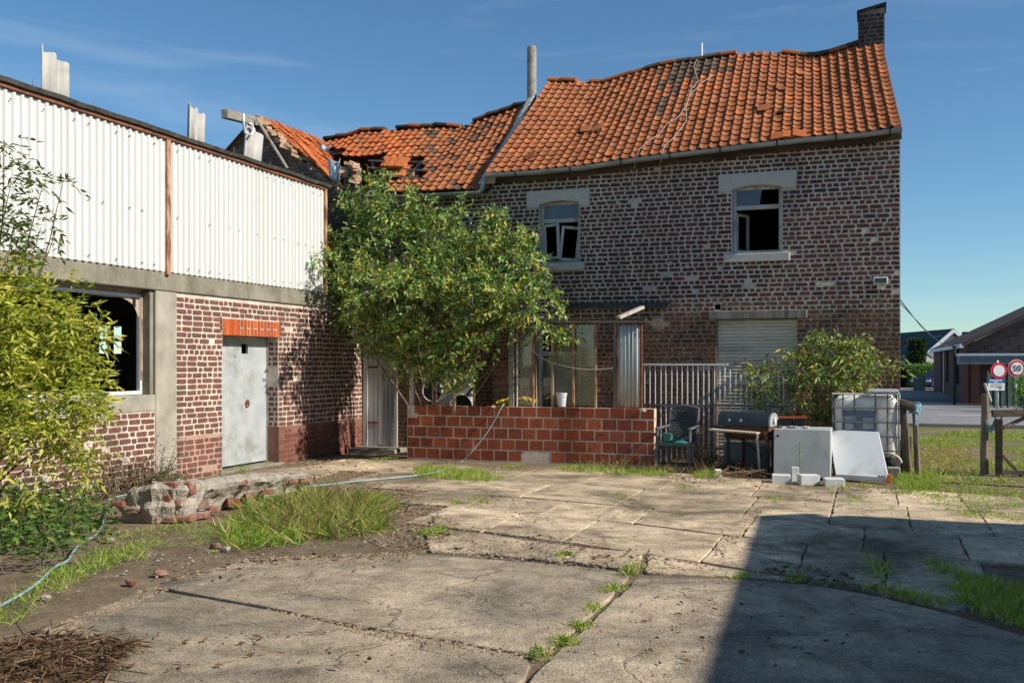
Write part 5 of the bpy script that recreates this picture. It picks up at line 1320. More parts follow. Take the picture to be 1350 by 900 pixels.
grass('grass_joint', 'weeds rooting in the long slab joint', scatter([(826, 748), (852, 744), (846, 758), (822, 764)], 16) + scatter([(796, 776), (822, 770), (815, 780), (800, 782)], 11) + scatter([(755, 824), (778, 818), (772, 828), (758, 830)], 9) + scatter([(733, 846), (755, 842), (750, 852), (736, 853)], 9) + scatter([(706, 858), (722, 855), (718, 868), (708, 866)], 8) + scatter([(776, 806), (784, 800), (784, 808), (778, 812)], 4), .085, .008, 'grass', 16, .028, .9, (.1, .8))
grass('grass_cracks', 'small grass tufts in the yard cracks', sum([scatter(q, n) for q, n in [([(590, 660), (640, 656), (640, 664), (600, 668)], 22), ([(555, 700), (590, 694), (588, 706), (560, 710)], 30), ([(740, 732), (760, 728), (756, 737), (742, 738)], 10), ([(660, 612), (690, 614), (690, 620), (664, 620)], 26), ([(965, 756), (985, 754), (985, 764), (968, 766)], 8), ([(1035, 762), (1060, 758), (1060, 770), (1040, 772)], 10), ([(1000, 655), (1030, 654), (1030, 662), (1004, 664)], 10), ([(1110, 655), (1140, 654), (1140, 664), (1112, 666)], 12), ([(350, 606), (400, 600), (400, 606), (352, 612)], 40), ([(295, 616), (330, 612), (330, 620), (300, 624)], 22), ([(890, 640), (910, 640), (906, 646), (890, 646)], 6), ([(240, 636), (300, 626), (300, 632), (244, 642)], 20), ([(480, 606), (520, 602), (525, 606), (486, 610)], 20), ([(805, 652), (830, 652), (830, 656), (808, 657)], 6)]], []), .075, .007, 'grass', 14, .035, .7)
grass('grass_shade', 'grass growing in the shaded corner of the yard', scatter([(1255, 775), (1300, 765), (1380, 780), (1420, 830), (1360, 832), (1300, 812), (1265, 800)], 220) + scatter([(1120, 770), (1180, 778), (1260, 800), (1200, 792)], 30) + scatter([(1140, 735), (1170, 735), (1165, 760), (1145, 765)], 16) + scatter([(1225, 740), (1290, 762), (1280, 772), (1220, 752)], 30), .10, .008, 'grass', 14, .05, .6, (0, .6))
grass('grass_left', 'thin grass in the earth beside the hose', scatter([(60, 760), (130, 728), (195, 715), (190, 735), (120, 760), (50, 800), (0, 830), (-20, 810)], 150), .11, .007, 'grass', 9, .05, .8, (0, 1.0))
grass('grass_rubble', 'grass between the rubble and the elder', scatter([(130, 705), (260, 690), (300, 705), (260, 720), (150, 730)], 90), .10, .006, 'grass', 8, .05, .8, (.2, 1.0))
grass('grass_gate', 'grass creeping over the slabs by the gate', scatter([(1195, 640), (1230, 632), (1300, 640), (1350, 650), (1350, 690), (1280, 682), (1225, 668)], 260), .075, .008, 'grass', 13, .07, .9, (0, 1.0))
grass('grass_verge', 'rough grass on the verge behind the gate', [p for p in scatter([(1200, 632), (1195, 600), (1195, 572), (1350, 568), (1400, 600), (1350, 640)], 1500) if random.random() < .30 + .8 * math.sin(p.x * 1.9 + p.y * .4) * math.sin(p.y * 1.3 + 1)], .12, .012, 'grass', 12, .08, .8, (.1, 1.0))
grass('grass_verge_dry', 'brown dead grass patch on the verge', scatter([(1205, 615), (1215, 592), (1270, 590), (1280, 608), (1250, 622)], 420), .10, .010, 'grass_dry', 8, .09, 1.1, (.1, 1.0))
grass('chair_weeds', 'dead weeds behind the chair and grill', scatter([(905, 625), (915, 600), (950, 600), (960, 625)], 50), .42, .006, 'leaf_dead', 9, .05, .4, (.1, .9))
# dry cut stalks in the near left corner
pp = scatter([(-60, 930), (-60, 868), (40, 850), (120, 848), (190, 853), (150, 880), (90, 930)], 460)
n = len(pp) * 5; P_ = np.repeat(np.array([tuple(p) for p in pp]), 5, 0) + RNG.normal(size=(n, 3)) * np.array([.04, .04, .02]) + np.array([0, 0, .035]); P_[:, 2] = np.abs(P_[:, 2]) + .012
D_ = np.concatenate([RNG.normal(size=(n, 1)) * .8 + .6, RNG.normal(size=(n, 1)) * .5, RNG.normal(size=(n, 1)) * .16 + .02], 1)
tag(leaf_mesh('dry_stalks', P_, D_, .05 + .10 * RNG.random(n), .006 + .011 * RNG.random(n), 'leaf_dead', None, .05, RNG.random(n)), 'heap of dry brown stalks in the near left corner', 'dead plants', kind='stuff')
m = MB(); rs = random.Random(3)
for k in range(46):
    p = G(rs.uniform(-40, 150), rs.uniform(852, 905)); a = rs.gauss(.1, .35); L = rs.uniform(.15, .5); d = Vector((math.cos(a - TH), math.sin(a - TH), rs.uniform(-.08, .1))) * L / 2
    p = p + Vector((0, 0, rs.uniform(.02, .07))); m.cur = rs.random(); m.tube([p - d, p + Vector((0, 0, rs.uniform(0, .03))), p + d], .004, 4)
tag(m.build('dry_twigs', 'twig_dry'), 'thin dry twigs lying in the stalk heap', 'twigs', kind='stuff')
# pebbles and crumbs all over the yard
m = MB(); rs = random.Random(21); cnt = 0
zones = [([(60, 800), (210, 765), (300, 730), (200, 700), (40, 760)], 120, .013), ([(230, 770), (330, 735), (520, 712), (600, 690), (540, 660), (420, 720)], 150, .010), ([(600, 720), (900, 735), (850, 755), (560, 730)], 260, .010), ([(0, 900), (700, 900), (850, 760), (250, 760)], 520, .006), ([(700, 900), (960, 900), (1000, 770), (850, 760)], 260, .006), ([(540, 640), (1000, 660), (930, 740), (600, 700)], 260, .007), ([(1000, 680), (1340, 700), (1340, 890), (960, 890)], 220, .007), ([(900, 640), (1190, 660), (1180, 680), (900, 655)], 120, .009)]
for poly, n, r in zones:
    for p in scatter(poly, n):
        q = r * rs.choice((.5, .7, 1, 1, 1.6)) * rs.uniform(.6, 1.3); b = len(m.v); m.cur = rs.random()
        c = (p.x, p.y, .010 + q * .3)
        m.v += [(c[0] + q * rs.uniform(.7, 1.2), c[1], c[2]), (c[0], c[1] + q * rs.uniform(.6, 1.1), c[2]), (c[0] - q, c[1], c[2]), (c[0], c[1] - q * rs.uniform(.6, 1.1), c[2]), (c[0], c[1], c[2] + q * .7), (c[0], c[1], c[2] - q * .6)]
        for f in ((0, 1, 4), (1, 2, 4), (2, 3, 4), (3, 0, 4), (1, 0, 5), (2, 1, 5), (3, 2, 5), (0, 3, 5)): m.face([b + i for i in f])
tag(m.build('pebbles', 'pebble'), 'small stones and crumbs strewn over the yard', 'pebbles', kind='stuff')
m = MB(); rs = random.Random(77)
for poly, n, r in [([(540, 690), (620, 690), (760, 712), (900, 738), (960, 752), (850, 756), (700, 742), (560, 728)], 1500, .008), ([(480, 650), (560, 640), (600, 690), (560, 730), (480, 720)], 1500, .011), ([(330, 612), (470, 602), (560, 640), (440, 640)], 900, .011), ([(660, 640), (740, 690), (700, 700), (630, 660)], 300, .009), ([(1000, 735), (1100, 752), (1250, 800), (1180, 790), (1010, 760)], 700, .009), ([(930, 735), (1000, 668), (1010, 668), (955, 735)], 300, .010), ([(200, 770), (330, 735), (560, 728), (540, 740), (300, 752)], 900, .011), ([(330, 800), (480, 826), (690, 862), (690, 872), (480, 838)], 700, .009), ([(20, 845), (200, 774), (230, 776), (60, 846)], 500, .010), ([(1130, 700), (1160, 700), (1190, 770), (1160, 775)], 160, .008), ([(880, 628), (1190, 645), (1190, 652), (880, 636)], 600, .010)]:
    for p in scatter(poly, n):
        q = r * rs.choice((.4, .6, .8, 1, 1.5, 2.2)) * rs.uniform(.6, 1.2); b = len(m.v); m.cur = rs.random(); z = .008
        k0 = rs.uniform(0, 6.3)
        m.v += [(p.x + q * rs.uniform(.7, 1.5) * math.cos(k0 + 1.57 * i), p.y + q * rs.uniform(.7, 1.5) * math.sin(k0 + 1.57 * i), z) for i in range(4)] + [(p.x, p.y, z + q * rs.uniform(.3, .7))]
        for f in ((0, 1, 4), (1, 2, 4), (2, 3, 4), (3, 0, 4)): m.face([b + i for i in f])
tag(m.build('soil_crumbs', 'soil'), 'brown soil drifted over slab joints', 'soil', kind='stuff')
# fallen dead leaves
pts = sum([scatter(q, n) for q, n in [([(330, 620), (470, 604), (520, 650), (420, 660)], 150), ([(500, 640), (600, 690), (640, 730), (520, 730), (470, 700)], 260), ([(700, 700), (900, 740), (860, 760), (680, 745)], 120), ([(200, 720), (560, 735), (500, 760), (200, 775)], 120), ([(880, 628), (1000, 636), (1000, 645), (880, 640)], 60), ([(1040, 740), (1200, 780), (1180, 790), (1000, 760)], 90), ([(60, 830), (600, 840), (500, 890), (100, 890)], 60), ([(850, 775), (1300, 830), (1200, 890), (800, 880)], 60)]], [])
P_ = np.array([tuple(p) for p in pts]); P_[:, 2] = .022; n = len(P_)
D_ = RNG.normal(size=(n, 3)) * np.array([1, 1, .15])
tag(leaf_mesh('fallen_leaves', P_, D_, .025 + .05 * RNG.random(n), .010 + .02 * RNG.random(n), 'leaf_dead', None, 0, RNG.random(n)), 'dry fallen leaves on the concrete', 'leaves', kind='stuff')

# ================================================================== RUBBLE KERB
rk = thing('rubble_kerb', G(260, 688), 'broken piece of brick and mortar wall lying before the workshop door', 'rubble')
base = [G(x, y) for x, y in [(162, 688), (200, 690), (245, 688), (290, 676), (330, 664), (372, 655), (410, 646)]]
tops = [.31, .40, .40, .37, .33, .29, .22]
from mathutils import noise as mnoise
m = MB(); rs = random.Random(6); nseg = 84; L_ = []
for i in range(nseg + 1):
    t = i / nseg * (len(base) - 1); k = min(int(t), len(base) - 2); f = t - k
    c = base[k].lerp(base[k + 1], f); h = lerp(tops[k], tops[k + 1], f); d = (base[k + 1] - base[k]).normalized(); nn = Vector((d.y, -d.x, 0))
    dep = lerp(.32, .18, i / nseg); cap = i > 34                      # the right part is a thin slab with a hollow under it
    ring = [(.02 + (.10 if cap else 0), 0), (.0 + (.11 if cap else 0), h * .22), (-.02 + (.10 if cap else 0), h * .42), (.0 + (.03 if cap else 0), h * .58), (-.015, h * .72), (-.02, h * .86), (.0, h * .95), (.05, h), (.12, h * 1.01), (dep * .7, h * 1.0), (dep, h * .97), (dep + .05, h * .4), (dep + .06, 0)]
    nr = len(ring); end = 1.0 if 1 < i < nseg - 1 else .55; row = []
    for o, z in ring:
        p = c - nn * o + Vector((0, 0, z * end)); q = p * 7.0
        amp = .045 if z > .01 else .01
        dv = Vector((mnoise.noise(q), mnoise.noise(q + Vector((7, 3, 1))), mnoise.noise(q + Vector((1, 9, 4))))) * amp + Vector((mnoise.noise(q * 3.1), mnoise.noise(q * 3.1 + Vector((5, 2, 8))), mnoise.noise(q * 3.1 + Vector((2, 2, 2))))) * amp * .55
        dv.z *= .6; p = p + dv; p.z = max(p.z, 0); row.append(p)
    L_.append(row)
for r in L_: m.v += [tuple(p) for p in r]
for i in range(nseg):
    for j in range(nr - 1): m.face((i * nr + j, (i + 1) * nr + j, (i + 1) * nr + j + 1, i * nr + j + 1))
m.face(list(range(nr))); m.face([nseg * nr + j for j in reversed(range(nr))])
m.build('mortar_mass', 'rubble_mortar', rk)
for k, (px, py, w, h, dz) in enumerate([(158, 664, .14, .07, 0), (216, 656, .19, .075, .02), (226, 640, .16, .07, 0), (250, 643, .09, .13, 0), (200, 687, .20, .06, 0), (222, 685, .20, .065, 0), (243, 683, .20, .06, 0), (264, 678, .19, .07, 0), (265, 665, .16, .08, 0), (307, 662, .13, .10, 0), (282, 671, .12, .06, 0), (313, 668, .10, .05, 0), (318, 636, .14, .05, 0), (385, 634, .10, .05, 0), (402, 632, .16, .06, 0), (180, 672, .12, .06, 0), (237, 662, .10, .08, 0), (330, 654, .12, .06, 0), (352, 648, .14, .05, 0)]):
    # each brick sits in the face of the broken wall, at the kerb's own distance
    tpx = px; Yg = depth(G(tpx, plin([(150, 689), (245, 688), (290, 676), (330, 664), (372, 655), (415, 645)], tpx)))
    c = P(px, py, Yg + .012); c.z = max(c.z, .03); d = Vector((math.cos(rs.uniform(.7, 1.0)), math.sin(.8), 0)).normalized() if px > 250 else Vector((1, .2, 0)).normalized()
    m = MB(); n2 = Vector((d.y, -d.x, 0)); m.obox(c, d * w / 2, n2 * .06, Vector((d.x * rs.uniform(-.1, .1), 0, 1)) * h / 2); m.v = [(x + rs.uniform(-.008, .008), y + rs.uniform(-.008, .008), z + rs.uniform(-.006, .006)) for x, y, z in m.v]; m.build('brick', 'rubble_brick', rk, bevel=.008)
for k, (px, py, r) in enumerate([(285, 722, .06), (298, 726, .05), (225, 738, .07), (212, 758, .06), (200, 752, .05), (160, 762, .06), (172, 770, .05), (205, 736, .05), (258, 640, .10), (290, 640, .07), (145, 714, .05), (60, 790, .04), (180, 757, .04), (340, 637, .05)]):
    if k in (2, 4, 5, 7, 12): continue
    c = G(px, py); c.z = r * .35; m = MB(); m.rock(c, r, r * .8, r * .5, k + 40); tag(m.build('stone', 'rubble_mortar' if k % 3 else 'rubble_brick', None), ['reddish stone at the foot of the tall grass clump', 'grey stone touching the grass clump, right of the reddish one', 'flat pale stone on the earth left of the grass', 'larger red brick lump on the earth by the slab corner', 'smaller concrete lump behind the slab edge', 'stone at the left end of the lump row', 'smaller red brick lump left of the larger one', 'small stone between rubble and lumps', 'rounded grey stone on top of the rubble kerb', 'reddish stone on the rubble kerb before the door', 'pale stone beside the hose', 'small stone near the hose at the left edge', 'little stone between the concrete lumps', 'stone lying on the paving before the workshop door'][k], 'stone', 'loose stones')

# ================================================================== GARDEN HOSE
def smooth_path(pts, n=8):
    pts = [Vector(p) for p in pts]; out = []
    for i in range(len(pts) - 1):
        p0, p1, p2, p3 = pts[max(i - 1, 0)], pts[i], pts[i + 1], pts[min(i + 2, len(pts) - 1)]
        for k in range(n):
            t = k / n; out.append(.5 * ((2 * p1) + (p2 - p0) * t + (2 * p0 - 5 * p1 + 4 * p2 - p3) * t * t + (3 * p1 - p0 - 3 * p2 + p3) * t ** 3))
    return out + [pts[-1]]
hz_ = .024
pts = [G(x, y, hz_) for x, y in [(-60, 822), (0, 798), (43, 773), (72, 747), (88, 739), (103, 719), (130, 700), (143, 668)]]
pts += [G(152, 655, .05), G(230, 644, .06), G(330, 640, .05), G(412, 640, .03), G(470, 634, .03), G(545, 627, .035), G(580, 621, .04)]
VB = 15.43
pts += [PV(603, 612, VB - .30), PV(622, 595, VB - .14), PV(640, 573, VB - .08), PV(653, 552, VB - .05), PV(661, 537, VB - .03), PV(665, 533, VB + .06), PV(668, 540, VB + .2)]
m = MB(); m.tube(smooth_path(pts), .0115, 8); tag(m.build('garden_hose', 'hose', None, smooth=True), 'pale blue garden hose snaking past the rubble and over the block wall', 'hose')

# ================================================================== CLAY BLOCK WALL AND LEAN-TO
bl0, bl1 = PV(537, 560, VB).x, PV(863, 580, VB).x; btop = .925
bwall = thing('block_wall', ((bl0 + bl1) / 2, VB, 0), 'low wall of red-brown clay blocks in front of the lean-to', 'wall')
m = MB(); m.box((bl0, VB, -.05), (bl1 - .006, VB + .17, btop - .012)); bm_ = m.build('mortar_core', 'block_mortar', bwall)
ncr = 5; bh = btop / ncr
rs = random.Random(17)
for r in range(ncr):
    a = bl0; first = True
    while a < bl1 - .03:
        L = .248 if not (first and r % 2 == 0) else .125
        if r == ncr - 1 and first: L = .13
        first = False
        if a + L > bl1 - .10: L = bl1 - a
        z0 = r * bh; z1 = z0 + bh
        if not (r == ncr - 1 and a < bl0 + .05) and not (r == 0 and bl0 + 1.9 < a < bl0 + 2.5):
            m = MB(); m.box((a + .0095, VB - rs.uniform(.002, .006), z0 + .0095), (a + L - .0095, VB + (.165 if r == ncr - 1 else .05), z1 - .0095 + (rs.uniform(-.006, .004) if r == ncr - 1 else 0)))
            o = m.build('block', 'clay_block', bm_, bevel=.005)
        a += L
m = MB(); m.box((bl0 - .004, VB - .008, btop - bh - .05), (bl0 + .2, VB + .168, btop - bh + .05)); m.build('mortar_patch', 'block_mortar', bm_, bevel=.01)
for px, py in ((597, 534), (650, 536), (848, 541)):
    c = PV(px, py, VB - .005); m = MB(); m.rock(c, .05, .02, .025, int(px)); m.build('chip', 'block_mortar', bm_)
m = MB(); c = PV(754, 540, VB - .012); m.box((c.x - .10, VB - .013, c.z - .014), (c.x + .14, VB - .009, c.z + .006)); m.build('chipped_edge', 'black', bm_)
m = MB(); c = PV(791, 573, VB - .012); m.box((c.x - .045, VB - .0135, c.z - .012), (c.x + .05, VB - .009, c.z + .008)); m.build('chipped_edge', 'black', bm_)

lt = thing('lean_to_frame', ((bl0 + bl1) / 2, VB + .08, btop), 'open lean-to of rusty bars and timber posts on the clay block wall', 'lean-to')
VL = VB + .09; zt_l = PV(765, 425, VL).z
def post(px, w, d, mat, z1=None, z0=None, lean=0.0, name='post'):
    x = PV(px, 500, VL).x; m = MB(); a = Vector((x, VL, btop - .01 if z0 is None else z0)); b = Vector((x + lean, VL, z1 or zt_l - .002)); m.bar(a, b, d, w, (1, 0, 0)); return m.build(name, mat, lt, bevel=.004)
post(543.5, .085, .07, 'wood_pale', zt_l - .3); post(571, .03, .05, 'wood_grey'); post(575, .035, .03, 'rust_pale'); post(600, .03, .03, 'rust_pale'); post(625, .035, .035, 'rust_pale'); post(675, .095, .09, 'wood_grey'); post(682, .02, .06, 'wood_pale')
for px in (703, 728.5, 756, 785.5): post(px, .040, .035, 'rust_pale')
post(811, .04, .05, 'wood_grey'); post(814.5, .032, .04, 'rust_pale'); post(845.5, .034, .04, 'rust', None)
m = MB(); a = PV(536, 425, VL); b = PV(852, 423, VL); pts = [a.lerp(b, k / 9) + Vector((0, 0, random.uniform(-.01, .012))) for k in range(10)]
m.sweep(pts, [(-.06, -.028), (.06, -.028), (.06, .03), (-.06, .03)], closed=True); m.build('top_plank', 'wood_dark', lt)
m = MB(); m.bar(PV(680, 424, VL - .09), PV(862, 424, VL - .08), .03, .03); m.build('front_batten', 'wood_post', lt)
m = MB(); m.bar(PV(815, 419, VL - .02), PV(847, 405, VL + .55), .09, .05); m.build('rafter_stub', 'wood_pale', lt, bevel=.005)
m = MB(); m.bar(PV(690, 419, VL - .05), PV(716, 418, VL + .2), .12, .02); m.build('loose_board', 'wood_grey', lt)
def pane(p0, p1, y0, y1, mat, name, off=.02):
    x0, x1 = PV(p0, 500, VL).x, PV(p1, 500, VL).x; m = MB(); m.box((x0, VL + off, PV(p0, y1, VL).z), (x1, VL + off + .005, PV(p0, y0, VL).z)); return m.build(name, mat, lt)
pane(758, 784, 428, 534, 'glass_dirty', 'glass_pane'); pane(730, 755, 428, 534, 'glass_dirty', 'glass_pane', .022); pane(684, 702, 428, 534, 'glass_dirty', 'glass_pane')
x0, x1 = PV(816.5, 500, VL).x, PV(843.5, 500, VL).x; m = MB(); n = 44
for z in (btop + .005, PV(830, 428, VL).z):
    for i in range(n + 1): m.v.append((lerp(x0, x1, i / n), VL - .02 + .014 * math.sin(i / n * 2 * math.pi * 5.5), z + (random.uniform(-.01, .012) if z > 2 else 0)))
for i in range(n): m.face((i, i + 1, n + 2 + i, n + 1 + i))
M('panel_weathered', (.42, .45, .42), (.60, .62, .58), 14, .7, .3, .2, 40, .003, c3=(.30, .20, .13), s3=16, t3=(.58, .68), stretch=(1.6, 1, .06))
o = m.build('corrugated_panel', 'panel_weathered', lt, smooth=True); sm = o.modifiers.new('solid', 'SOLIDIFY'); sm.thickness = .004
m = MB(); m.tube(smooth_path([PV(704, 464, VL - .02), PV(723, 476, VL - .02), PV(757, 485, VL - .02), PV(785, 487, VL - .02), PV(808, 485, VL - .02)]), .009, 6); tag(m.build('clothes_line', 'cable', None, smooth=True), 'sagging pale line strung between the lean-to bars', 'line')
# things seen through the lean-to
bk_ = thing('bucket', PV(741, 534, VB + .1), 'white plastic bucket standing on the clay block wall', 'bucket')
c = PV(741, 533, VB + .10); c.z = btop; m = MB(); n = 18
m.tube([c, c + Vector((0, 0, .20)), c + Vector((0, 0, .205)), c + Vector((0, 0, .225))], [.068, .088, .096, .096], n, True); m.build('pail', 'bucket', bk_)
m = MB(); m.tube([c + Vector((.095 * math.cos(a), -.02 - .07 * math.sin(a), .20 - .04 * math.sin(a))) for a in [math.pi * k / 10 for k in range(11)]], .004, 5); m.build('handle', 'galvanised', bk_)
ys = thing('yellow_sack', PV(680, 532, VB + .4), 'crumpled bright yellow plastic sack behind the block wall', 'sack')
m = MB(); a, b = PV(657, 530, VB + .4), PV(703, 527, VB + .4); n, k = 14, 8; rs = random.Random(8)
for i in range(n + 1):
    c = a.lerp(b, i / n); w_ = .09 + .05 * math.sin(math.pi * i / n)
    for j in range(k):
        q = 2 * math.pi * j / k; m.v.append((c.x, c.y + 1.3 * w_ * math.cos(q) * rs.uniform(.8, 1.2), c.z - .02 + w_ * .62 * math.sin(q) * rs.uniform(.75, 1.2)))
for i in range(n):
    for j in range(k): m.face((i * k + j, i * k + (j + 1) % k, (i + 1) * k + (j + 1) % k, (i + 1) * k + j))
m.face([j for j in range(k)]); m.face([n * k + j for j in reversed(range(k))]); m.build('sack_body', 'yellow', ys)
m = MB(); m.box((a.x - .05, VB + .22, 0), (b.x + .1, VB + .62, btop - .03)); tag(m.build('low_shelf', 'wood_dark'), 'dark shelf carrying the yellow sack behind the wall', 'shelf')
# pale panel with round openings
pn = thing('speaker_panel', PV(596, 560, VB + .45), 'pale panel with round black openings behind the block wall', 'panel')
vp_ = VB + .45; x0, x1 = PV(573, 500, vp_).x, PV(622, 500, vp_).x; z1 = PV(596, 492, vp_).z
m = MB(); m.box((x0, vp_, .2), (x1, vp_ + .05, z1)); m.build('board', 'render_white', pn, bevel=.01)
for cx_, cy_, r in ((566, 515, .17), (604, 536, .20)):
    c = PV(cx_ + 4, cy_, vp_ - .004); m = MB(); m.tube([(c.x, vp_ - .012, c.z), (c.x, vp_ - .002, c.z)], r, 24); m.build('round_opening', 'black', pn)
    m = MB(); m.tube([(c.x + (r + .015) * math.cos(q), vp_ - .008, c.z + (r + .015) * math.sin(q)) for q in [2 * math.pi * k / 28 for k in range(29)]], .014, 6); m.build('rim', 'render_white', pn)

# ================================================================== RAILING AND WIRE GRID
fv = VB + .55
rail = thing('railing', PV(925, 600, fv), 'white steel railing of upright bars in front of the brick wall', 'railing')
x0, x1 = PV(846, 500, fv).x, PV(1040, 500, fv).x; zt_ = PV(850, 480.5, fv).z
m = MB(); m.bar((x0, fv, zt_), (PV(960, 500, fv).x, fv, zt_ - .0), .035, .03); m.build('top_rail', 'galvanised', rail, bevel=.004)
m = MB(); m.bar((x0, fv, PV(850, 533, fv).z), (x1, fv, PV(850, 533, fv).z), .025, .025); m.build('lower_rail', 'steel_dark', rail)
m = MB(); m.bar((x0, fv, .28), (x1, fv, .28), .025, .025); m.build('bottom_rail', 'steel_dark', rail)
bme = MB().tube([(0, 0, 0), (0, 0, 1)], .011, 6); me = bme.build('upright', 'galvanised', rail).data
first = [o for o in rail.children if o.name.startswith('upright')][0]; bpy.data.objects.remove(first)
k = 0; px = 850.0
while px < 1036:
    x = PV(px, 500, fv).x; top_ = zt_ - .015 if px < 960 else zt_ - random.uniform(.08, .2)
    mesh_obj('upright', me, rail, (x, fv + .001, .03), (0, random.uniform(-.004, .004), 0), (1, 1, top_ - .03)); px += 7.05
grid = thing('wire_grid', PV(960, 600, fv + .3), 'rusty wire grid panel standing between railing and shutter', 'grid')
gx0, gx1, gz1 = PV(905, 500, fv + .35).x, PV(1045, 500, fv + .35).x, PV(960, 486, fv + .35).z
nv = 20
for i in range(nv + 1):
    x = lerp(gx0, gx1, i / nv); m = MB(); m.tube([(x, fv + .35, .05), (x, fv + .35, gz1)], .004, 5); m.build('vertical_wire', 'steel_dark', grid)
for i in range(11):
    z = lerp(.1, gz1 - .02, i / 10); m = MB(); m.tube([(gx0, fv + .358, z), (gx1, fv + .358, z)], .004, 5); m.build('cross_wire', 'steel_dark', grid)
# ================================================================== JUNK ALONG THE HOUSE
# garden armchair with wicker back and green seat cloth
cb_ = G(888, 620); ch = thing('garden_chair', cb_, 'weathered wicker garden armchair with green seat beside the block wall', 'chair')
X = Vector((math.cos(-.10), math.sin(-.10), 0)); Yd = Vector((-X.y, X.x, 0)); Z = Vector((0, 0, 1))
def cp(x, y, z): return cb_ + X * x + Yd * y + Z * z
w2_, dp = .255, .50
for sx in (-1, 1):
    m = MB(); m.tube([cp(sx * w2_, 0, 0), cp(sx * w2_, 0, .62)], .022, 8); m.build('leg', 'chair_frame', ch)
    m = MB(); m.tube([cp(sx * (w2_ - .03), dp, 0), cp(sx * (w2_ - .03), dp, .40), cp(sx * (w2_ - .03), dp + .12, .93)], .02, 8); m.build('leg', 'chair_frame', ch)
    m = MB(); m.bar(cp(sx * w2_, -.04, .635), cp(sx * (w2_ - .02), dp + .05, .655), .055, .03); m.build('armrest', 'chair_frame', ch, bevel=.008)
m = MB(); n, k = 14, 12
for j in range(k + 1):
    for i in range(n + 1):
        t = i / n * 2 - 1; h = j / k; top = .93 + .035 * (1 - t * t); z = lerp(.42, top, h); y = dp + .01 + .12 * h + .05 * (1 - t * t) * math.sin(math.pi * h)
        m.v.append(tuple(cp(t * (w2_ - .04), y + .004 * ((i + j) % 2), z)))
for j in range(k):
    for i in range(n): m.face((j * (n + 1) + i, j * (n + 1) + i + 1, (j + 1) * (n + 1) + i + 1, (j + 1) * (n + 1) + i))
o = m.build('backrest', 'wicker', ch); wv_ = MB()
for j in range(15):
    wv_.tube([cp(t * (w2_ - .035), dp - .012 + .12 * j / 15 + .05 * (1 - t * t) * math.sin(math.pi * j / 15) + .006 * (-1) ** (kk + j), .45 + .031 * j) for kk, t in enumerate([q / 9 - 1 for q in range(19)])], .010, 5)
wv_.build('weave', 'wicker', ch); sm = o.modifiers.new('solid', 'SOLIDIFY'); sm.thickness = .016
m = MB(); m.tube([cp(t * (w2_ - .03), dp + .135, .925 + .04 * (1 - t * t)) for t in [k / 6 - 1 for k in range(13)]], .016, 6); m.build('top_bar', 'chair_frame', ch, smooth=True)
m = MB(); rs = random.Random(2)
for i in range(9):
    for j in range(7): m.v.append(tuple(cp(lerp(-.20, .20, i / 8), lerp(-.02, .47, j / 6), .44 + .02 * math.sin(i * 1.3) * math.sin(j) - (.05 if j == 0 else 0))))
for i in range(8):
    for j in range(6): m.face((i * 7 + j, (i + 1) * 7 + j, (i + 1) * 7 + j + 1, i * 7 + j + 1))
o = m.build('seat_cloth', 'green_cloth', ch, smooth=True); sm = o.modifiers.new('solid', 'SOLIDIFY'); sm.thickness = .02
m = MB(); m.bar(cp(-.24, .0, .40), cp(.24, .0, .40), .03, .05); m.build('seat_rail', 'chair_frame', ch, bevel=.005)
m = MB(); m.bar(cp(-.23, dp, .40), cp(.23, dp, .40), .03, .05); m.build('seat_rail', 'chair_frame', ch, bevel=.005)
m = MB()
m.obox(cp(-.10, .02, .50), X * .07, Yd * .05, Z * .07); m.v = [(x + rs.uniform(-.02, .02), y + rs.uniform(-.02, .02), z + rs.uniform(-.02, .02)) for x, y, z in m.v]; m.build('cloth_fold', 'green_cloth', ch, bevel=.02, seg=2)

# barrel grill
gb = G(978, 624); gr = thing('barrel_grill', gb, 'black barrel charcoal grill with rusty tray on dark legs', 'grill')
X = Vector((math.cos(-.20), math.sin(-.20), 0)); Yd = Vector((-X.y, X.x, 0))
sg_ = depth(gb) / F
def gp_(px, z, y): return gb + X * ((px - 978) * sg_) + Yd * y + Z * z
zc = .70
def half_barrel(x0, x1, r, z, a0, a1, ysc=1.0, n=12, yoff=.28):
    m = MB(); b = 0
    for px in (x0, x1):
        for k in range(n + 1):
            a = lerp(a0, a1, k / n); m.v.append(tuple(gp_(px, z + r * math.sin(a), yoff - r * ysc * math.cos(a))))
    for k in range(n): m.face((k, n + 1 + k, n + 2 + k, k + 1))
    m.face(list(range(n + 1))); m.face(list(reversed(range(n + 1, 2 * n + 2)))); m.face((0, n, 2 * n + 1, n + 1)); return m
lid = half_barrel(943, 1012, .215, zc, 0, math.pi, 1.15).build('lid', 'grill_lid', gr)
m = half_barrel(1011, 1014, .20, zc, 0, math.pi, 1.15); m.build('lid_end', 'grill_end', lid)
for px in (960, 976):
    m = MB(); c = gp_(px, zc + .085, .045); m.tube([c, c - Yd * .03, c - Yd * .035], [.012, .022, .015], 8); m.build('knob', 'grill_end', lid)
m = MB(); c = gp_(1015, zc + .09, .24); m.tube([c - X * .005, c + X * .02], .05, 12); m.build('gauge', 'galvanised', lid)
half_barrel(950, 1012, .20, zc - .01, math.pi, 2 * math.pi, 1.1).build('fire_bowl', 'grill_rust', gr)
m = MB(); m.obox((gp_(938, zc - .055, -.10) + gp_(1003, zc - .085, -.10)) / 2, (gp_(1003, zc - .085, -.1) - gp_(938, zc - .055, -.1)) / 2, Yd * .09, Z * .012); m.build('front_shelf', 'wood_pale', gr, bevel=.003)
m = MB(); m.bar(gp_(936, zc - .02, .1), gp_(952, zc - .05, .1), .12, .02); m.build('side_shelf', 'black', gr)
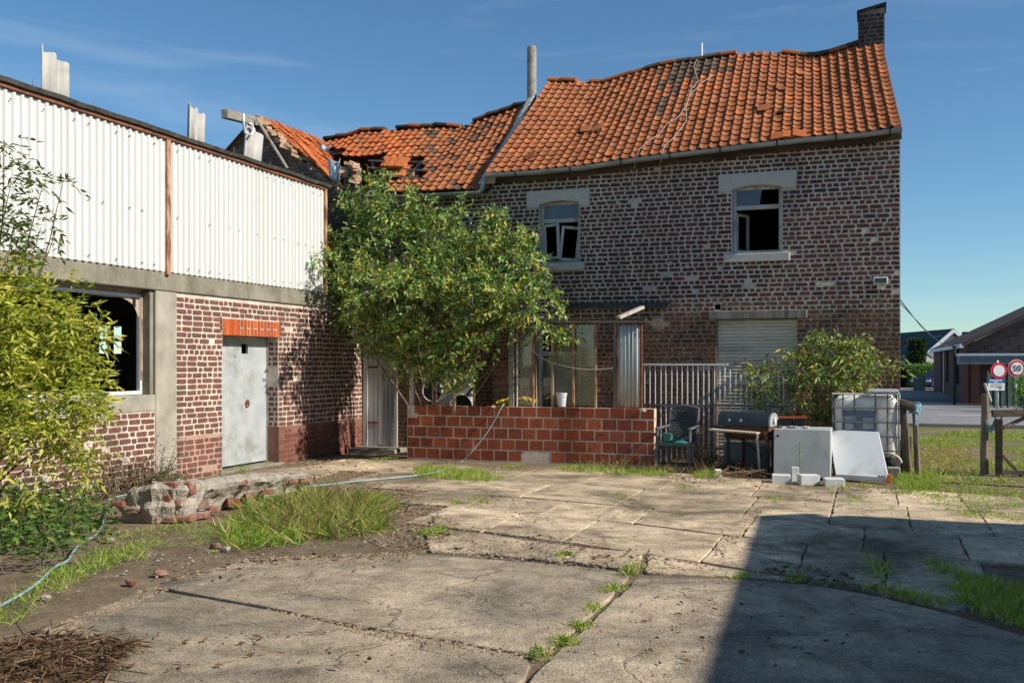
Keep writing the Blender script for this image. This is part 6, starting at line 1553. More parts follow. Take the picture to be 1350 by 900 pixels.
for px, y, w in ((958, .05, .05), (966, .5, .045), (1010, .06, .06), (1006, .5, .05)):
    m = MB(); m.bar(gp_(px, 0, y), gp_(px, zc - .06, y), w, .045, (1, 0, 0)); m.build('leg', 'black', gr)
m = MB(); m.bar(gp_(1005, .0, -.10), gp_(1002, zc - .1, -.12), .03, .03, (1, 0, 0)); m.build('prop', 'wood_pale', gr)
m = MB(); m.bar(gp_(1000, .25, .2), gp_(965, zc - .15, .2), .03, .03); m.build('brace', 'black', gr)
m = MB(); m.bar(gp_(1001, zc - .16, -.125), gp_(1001, zc - .24, -.125), .05, .01, (1, 0, 0)); m.build('tag', 'cream', gr)
m = MB(); m.bar(gp_(1010, zc - .06, -.02), gp_(1013, zc - .28, -.04), .03, .05, (1, 0, 0)); m.build('tray_bracket', 'grill_rust', gr)
m = MB(); m.box((gb.x - .35, VB + .1, 0), (gb.x + .35, VB + .13, .42)); tag(m.build('grey_board', 'fascia_grey'), 'low grey board on edge behind the barrel grill', 'board')

# pale grey cabinet lying behind, crates on it
c0, c1 = G(1020, 629), G(1093, 633); cabX = Vector((1, 0, 0))
cab = thing('steel_cabinet', (c0 + c1) / 2, 'pale grey steel cabinet beside the grill', 'cabinet')
xa, xb = c0.x, c1.x + .02; cv = (c0.y + c1.y) / 2
m = MB(); m.box((xa, cv, .02), (xb, cv + .62, .70)); m.v = [(x, y + (z - .02) * .10, z) for x, y, z in m.v]; body = m.build('body', 'cabinet', cab, bevel=.012, seg=2)
m = MB(); m.tube([(xa + .06, cv + .04, .60), (xa + .06, cv + .055, .60)], .018, 10); m.build('lock', 'black', cab)
m = MB(); m.box((xa + .05, cv - .006, .025), (xa + .10, cv + .03, .05)); m.build('foot', 'black', cab)
for k, (px, lab) in enumerate([(1036, 'left of the two black crates with orange rims on the cabinet'), (1055, 'right of the two black crates with orange rims on the cabinet')]):
    cr = PV(px, 556, cv + .75); q = thing('crate', (cr.x, cv + .75, .5), lab, 'crate', 'crates on the cabinet')
    m = MB(); m.box((cr.x - .09, cv + .72, .3), (cr.x + .09, cv + .98, PV(px, 551, cv + .75).z)); m.build('crate_body', 'black', q, bevel=.006)
    z_ = PV(px, 551, cv + .75).z; m = MB(); m.box((cr.x - .10, cv + .71, z_ + .001), (cr.x + .10, cv + .73, z_ + .03)); m.build('crate_rim', 'red_plastic', q)
m = MB(); m.box((xa - .04, cv + .68, 0), (xb - .1, cv + 1.05, .298)); tag(m.build('plank_stack', 'wood_dark'), 'dark plank stack behind the grey cabinet', 'planks')
for k, (px, w, mat) in enumerate([(1027, .05, 'grill_rust'), (1044, .09, 'zinc'), (1062, .06, 'wood_pale')]):
    p = PV(px, 561, cv + .15); m = MB(); m.rock((p.x, cv + .2, .72), w, .06, .018, k + 70); tag(m.build('scrap', mat), ['rusty lump on the left end of the cabinet top', 'flat grey scrap in the middle of the cabinet top', 'pale wood scrap on the right end of the cabinet top'][k], 'scrap', 'scraps on the cabinet')

# leaning white panel
lpn = thing('enamel_panel', G(1133, 636), 'white enamel panel leaning at a slant against the water tank', 'panel')
b0, b1 = G(1102, 632), G(1172, 637); t0 = P(1092, 566, depth(b0) + .72); t1 = b1 + (t0 - b0)
m = MB(); nrm = (b1 - b0).cross(t0 - b0).normalized()
if nrm.y > 0: nrm = -nrm
m.prism([b0 + Z * .06, b1 + Z * .06, t1, t0], -nrm * .05); m.build('face', 'white_enamel', lpn, bevel=.008, seg=2)
m = MB(); m.prism([b0 + Z * .015 + X * -.01, b1 + Z * .015, b1 + Z * .075 - nrm * -.012, b0 + Z * .075 - nrm * -.012], Vector((.02, .07, 0))); m.build('lower_edge', 'white_enamel', lpn, bevel=.006)
for t in (.82, .87, .92):
    c = b0.lerp(b1, t) + Z * .085 + nrm * .006; m = MB(); m.tube([c, c + nrm * .01], .013, 8); m.build('screw', 'black', lpn)
# pale building blocks
for k, (px0, px1, py0, py1, d, lab) in enumerate([(1016, 1045, 625, 637, .22, 'leftmost white block lying flat before the cabinet'), (1043, 1055, 614, 635, .12, 'white block standing upright between the lying ones'), (1054, 1085, 625, 640, .20, 'white block lying right of the upright one'), (1086, 1117, 630, 642, .22, 'rightmost white block lying before the enamel panel'), (942, 952, 618, 629, .14, 'small pale block under the weeds beside the grill')]):
    a, b = G(px0, py1), G(px1, py1 + .5); h = (py1 - py0) / F * depth(a) * .92; m = MB(); a, b = a.lerp(b, .06), a.lerp(b, .90); ro = (-.10, .25, .12, -.05, .3)[k]; e = (b - a); e = Vector((e.x * math.cos(ro) - e.y * math.sin(ro), e.x * math.sin(ro) + e.y * math.cos(ro), 0)); b = a + e; yv = Vector((-e.y, e.x, 0)).normalized() * d
    m.prism([a, b, b + yv, a + yv], (0, 0, h)); tag(m.build('building_block', 'aerated_block', None, bevel=.008, seg=2), lab, 'block', 'pale building blocks')
m = MB(); a, b = G(1068, 630), G(1091, 631); m.prism([a + Z * .02, b + Z * .02, b + Z * .20, b.lerp(a, .25) + Z * .20, b.lerp(a, .3) + Z * .13, b.lerp(a, .55) + Z * .13, b.lerp(a, .6) + Z * .20, a + Z * .21], (0, .02, 0)); tag(m.build('cream_plate', 'cream', None, bevel=.004), 'cream plate with a notch leaning on the cabinet', 'plate')
m = MB(); a = G(1172, 638); m.obox(a + Z * .065 + Vector((.0, .06, 0)), (.03, .0, .004), (0, .02, 0), (.006, 0, .06)); tag(m.build('orange_scrap', 'orange', None, bevel=.005), 'small orange plastic piece at the foot of the enamel panel', 'scrap')

# water tank (pallet tank in a cage)
tx0, tx1 = PV(1097, 560, 15.25).x, PV(1186, 560, 15.25).x; tv = 15.25; tz1 = PV(1140, 519, tv).z
tank = thing('water_tank', ((tx0 + tx1) / 2, tv + .5, 0), 'white plastic tank in a metal cage at the house corner', 'tank')
m = MB(); m.box((tx0 + .03, tv + .03, .20), (tx1 - .03, tv + .95, tz1 - .03)); o = m.build('plastic_tank', 'plastic_white', tank, bevel=.09, seg=4)
for k in range(6):
    x = [0, .155, .33, .65, .83, 1.0][k]; x = lerp(tx0 + .01, tx1 - .01, x); m = MB(); m.tube([(x, tv, .14), (x, tv, tz1)], .011, 7); m.build('cage_bar', 'steel_dark', tank)
for k in range(6):
    z = lerp(.16, tz1, k / 5); m = MB(); m.tube([(tx0, tv - .008, z), (tx1, tv - .008, z), (tx1, tv + 1.0, z)], .011, 7); m.build('cage_bar', 'steel_dark' if k < 5 else 'galvanised', tank)
for k in range(5):
    y = lerp(tv, tv + 1.0, (k + .5) / 5); m = MB(); m.tube([(tx1, y, .14), (tx1, y, tz1)], .011, 7); m.build('cage_bar', 'galvanised', tank)
    m = MB(); m.tube([(tx0, y, .14), (tx0, y, tz1)], .011, 7); m.build('cage_bar', 'steel_dark', tank)
lx0, lx1 = lerp(tx0, tx1, .17), lerp(tx0, tx1, .645); lz1 = PV(1130, 541, tv).z; m = MB(); m.box((lx0, tv + .012, lz1 - .36), (lx1, tv + .02, lz1)); lbp = m.build('label_plate', 'label_blue', tank)
for (a, b, c, d) in ((.05, .34, .22, .45), (.05, .30, .52, .75), (.62, .96, .28, .74)):
    m = MB(); m.box((lerp(lx0, lx1, a), tv + .007, lz1 - .36 * d), (lerp(lx0, lx1, b), tv + .0115, lz1 - .36 * c)); m.build('label_sticker', 'label_grey', lbp)
m = MB(); m.prism([(lerp(tx0, tx1, .53), tv - .03, tz1 + .025), (tx1, tv - .03, tz1 + .018), (tx1 - .02, tv + .3, tz1 + .05), (lerp(tx0, tx1, .56), tv + .3, tz1 + .05)], (0, 0, .02)); m.build('lid_sheet', 'zinc_sheet', tank)
m = MB(); m.box((tx0, tv, .0), (tx1, tv + 1.0, .05)); m.box((tx0, tv, .051), (tx0 + .12, tv + 1.0, .13)); m.box((tx1 - .12, tv, .051), (tx1, tv + 1.0, .13)); m.build('pallet', 'wood_post', tank)
m = MB(); m.rock((tx1 - .12, tv - .06, .18), .10, .06, .11, 3, 9); m.build('valve', 'black', tank)
m = MB(); p = PV(1178, 618, tv - .25); m.box((p.x - .09, tv - .3, 0), (p.x + .09, tv - .1, .16)); tag(m.build('concrete_block', 'concrete_column', None, bevel=.012), 'grey concrete block under the tank valve', 'block')
m = MB(); m.tube(smooth_path([(tx1 - .28, tv - .05, .30), (tx1 - .15, tv - .16, .34), (tx1 - .03, tv - .18, .30), (tx1 + .02, tv - .12, .22)]), .02, 8); tag(m.build('pipe_piece', 'cream', None, smooth=True), 'bent cream pipe piece at the tank valve', 'pipe')
# weed heap and stems near the grill
weeds('weed_heap', 'heap of pulled brown weeds in front of the barrel grill', 'weeds', scatter([(952, 626), (960, 616), (992, 616), (998, 628), (985, 632)], 46), .05, .012, 'leaf_dead', 26, .14, tint=(.5, 1))
grass('weed_heap_grass', 'yellowing grass on the weed heap', scatter([(955, 618), (990, 616), (998, 624), (960, 624)], 40), .16, .007, 'grass', 12, .04, .9, (.5, 1.0))
grass('grass_chair', 'bright grass tuft between chair and grill', scatter([(918, 628), (944, 622), (946, 630), (922, 633)], 40), .16, .008, 'grass', 14, .03, .6, (.1, .8))
weeds('mullein_stalk', 'tall yellow flowering weed before the grey cabinet', 'weed', [G(1054, 634)], .03, .02, 'leaf_elder', 60, .72, spread=.02, tint=(.6, 1))
grass('grass_junk', 'grass around the white blocks', scatter([(1095, 634), (1140, 640), (1170, 642), (1120, 646), (1060, 642)], 40), .10, .007, 'grass', 10, .03, .8, (.1, .9))
grass('grass_stakes', 'grass at the foot of the tied stakes', scatter([(1180, 632), (1225, 622), (1235, 645), (1190, 655)], 160), .15, .008, 'grass', 12, .05, .7, (.1, 1.0))
pts = scatter([(935, 622), (1010, 628), (1005, 636), (940, 634)], 26); m = MB(); rs = random.Random(31)
for p in pts:
    a = rs.uniform(0, 3.1); d = Vector((math.cos(a), math.sin(a), rs.uniform(-.1, .25))) * rs.uniform(.1, .28); q = p + Z * rs.uniform(.02, .12); m.cur = rs.random(); m.tube([q - d, q + d], .005, 4)
tag(m.build('dry_sticks', 'twig_dry'), 'dry sticks on the weed heap by the grill', 'sticks', kind='stuff')

# ================================================================== GATE: STAKES LEFT, BROKEN GATE RIGHT
def stake(p0, p1, w, lab, grp='stakes of the old gate', mat='wood_post', cat='stake'):
    m = MB(); d = Vector(p1) - Vector(p0); pts = [Vector(p0) + d * t + Vector((random.uniform(-.008, .008), random.uniform(-.008, .008), 0)) for t in (0, .25, .5, .75, 1)]
    m.tube(pts, [w / 2 * q for q in (1.05, 1.0, .97, .95, .9)], 7); return tag(m.build('stake', mat), lab, cat, grp)
gY = 14.25
stake(P(1191, 622, gY + .1) * 1.0, P(1190, 530, gY + .1), .11, 'thick leaning stake nearest the water tank')
stake(P(1200, 626, gY), P(1194, 545, gY - .05), .06, 'thin slanting stake between the two thick ones')
stake(P(1210, 626, gY), P(1206, 535, gY), .085, 'stake wrapped in blue rope at its top')
stake(P(1197, 618, gY + .3), P(1201, 575, gY + .3), .05, 'short stub of a stake behind the slanting one')
m = MB(); m.tube([P(1186, 531, gY + .05), P(1195, 534, gY), P(1206, 537, gY - .05)], .07, 8); tag(m.build('gate_rag', 'wood_dark'), 'dark rolled rag tied across the stakes', 'rag')
m = MB(); rs = random.Random(5)
for j in range(9):
    c = P(1206, 532 + j * 1.4, gY); m.tube([c + Vector(((.06 + rs.uniform(-.01, .02)) * math.cos(q), (.06 + rs.uniform(-.01, .02)) * math.sin(q), rs.uniform(-.02, .02))) for q in [2 * math.pi * k / 10 for k in range(11)]], .011, 5)
for j in range(4): m.tube([P(1207, 545, gY - .08), P(1208 + rs.uniform(-2, 2), 552, gY - .09), P(1208 + rs.uniform(-2, 2), 560, gY - .08)], .010, 5)
tag(m.build('blue_rope', 'blue_rope'), 'knot of pale blue rope around the stake top', 'rope')
stake(P(1297, 626, 14.4), P(1299, 519, 14.4), .115, 'thick upright post left of the broken gate')
m = MB(); m.bar(P(1306, 529, 14.5), P(1298, 505, 14.55), .05, .03); tag(m.build('pale_slat', 'wood_pale'), 'pale slat leaning on the thick gate post', 'slat')
gate = thing('broken_gate', P(1330, 625, 14.3), 'broken wooden gate frame at the right edge', 'gate')
gY = 14.2
for name, a, b, w, h in (('top_bar', (1308, 545), (1420, 543), .10, .07), ('upright', (1317, 552), (1317, 626), .09, .11), ('brace', (1318, 596), (1346, 626), .05, .09), ('brace', (1322, 564), (1352, 550), .05, .07), ('upright', (1410, 545), (1410, 626), .09, .10), ('bottom_bar', (1320, 622), (1410, 624), .06, .07)):
    m = MB(); m.bar(P(a[0], a[1], gY + (.06 if name == 'brace' else 0)), P(b[0], b[1], gY + (.06 if name == 'brace' else 0)), w, h, (0, 1, 0)); m.build(name, 'wood_dark' if name != 'brace' else 'wood_post', gate, bevel=.006)
for px in (1312, 1320):
    m = MB(); m.tube([P(px, 548, gY), P(px, 566, gY + .02)], .012, 6); m.build('iron_strap', 'steel_dark', gate)
m = MB(); rs = random.Random(6)
for j in range(5): m.tube([P(1300, 556 + rs.uniform(-2, 2), 14.35), P(1304 + rs.uniform(-2, 2), 566 + rs.uniform(-5, 5), 14.3), P(1312 + rs.uniform(-3, 3), 560 + rs.uniform(-6, 8), 14.25), P(1306, 568 + rs.uniform(-4, 4), 14.3)], .008, 5)
tag(m.build('blue_rope', 'blue_rope'), 'loose blue rope strung from post to broken gate', 'rope')

# ================================================================== STREET BEYOND
def place(px, Y, z=0.0): p = P(px, 480, Y); p.z = z; return p
def pole(px, Y, h, r, mat, parent): p = place(px, Y); m = MB(); m.tube([p, p + Z * h], r, 10); return m.build('pole', mat, parent, smooth=True)
RT = Vector((CT, ST, 0)); FW = Vector((-ST, CT, 0))           # across the view, and away along it
def disc(c, r, off, mat, name, parent, n=32):
    m = MB(); m.tube([c - FW * off, c - FW * (off - .012)], r, n); return m.build(name, mat, parent)
def text_mesh(txt, c, h, mat, parent, off):
    cu = bpy.data.curves.new('t', 'FONT'); cu.body = txt; cu.size = h; cu.align_x = 'CENTER'; cu.align_y = 'CENTER'; cu.extrude = .002; cu.offset = .003
    to = bpy.data.objects.new('t', cu); COL.objects.link(to); bpy.context.view_layer.update()
    me = bpy.data.meshes.new_from_object(to.evaluated_get(bpy.context.evaluated_depsgraph_get())); bpy.data.objects.remove(to)
    mat4 = Matrix(((RT.x, 0, FW.x, 0), (RT.y, 0, FW.y, 0), (0, 1, 0, 0), (0, 0, 0, 1))); mat4.translation = c - FW * off
    me.transform(mat4); me.materials.clear(); me.materials.append(MT[mat]); o = bpy.data.objects.new('numeral', me); COL.objects.link(o); put_under(o, parent); return o
Ys = 34.0
s1 = thing('road_sign', place(1315, Ys), 'round white sign with red ring above a blue plate', 'sign'); pole(1315, Ys, 1.75, .04, 'galvanised', s1)
c = P(1315.5, 488.5, Ys); disc(c, .285, .07, 'sign_red', 'plate', s1); disc(c, .195, .085, 'sign_white', 'centre', s1)
c = P(1311.5, 502, Ys)
m = MB(); m.obox(c - FW * .07, RT * .28, FW * .008, Z * .075); bp = m.build('blue_plate', 'sign_blue', s1); c2 = P(1312, 509.5, Ys)
m = MB(); m.obox(c2 - FW * .07, RT * .29, FW * .008, Z * .125); wp_ = m.build('white_plate', 'sign_white', s1)
for (cc, dx, dz, w, h, mt, par) in ((c, 0, .02, .22, .015, 'sign_white', bp), (c, .0, -.035, .07, .014, 'sign_white', bp), (c2, 0, .07, .19, .008, 'sign_black', wp_), (c2, -.09, .0, .10, .016, 'label_grey', wp_), (c2, .12, -.01, .09, .02, 'label_blue', wp_), (c2, .13, -.06, .02, .02, 'sign_black', wp_)):
    m = MB(); m.obox(cc - FW * .082 + RT * dx + Z * dz, RT * w, FW * .003, Z * h); m.build('print_line', mt, par)
s2 = thing('road_sign', place(1339, Ys + 1), 'round speed sign reading 50 in a red ring', 'sign'); pole(1339, Ys + 1, 1.75, .035, 'galvanised', s2)
c = P(1339, 485.5, Ys + 1); disc(c, .315, .065, 'sign_white', 'back_rim', s2); disc(c, .295, .08, 'sign_red', 'plate', s2); disc(c, .215, .095, 'sign_white', 'centre', s2); text_mesh('50', c + Z * .0, .30, 'sign_black', s2, .115)

def house_block(name, label, px0, px1, Yf, Yb, eave_py, ridge_h, wallm, roofm, wins=(), gable_front=True):
    pass
# right-hand house: gable towards the yard, facade turned to the left
rh = thing('street_house', P(1300, 530, 42), 'dark slate-gabled brick house behind the road signs', 'house')
A = place(1276, 40.0); B = place(1234, 55.5); dirB = (B - A); dirA = Vector((dirB.y, -dirB.x, 0)).normalized()
ze = P(1276, 454, 40).z; wid = 11.0; C_ = A + dirA * wid; D_h = B + dirA * wid; zr = ze + 2.75
def quadwall(m, a, b, z0, z1): m.poly([(a.x, a.y, z0), (b.x, b.y, z0), (b.x, b.y, z1), (a.x, a.y, z1)])
ds = (B - A).normalized(); dl = (B - A).length; nf = Vector((ds.y, -ds.x, 0)) * -1
def fac_wall(m, hol):
    xs = sorted(set([0, dl] + [h[i] for h in hol for i in (0, 1)])); zs = sorted(set([0, ze] + [h[i] for h in hol for i in (2, 3)]))
    for i in range(len(xs) - 1):
        for k in range(len(zs) - 1):
            xm, zm = (xs[i] + xs[i + 1]) / 2, (zs[k] + zs[k + 1]) / 2
            if any(h[0] < xm < h[1] and h[2] < zm < h[3] for h in hol): continue
            quadwall(m, A + ds * xs[i], A + ds * xs[i + 1], zs[k], zs[k + 1])
def fpx(px):       # distance along the facade for a photo column
    lo, hi = 0., dl
    for _ in range(40):
        mid = (lo + hi) / 2
        if screen(A + ds * mid)[0] > px: lo = mid
        else: hi = mid
    return (lo + hi) / 2
hol = [(fpx(1247.5), fpx(1243), .1, 2.25), (fpx(1254.5), fpx(1250.5), .75, 2.3), (fpx(1269.5), fpx(1263), .75, 2.3)]
m = MB(); fac_wall(m, hol); fwall = m.build('facade', 'far_brick', rh); sm = fwall.modifiers.new('solid', 'SOLIDIFY'); sm.thickness = .25; sm.offset = 0
for k, h in enumerate(hol):
    a, b = A + ds * h[0], A + ds * h[1]; m = MB(); m.prism([(a.x, a.y, h[2]), (b.x, b.y, h[2]), (b.x, b.y, h[3]), (a.x, a.y, h[3])], dirA * .1); m.build('door' if k == 0 else 'window', 'fascia_white' if k == 0 else 'far_glass', rh)
    m = MB(); a2, b2 = a - dirA * .2, b - dirA * .2; m.prism([(a2.x, a2.y, h[3]), (b2.x, b2.y, h[3]), (b2.x, b2.y, h[3] + .22), (a2.x, a2.y, h[3] + .22)], dirA * .19)
    if k: m.build('shutter_box', 'fascia_grey', rh)
m = MB(); zcan = P(1276, 468, 39.9).z; apex = A + dirA * wid / 2
m.prism([(A.x, A.y, 0), (C_.x, C_.y, 0), (C_.x, C_.y, zcan), (A.x, A.y, zcan)], ds * .25); m.build('front_wall', 'far_brick', rh)
m = MB(); m.prism([(A.x, A.y, zcan + .001), (C_.x, C_.y, zcan + .001), (C_.x, C_.y, ze), (apex.x, apex.y, zr), (A.x, A.y, ze)], ds * .25); sgab = m.build('slate_gable', 'slate', rh)
for i in range(9):
    for j in range(7):
        t0 = (i + (.5 if j % 2 else 0)) * .62; z = zcan + .02 + j * .36
        if t0 + .6 > wid / 2: continue
        if z + .36 > lerp(ze, zr, min(1, t0 / (wid / 2))) - .02: continue
        a = A + dirA * t0 - ds * .012; b = a + dirA * .60; m = MB(); m.prism([(a.x, a.y, z), (b.x, b.y, z), (b.x, b.y, z + .35), (a.x, a.y, z + .35)], -ds * random.uniform(.008, .03)); m.build('shingle', 'slate', sgab)
m = MB(); o1, o2 = -dirA * .25 - ds * .25, -dirA * .25 + ds * .25
m.prism([A + o1 + Z * (ze - .1), B + o2 + Z * (ze - .1), apex + dirB + ds * .25 + Z * (zr - .02), apex - ds * .25 + Z * (zr - .02)], (0, 0, .16)); m.build('roof', 'roof_brown', rh)
m = MB(); m.prism([C_ - o1 * .0 + dirA * .25 - ds * .25 + Z * (ze - .1), D_h + dirA * .25 + Z * (ze - .1), apex + dirB + Z * (zr - .02), apex - ds * .25 + Z * (zr - .02)], (0, 0, .16)); m.build('rear_slope', 'roof_brown', rh)
m = MB(); m.bar(A + o1 + Z * (ze - .06), B + o2 + Z * (ze - .06), .14, .16); m.build('eaves_gutter', 'fascia_white', rh)
m = MB(); p = B + ds * -.5 + dirA * 1.6; m.box((p.x - .3, p.y - .3, ze), (p.x + .3, p.y + .3, P(1264, 437, 54).z)); m.build('chimney', 'far_brick', rh)
# flat canopy along its front
ca, cb2 = place(1265, 38.3), place(1265, 38.3) + dirA * 14; zc0, zc1 = P(1268, 480, 38.5).z, P(1268, 469, 38.5).z
m = MB(); m.prism([ca + Z * zc0, cb2 + Z * zc0, cb2 + ds * 1.6 + Z * zc0, ca + ds * 1.6 + Z * zc0], (0, 0, zc1 - zc0)); can = m.build('canopy', 'fascia_grey', rh)
m = MB(); m.prism([ca - ds * .03 - dirA * .03 + Z * (zc1 + .002), cb2 - ds * .03 + Z * (zc1 + .002), cb2 + ds * 1.63 + Z * (zc1 + .002), ca + ds * 1.63 - dirA * .03 + Z * (zc1 + .002)], (0, 0, .09)); m.build('canopy_edge', 'fascia_white', can)
m = MB(); a = A + dirA * .9 - ds * .01; b = A + dirA * 1.5 - ds * .01; m.prism([(a.x, a.y, .7), (b.x, b.y, .7), (b.x, b.y, 2.2), (a.x, a.y, 2.2)], -ds * .03); m.build('window', 'far_glass', rh)
# green-roofed house further down the street
def gable_house(name, label, px0, px1, Y, eave_py, ridge_py, ridge_px, depth_m, wallm, roofm, trim=None, wins=()):
    h = thing(name, place((px0 + px1) / 2, Y), label, 'house'); a, b = place(px0, Y), place(px1, Y); zl = P(px0, eave_py, Y).z; zp = P(ridge_px, ridge_py, Y).z; ap = place(ridge_px, Y)
    m = MB(); m.prism([(a.x, a.y, 0), (b.x, b.y, 0), (b.x, b.y, zl), (ap.x, ap.y, zp), (a.x, a.y, zl)], FW * depth_m); m.build('wall', wallm, h)
    for (e, s_) in ((a, -1), (b, 1)):
        m = MB(); q = RT * s_ * .35 - Z * .25 - FW * .4; m.prism([e + q + Z * zl, ap - FW * .4 + Z * (zp + .08), ap + FW * (depth_m + .2) + Z * (zp + .08), e + q + FW * (depth_m + .6) + Z * zl], (0, 0, .16)); rf = m.build('roof', roofm, h)
        if trim: m = MB(); m.bar(e + q * 1.02 + Z * (zl + .02), ap - FW * .43 + Z * (zp + .12), .06, .22); m.build('bargeboard', trim, rf)
    for (w0, w1, y0, y1, mt) in wins:
        c0_, c1_ = P(w0, y1, Y - .03), P(w1, y0, Y - .03); m = MB(); m.prism([(c0_.x, c0_.y, c0_.z), (c1_.x, c1_.y, c0_.z), (c1_.x, c1_.y, c1_.z), (c0_.x, c0_.y, c1_.z)], FW * .1); m.build('window', mt, h)
    return h
gh = gable_house('street_house', 'green-roofed gabled house with white bargeboard down the street', 1216, 1292, 66, 470, 438, 1254, 9, 'render_white', 'roof_green', 'fascia_white', ((1223, 1227, 477, 494, 'far_glass'), (1230, 1236, 478, 494, 'far_glass')))
m = MB(); a = place(1228, 64.5); b = place(1240, 64.5); m.prism([a + Z * P(1228, 473, 64.5).z, b + Z * P(1228, 473, 64.5).z, b + FW * 1.4 + Z * P(1228, 464, 64.5).z, a + FW * 1.4 + Z * P(1228, 464, 64.5).z], (0, 0, .12)); m.build('porch_roof', 'fascia_grey', gh)
th = thing('street_house', place(1215, 72), 'tan-roofed house with a small brick chimney farthest down the street', 'house')
a, b = place(1201, 72), place(1236, 72); zl, zp = P(1201, 474, 72).z, P(1203, 450, 72).z
m = MB(); m.prism([a, b, b + Z * zl, a + Z * zl], FW * 8); m.build('wall', 'far_brick', th)
m = MB(); m.prism([a - RT * .4 - FW * .4 + Z * zl, b - FW * .4 + Z * zl, b + FW * 4 + Z * zp, a + FW * 4 + RT * .6 + Z * zp], (0, 0, .2)); rf = m.build('roof', 'roof_tan', th)
m = MB(); p = place(1226, 75); m.box((p.x - .6, p.y - .5, zp - .5), (p.x + .6, p.y + .5, P(1226, 443, 75).z)); cm = m.build('chimney', 'chimney_brick', th)
m = MB(); m.tube([p + Z * P(1226, 443, 75).z, p + Z * P(1226, 437, 75).z], .2, 8); m.build('chimney_pot', 'chimney_brick', cm)
m = MB(); a3 = place(1204, 71.9); m.prism([a3 + Z * 2.0, a3 + RT * 1.0 + Z * 2.0, a3 + RT * 1.0 + Z * 3.4, a3 + Z * 3.4], FW * .05); m.build('window', 'far_glass', th)
oh = thing('street_house', place(1190, 105), 'low orange roof glimpsed at the end of the street', 'house')
a, b = place(1170, 105), place(1197, 105); m = MB(); m.prism([a, b, b + Z * 2, a + Z * 2], FW * 6); m.build('wall', 'render_white', oh)
m = MB(); m.prism([a + Z * 2, b + Z * 2, b + FW * 3 - RT * .5 + Z * 3.3, a + FW * 3 + Z * 3.3], (0, 0, .2)); m.build('roof', 'roof_orange', oh)
# hedges, creeper, shrub
def hedge(name, label, px0, px1, Y, h, dp_, mat='leaf_hedge', n=5200, cat='hedge', L=.12):
    r = thing(name, place((px0 + px1) / 2, Y), label, cat); a, b = place(px0, Y), place(px1, Y); w = (b - a).length
    m = MB(); m.obox((a + b) / 2 + FW * dp_ / 2 + Z * (h / 2 - .05), RT * (w / 2 - .12), FW * (dp_ / 2 - .12), Z * (h / 2 - .1)); m.build('hedge_core', 'leaf_ivy', r)
    t = RNG.random(n); face = RNG.random(n); u_ = RNG.random(n); v_ = RNG.random(n)
    A_ = np.array(a)[None]; R_ = np.array(RT)[None]; F_ = np.array(FW)[None]; ZZ = np.array([[0, 0, 1.0]])
    pf = A_ + R_ * (u_ * w)[:, None] + ZZ * (v_ * h)[:, None]; pt_ = A_ + R_ * (u_ * w)[:, None] + F_ * (v_ * dp_)[:, None] + ZZ * h; ps = A_ + R_ * (np.where(t < .5, 0, w))[:, None] + F_ * (v_ * dp_)[:, None] + ZZ * (u_ * h)[:, None]
    p = np.where((face < .5)[:, None], pf, np.where((face < .82)[:, None], pt_, ps)) + RNG.normal(size=(n, 3)) * .05
    leaf_mesh('leaves', p, RNG.normal(size=(n, 3)) + np.array([0, 0, .5]), L * (.6 + .8 * RNG.random(n)), L * .6 * np.ones(n), mat, r, .1); return r
hedge('hedge', 'clipped green hedge behind the picket fence', 1203, 1240, 62, 1.5, 1.4)
hedge('hedge', 'darker hedge further back left of the clipped one', 1180, 1203, 63, 1.45, 1.6, 'leaf_ivy', 3000)
hedge('creeper', 'dark creeper covering the green-roofed house corner', 1205, 1219, 64.6, 3.1, 1.0, 'leaf_ivy', 4200, 'creeper', .22)
sh = thing('shrub', place(1352, 33), 'small round shrub below the speed sign at the right edge', 'shrub'); bl_ = [(P(1350, 512, 33), .45, .45, .5), (P(1362, 505, 33), .5, .5, .5), (P(1350, 525, 33), .4, .4, .35)]
p_, d_, e_ = crown(bl_, 300, .15, 6, 0, 0); leaf_mesh('crown', p_, d_, .09 + .04 * RNG.random(len(p_)), .045 + 0 * RNG.random(len(p_)), 'leaf_hedge', sh, .1)
limbs(sh, sh, place(1352, 33), [b[0] for b in bl_], .03)
pf = thing('picket_fence', place(1212, 56), 'short grey-green picket fence in front of the clipped hedge', 'fence')
for k in range(13):
    p = place(1205 + k * 1.15, 56 - k * .05); m = MB(); m.prism([p - RT * .035, p + RT * .035, p + RT * .035 + Z * (.95 + .05 * (k % 2)), p + Z * 1.02, p - RT * .035 + Z * (.95 + .05 * (k % 2))], FW * .02); m.build('picket', 'picket', pf)
for z in (.3, .75): m = MB(); m.bar(place(1204, 56.05, z), place(1219.5, 55.45, z), .04, .05); m.build('rail', 'picket', pf)
gf = thing('panel_fence', place(1325, 36), 'dark green panel fence below the road signs', 'fence')
for k in range(7):
    p = place(1302 + k * 9, 36.5); m = MB(); m.tube([p, p + Z * 1.4], .04, 8); m.build('post', 'fence_green', gf)
    if k < 6:
        a, b = place(1303.5 + k * 9, 36.5), place(1309.5 + k * 9, 36.5); m = MB(); m.prism([a + Z * .1, b + Z * .1, b + Z * 1.3, a + Z * 1.3], FW * .03); m.build('panel', 'fence_green', gf)
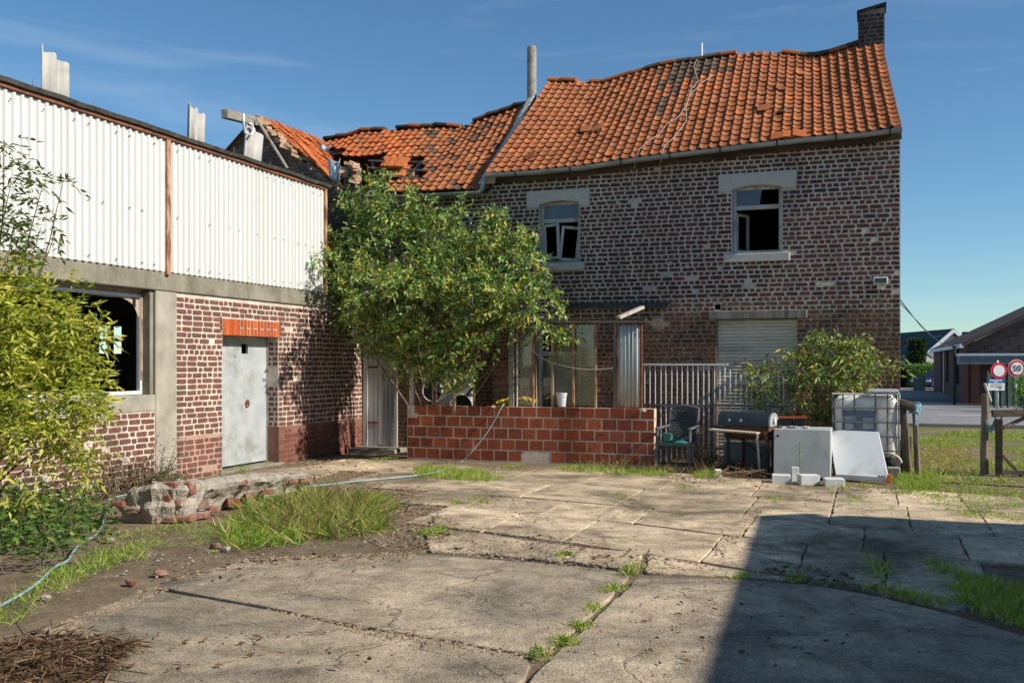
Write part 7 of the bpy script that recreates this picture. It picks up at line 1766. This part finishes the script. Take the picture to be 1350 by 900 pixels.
# parked car, mostly hidden behind the house corner line
car = thing('parked_car', place(1250, 57.5), 'dark blue car parked half behind the brick house', 'car')
o_ = place(1247, 58.5); cx_ = (RT * .93 + FW * .37).normalized(); cy_ = Vector((-cx_.y, cx_.x, 0))
ksc = .82
prof = [(-1.9, .35), (-1.95, .62), (-1.75, .78), (-1.0, .88), (-.45, 1.30), (.75, 1.36), (1.45, .98), (1.95, .85), (2.0, .40), (1.9, .30), (-1.8, .28)]
m = MB(); m.prism([o_ + cx_ * x + Z * z - cy_ * .82 for x, z in prof], cy_ * 1.64); m.build('body', 'car_paint', car, bevel=.08, seg=3)
m = MB(); m.prism([o_ + cx_ * x + Z * z - cy_ * .83 for x, z in ((-.85, .92), (-.40, 1.24), (.70, 1.29), (1.15, .96))], cy_ * 1.66); m.build('side_window', 'far_glass', car)
m = MB(); m.prism([o_ + cx_ * x + Z * z - cy_ * .68 for x, z in ((-1.02, .90), (-.47, 1.31), (-.44, 1.285), (-.97, .885))], cy_ * 1.36); m.build('windscreen', 'far_glass', car)
for x in (-1.25, 1.25):
    for y in (-.78, .78):
        c = o_ + cx_ * x + cy_ * y + Z * .31; m = MB(); m.tube([c - cy_ * .09, c + cy_ * .09], .31, 18); wh = m.build('wheel', 'tyre', car); m = MB(); m.tube([c - cy_ * .095, c + cy_ * .095], .18, 14); m.build('rim', 'galvanised', wh)
for y in (-.6, .6):
    c = o_ - cx_ * 1.93 + cy_ * y + Z * .66; m = MB(); m.obox(c, cx_ * .04, cy_ * .16, Z * .07); m.build('headlight', 'sign_white', car, bevel=.02)
# street lamp post by the facade and overhead wires
lpst = thing('lamp_post', place(1258, 39.5), 'slim black post before the brick facade', 'post'); p = place(1258.5, 39.5); m = MB(); m.tube([p, p + Z * 2.3], .06, 8); m.build('pole', 'black', lpst); m = MB(); m.tube([p + Z * 2.3, p + Z * 2.36], .10, 8); m.build('cap', 'black', lpst)
for k, (a, b, lab) in enumerate([((1187, 396), (1262, 455), 'upper overhead wire from the house corner'), ((1187, 391), (1240, 442), 'lower overhead wire beside the house corner')]):
    p0 = P(a[0] - 3, a[1], 17.5); p1 = P(b[0], b[1], 55 if k == 0 else 60); m = MB(); pts = [p0.lerp(p1, t / 14) - Z * (.5 * math.sin(math.pi * t / 14)) for t in range(15)]
    pts = [p0.lerp(p1, t / 14) - Z * (.35 * math.sin(math.pi * t / 14)) for t in range(15)]; m.tube(pts, .010, 5); tag(m.build('overhead_wire', 'wire'), lab, 'wire', 'overhead wires')
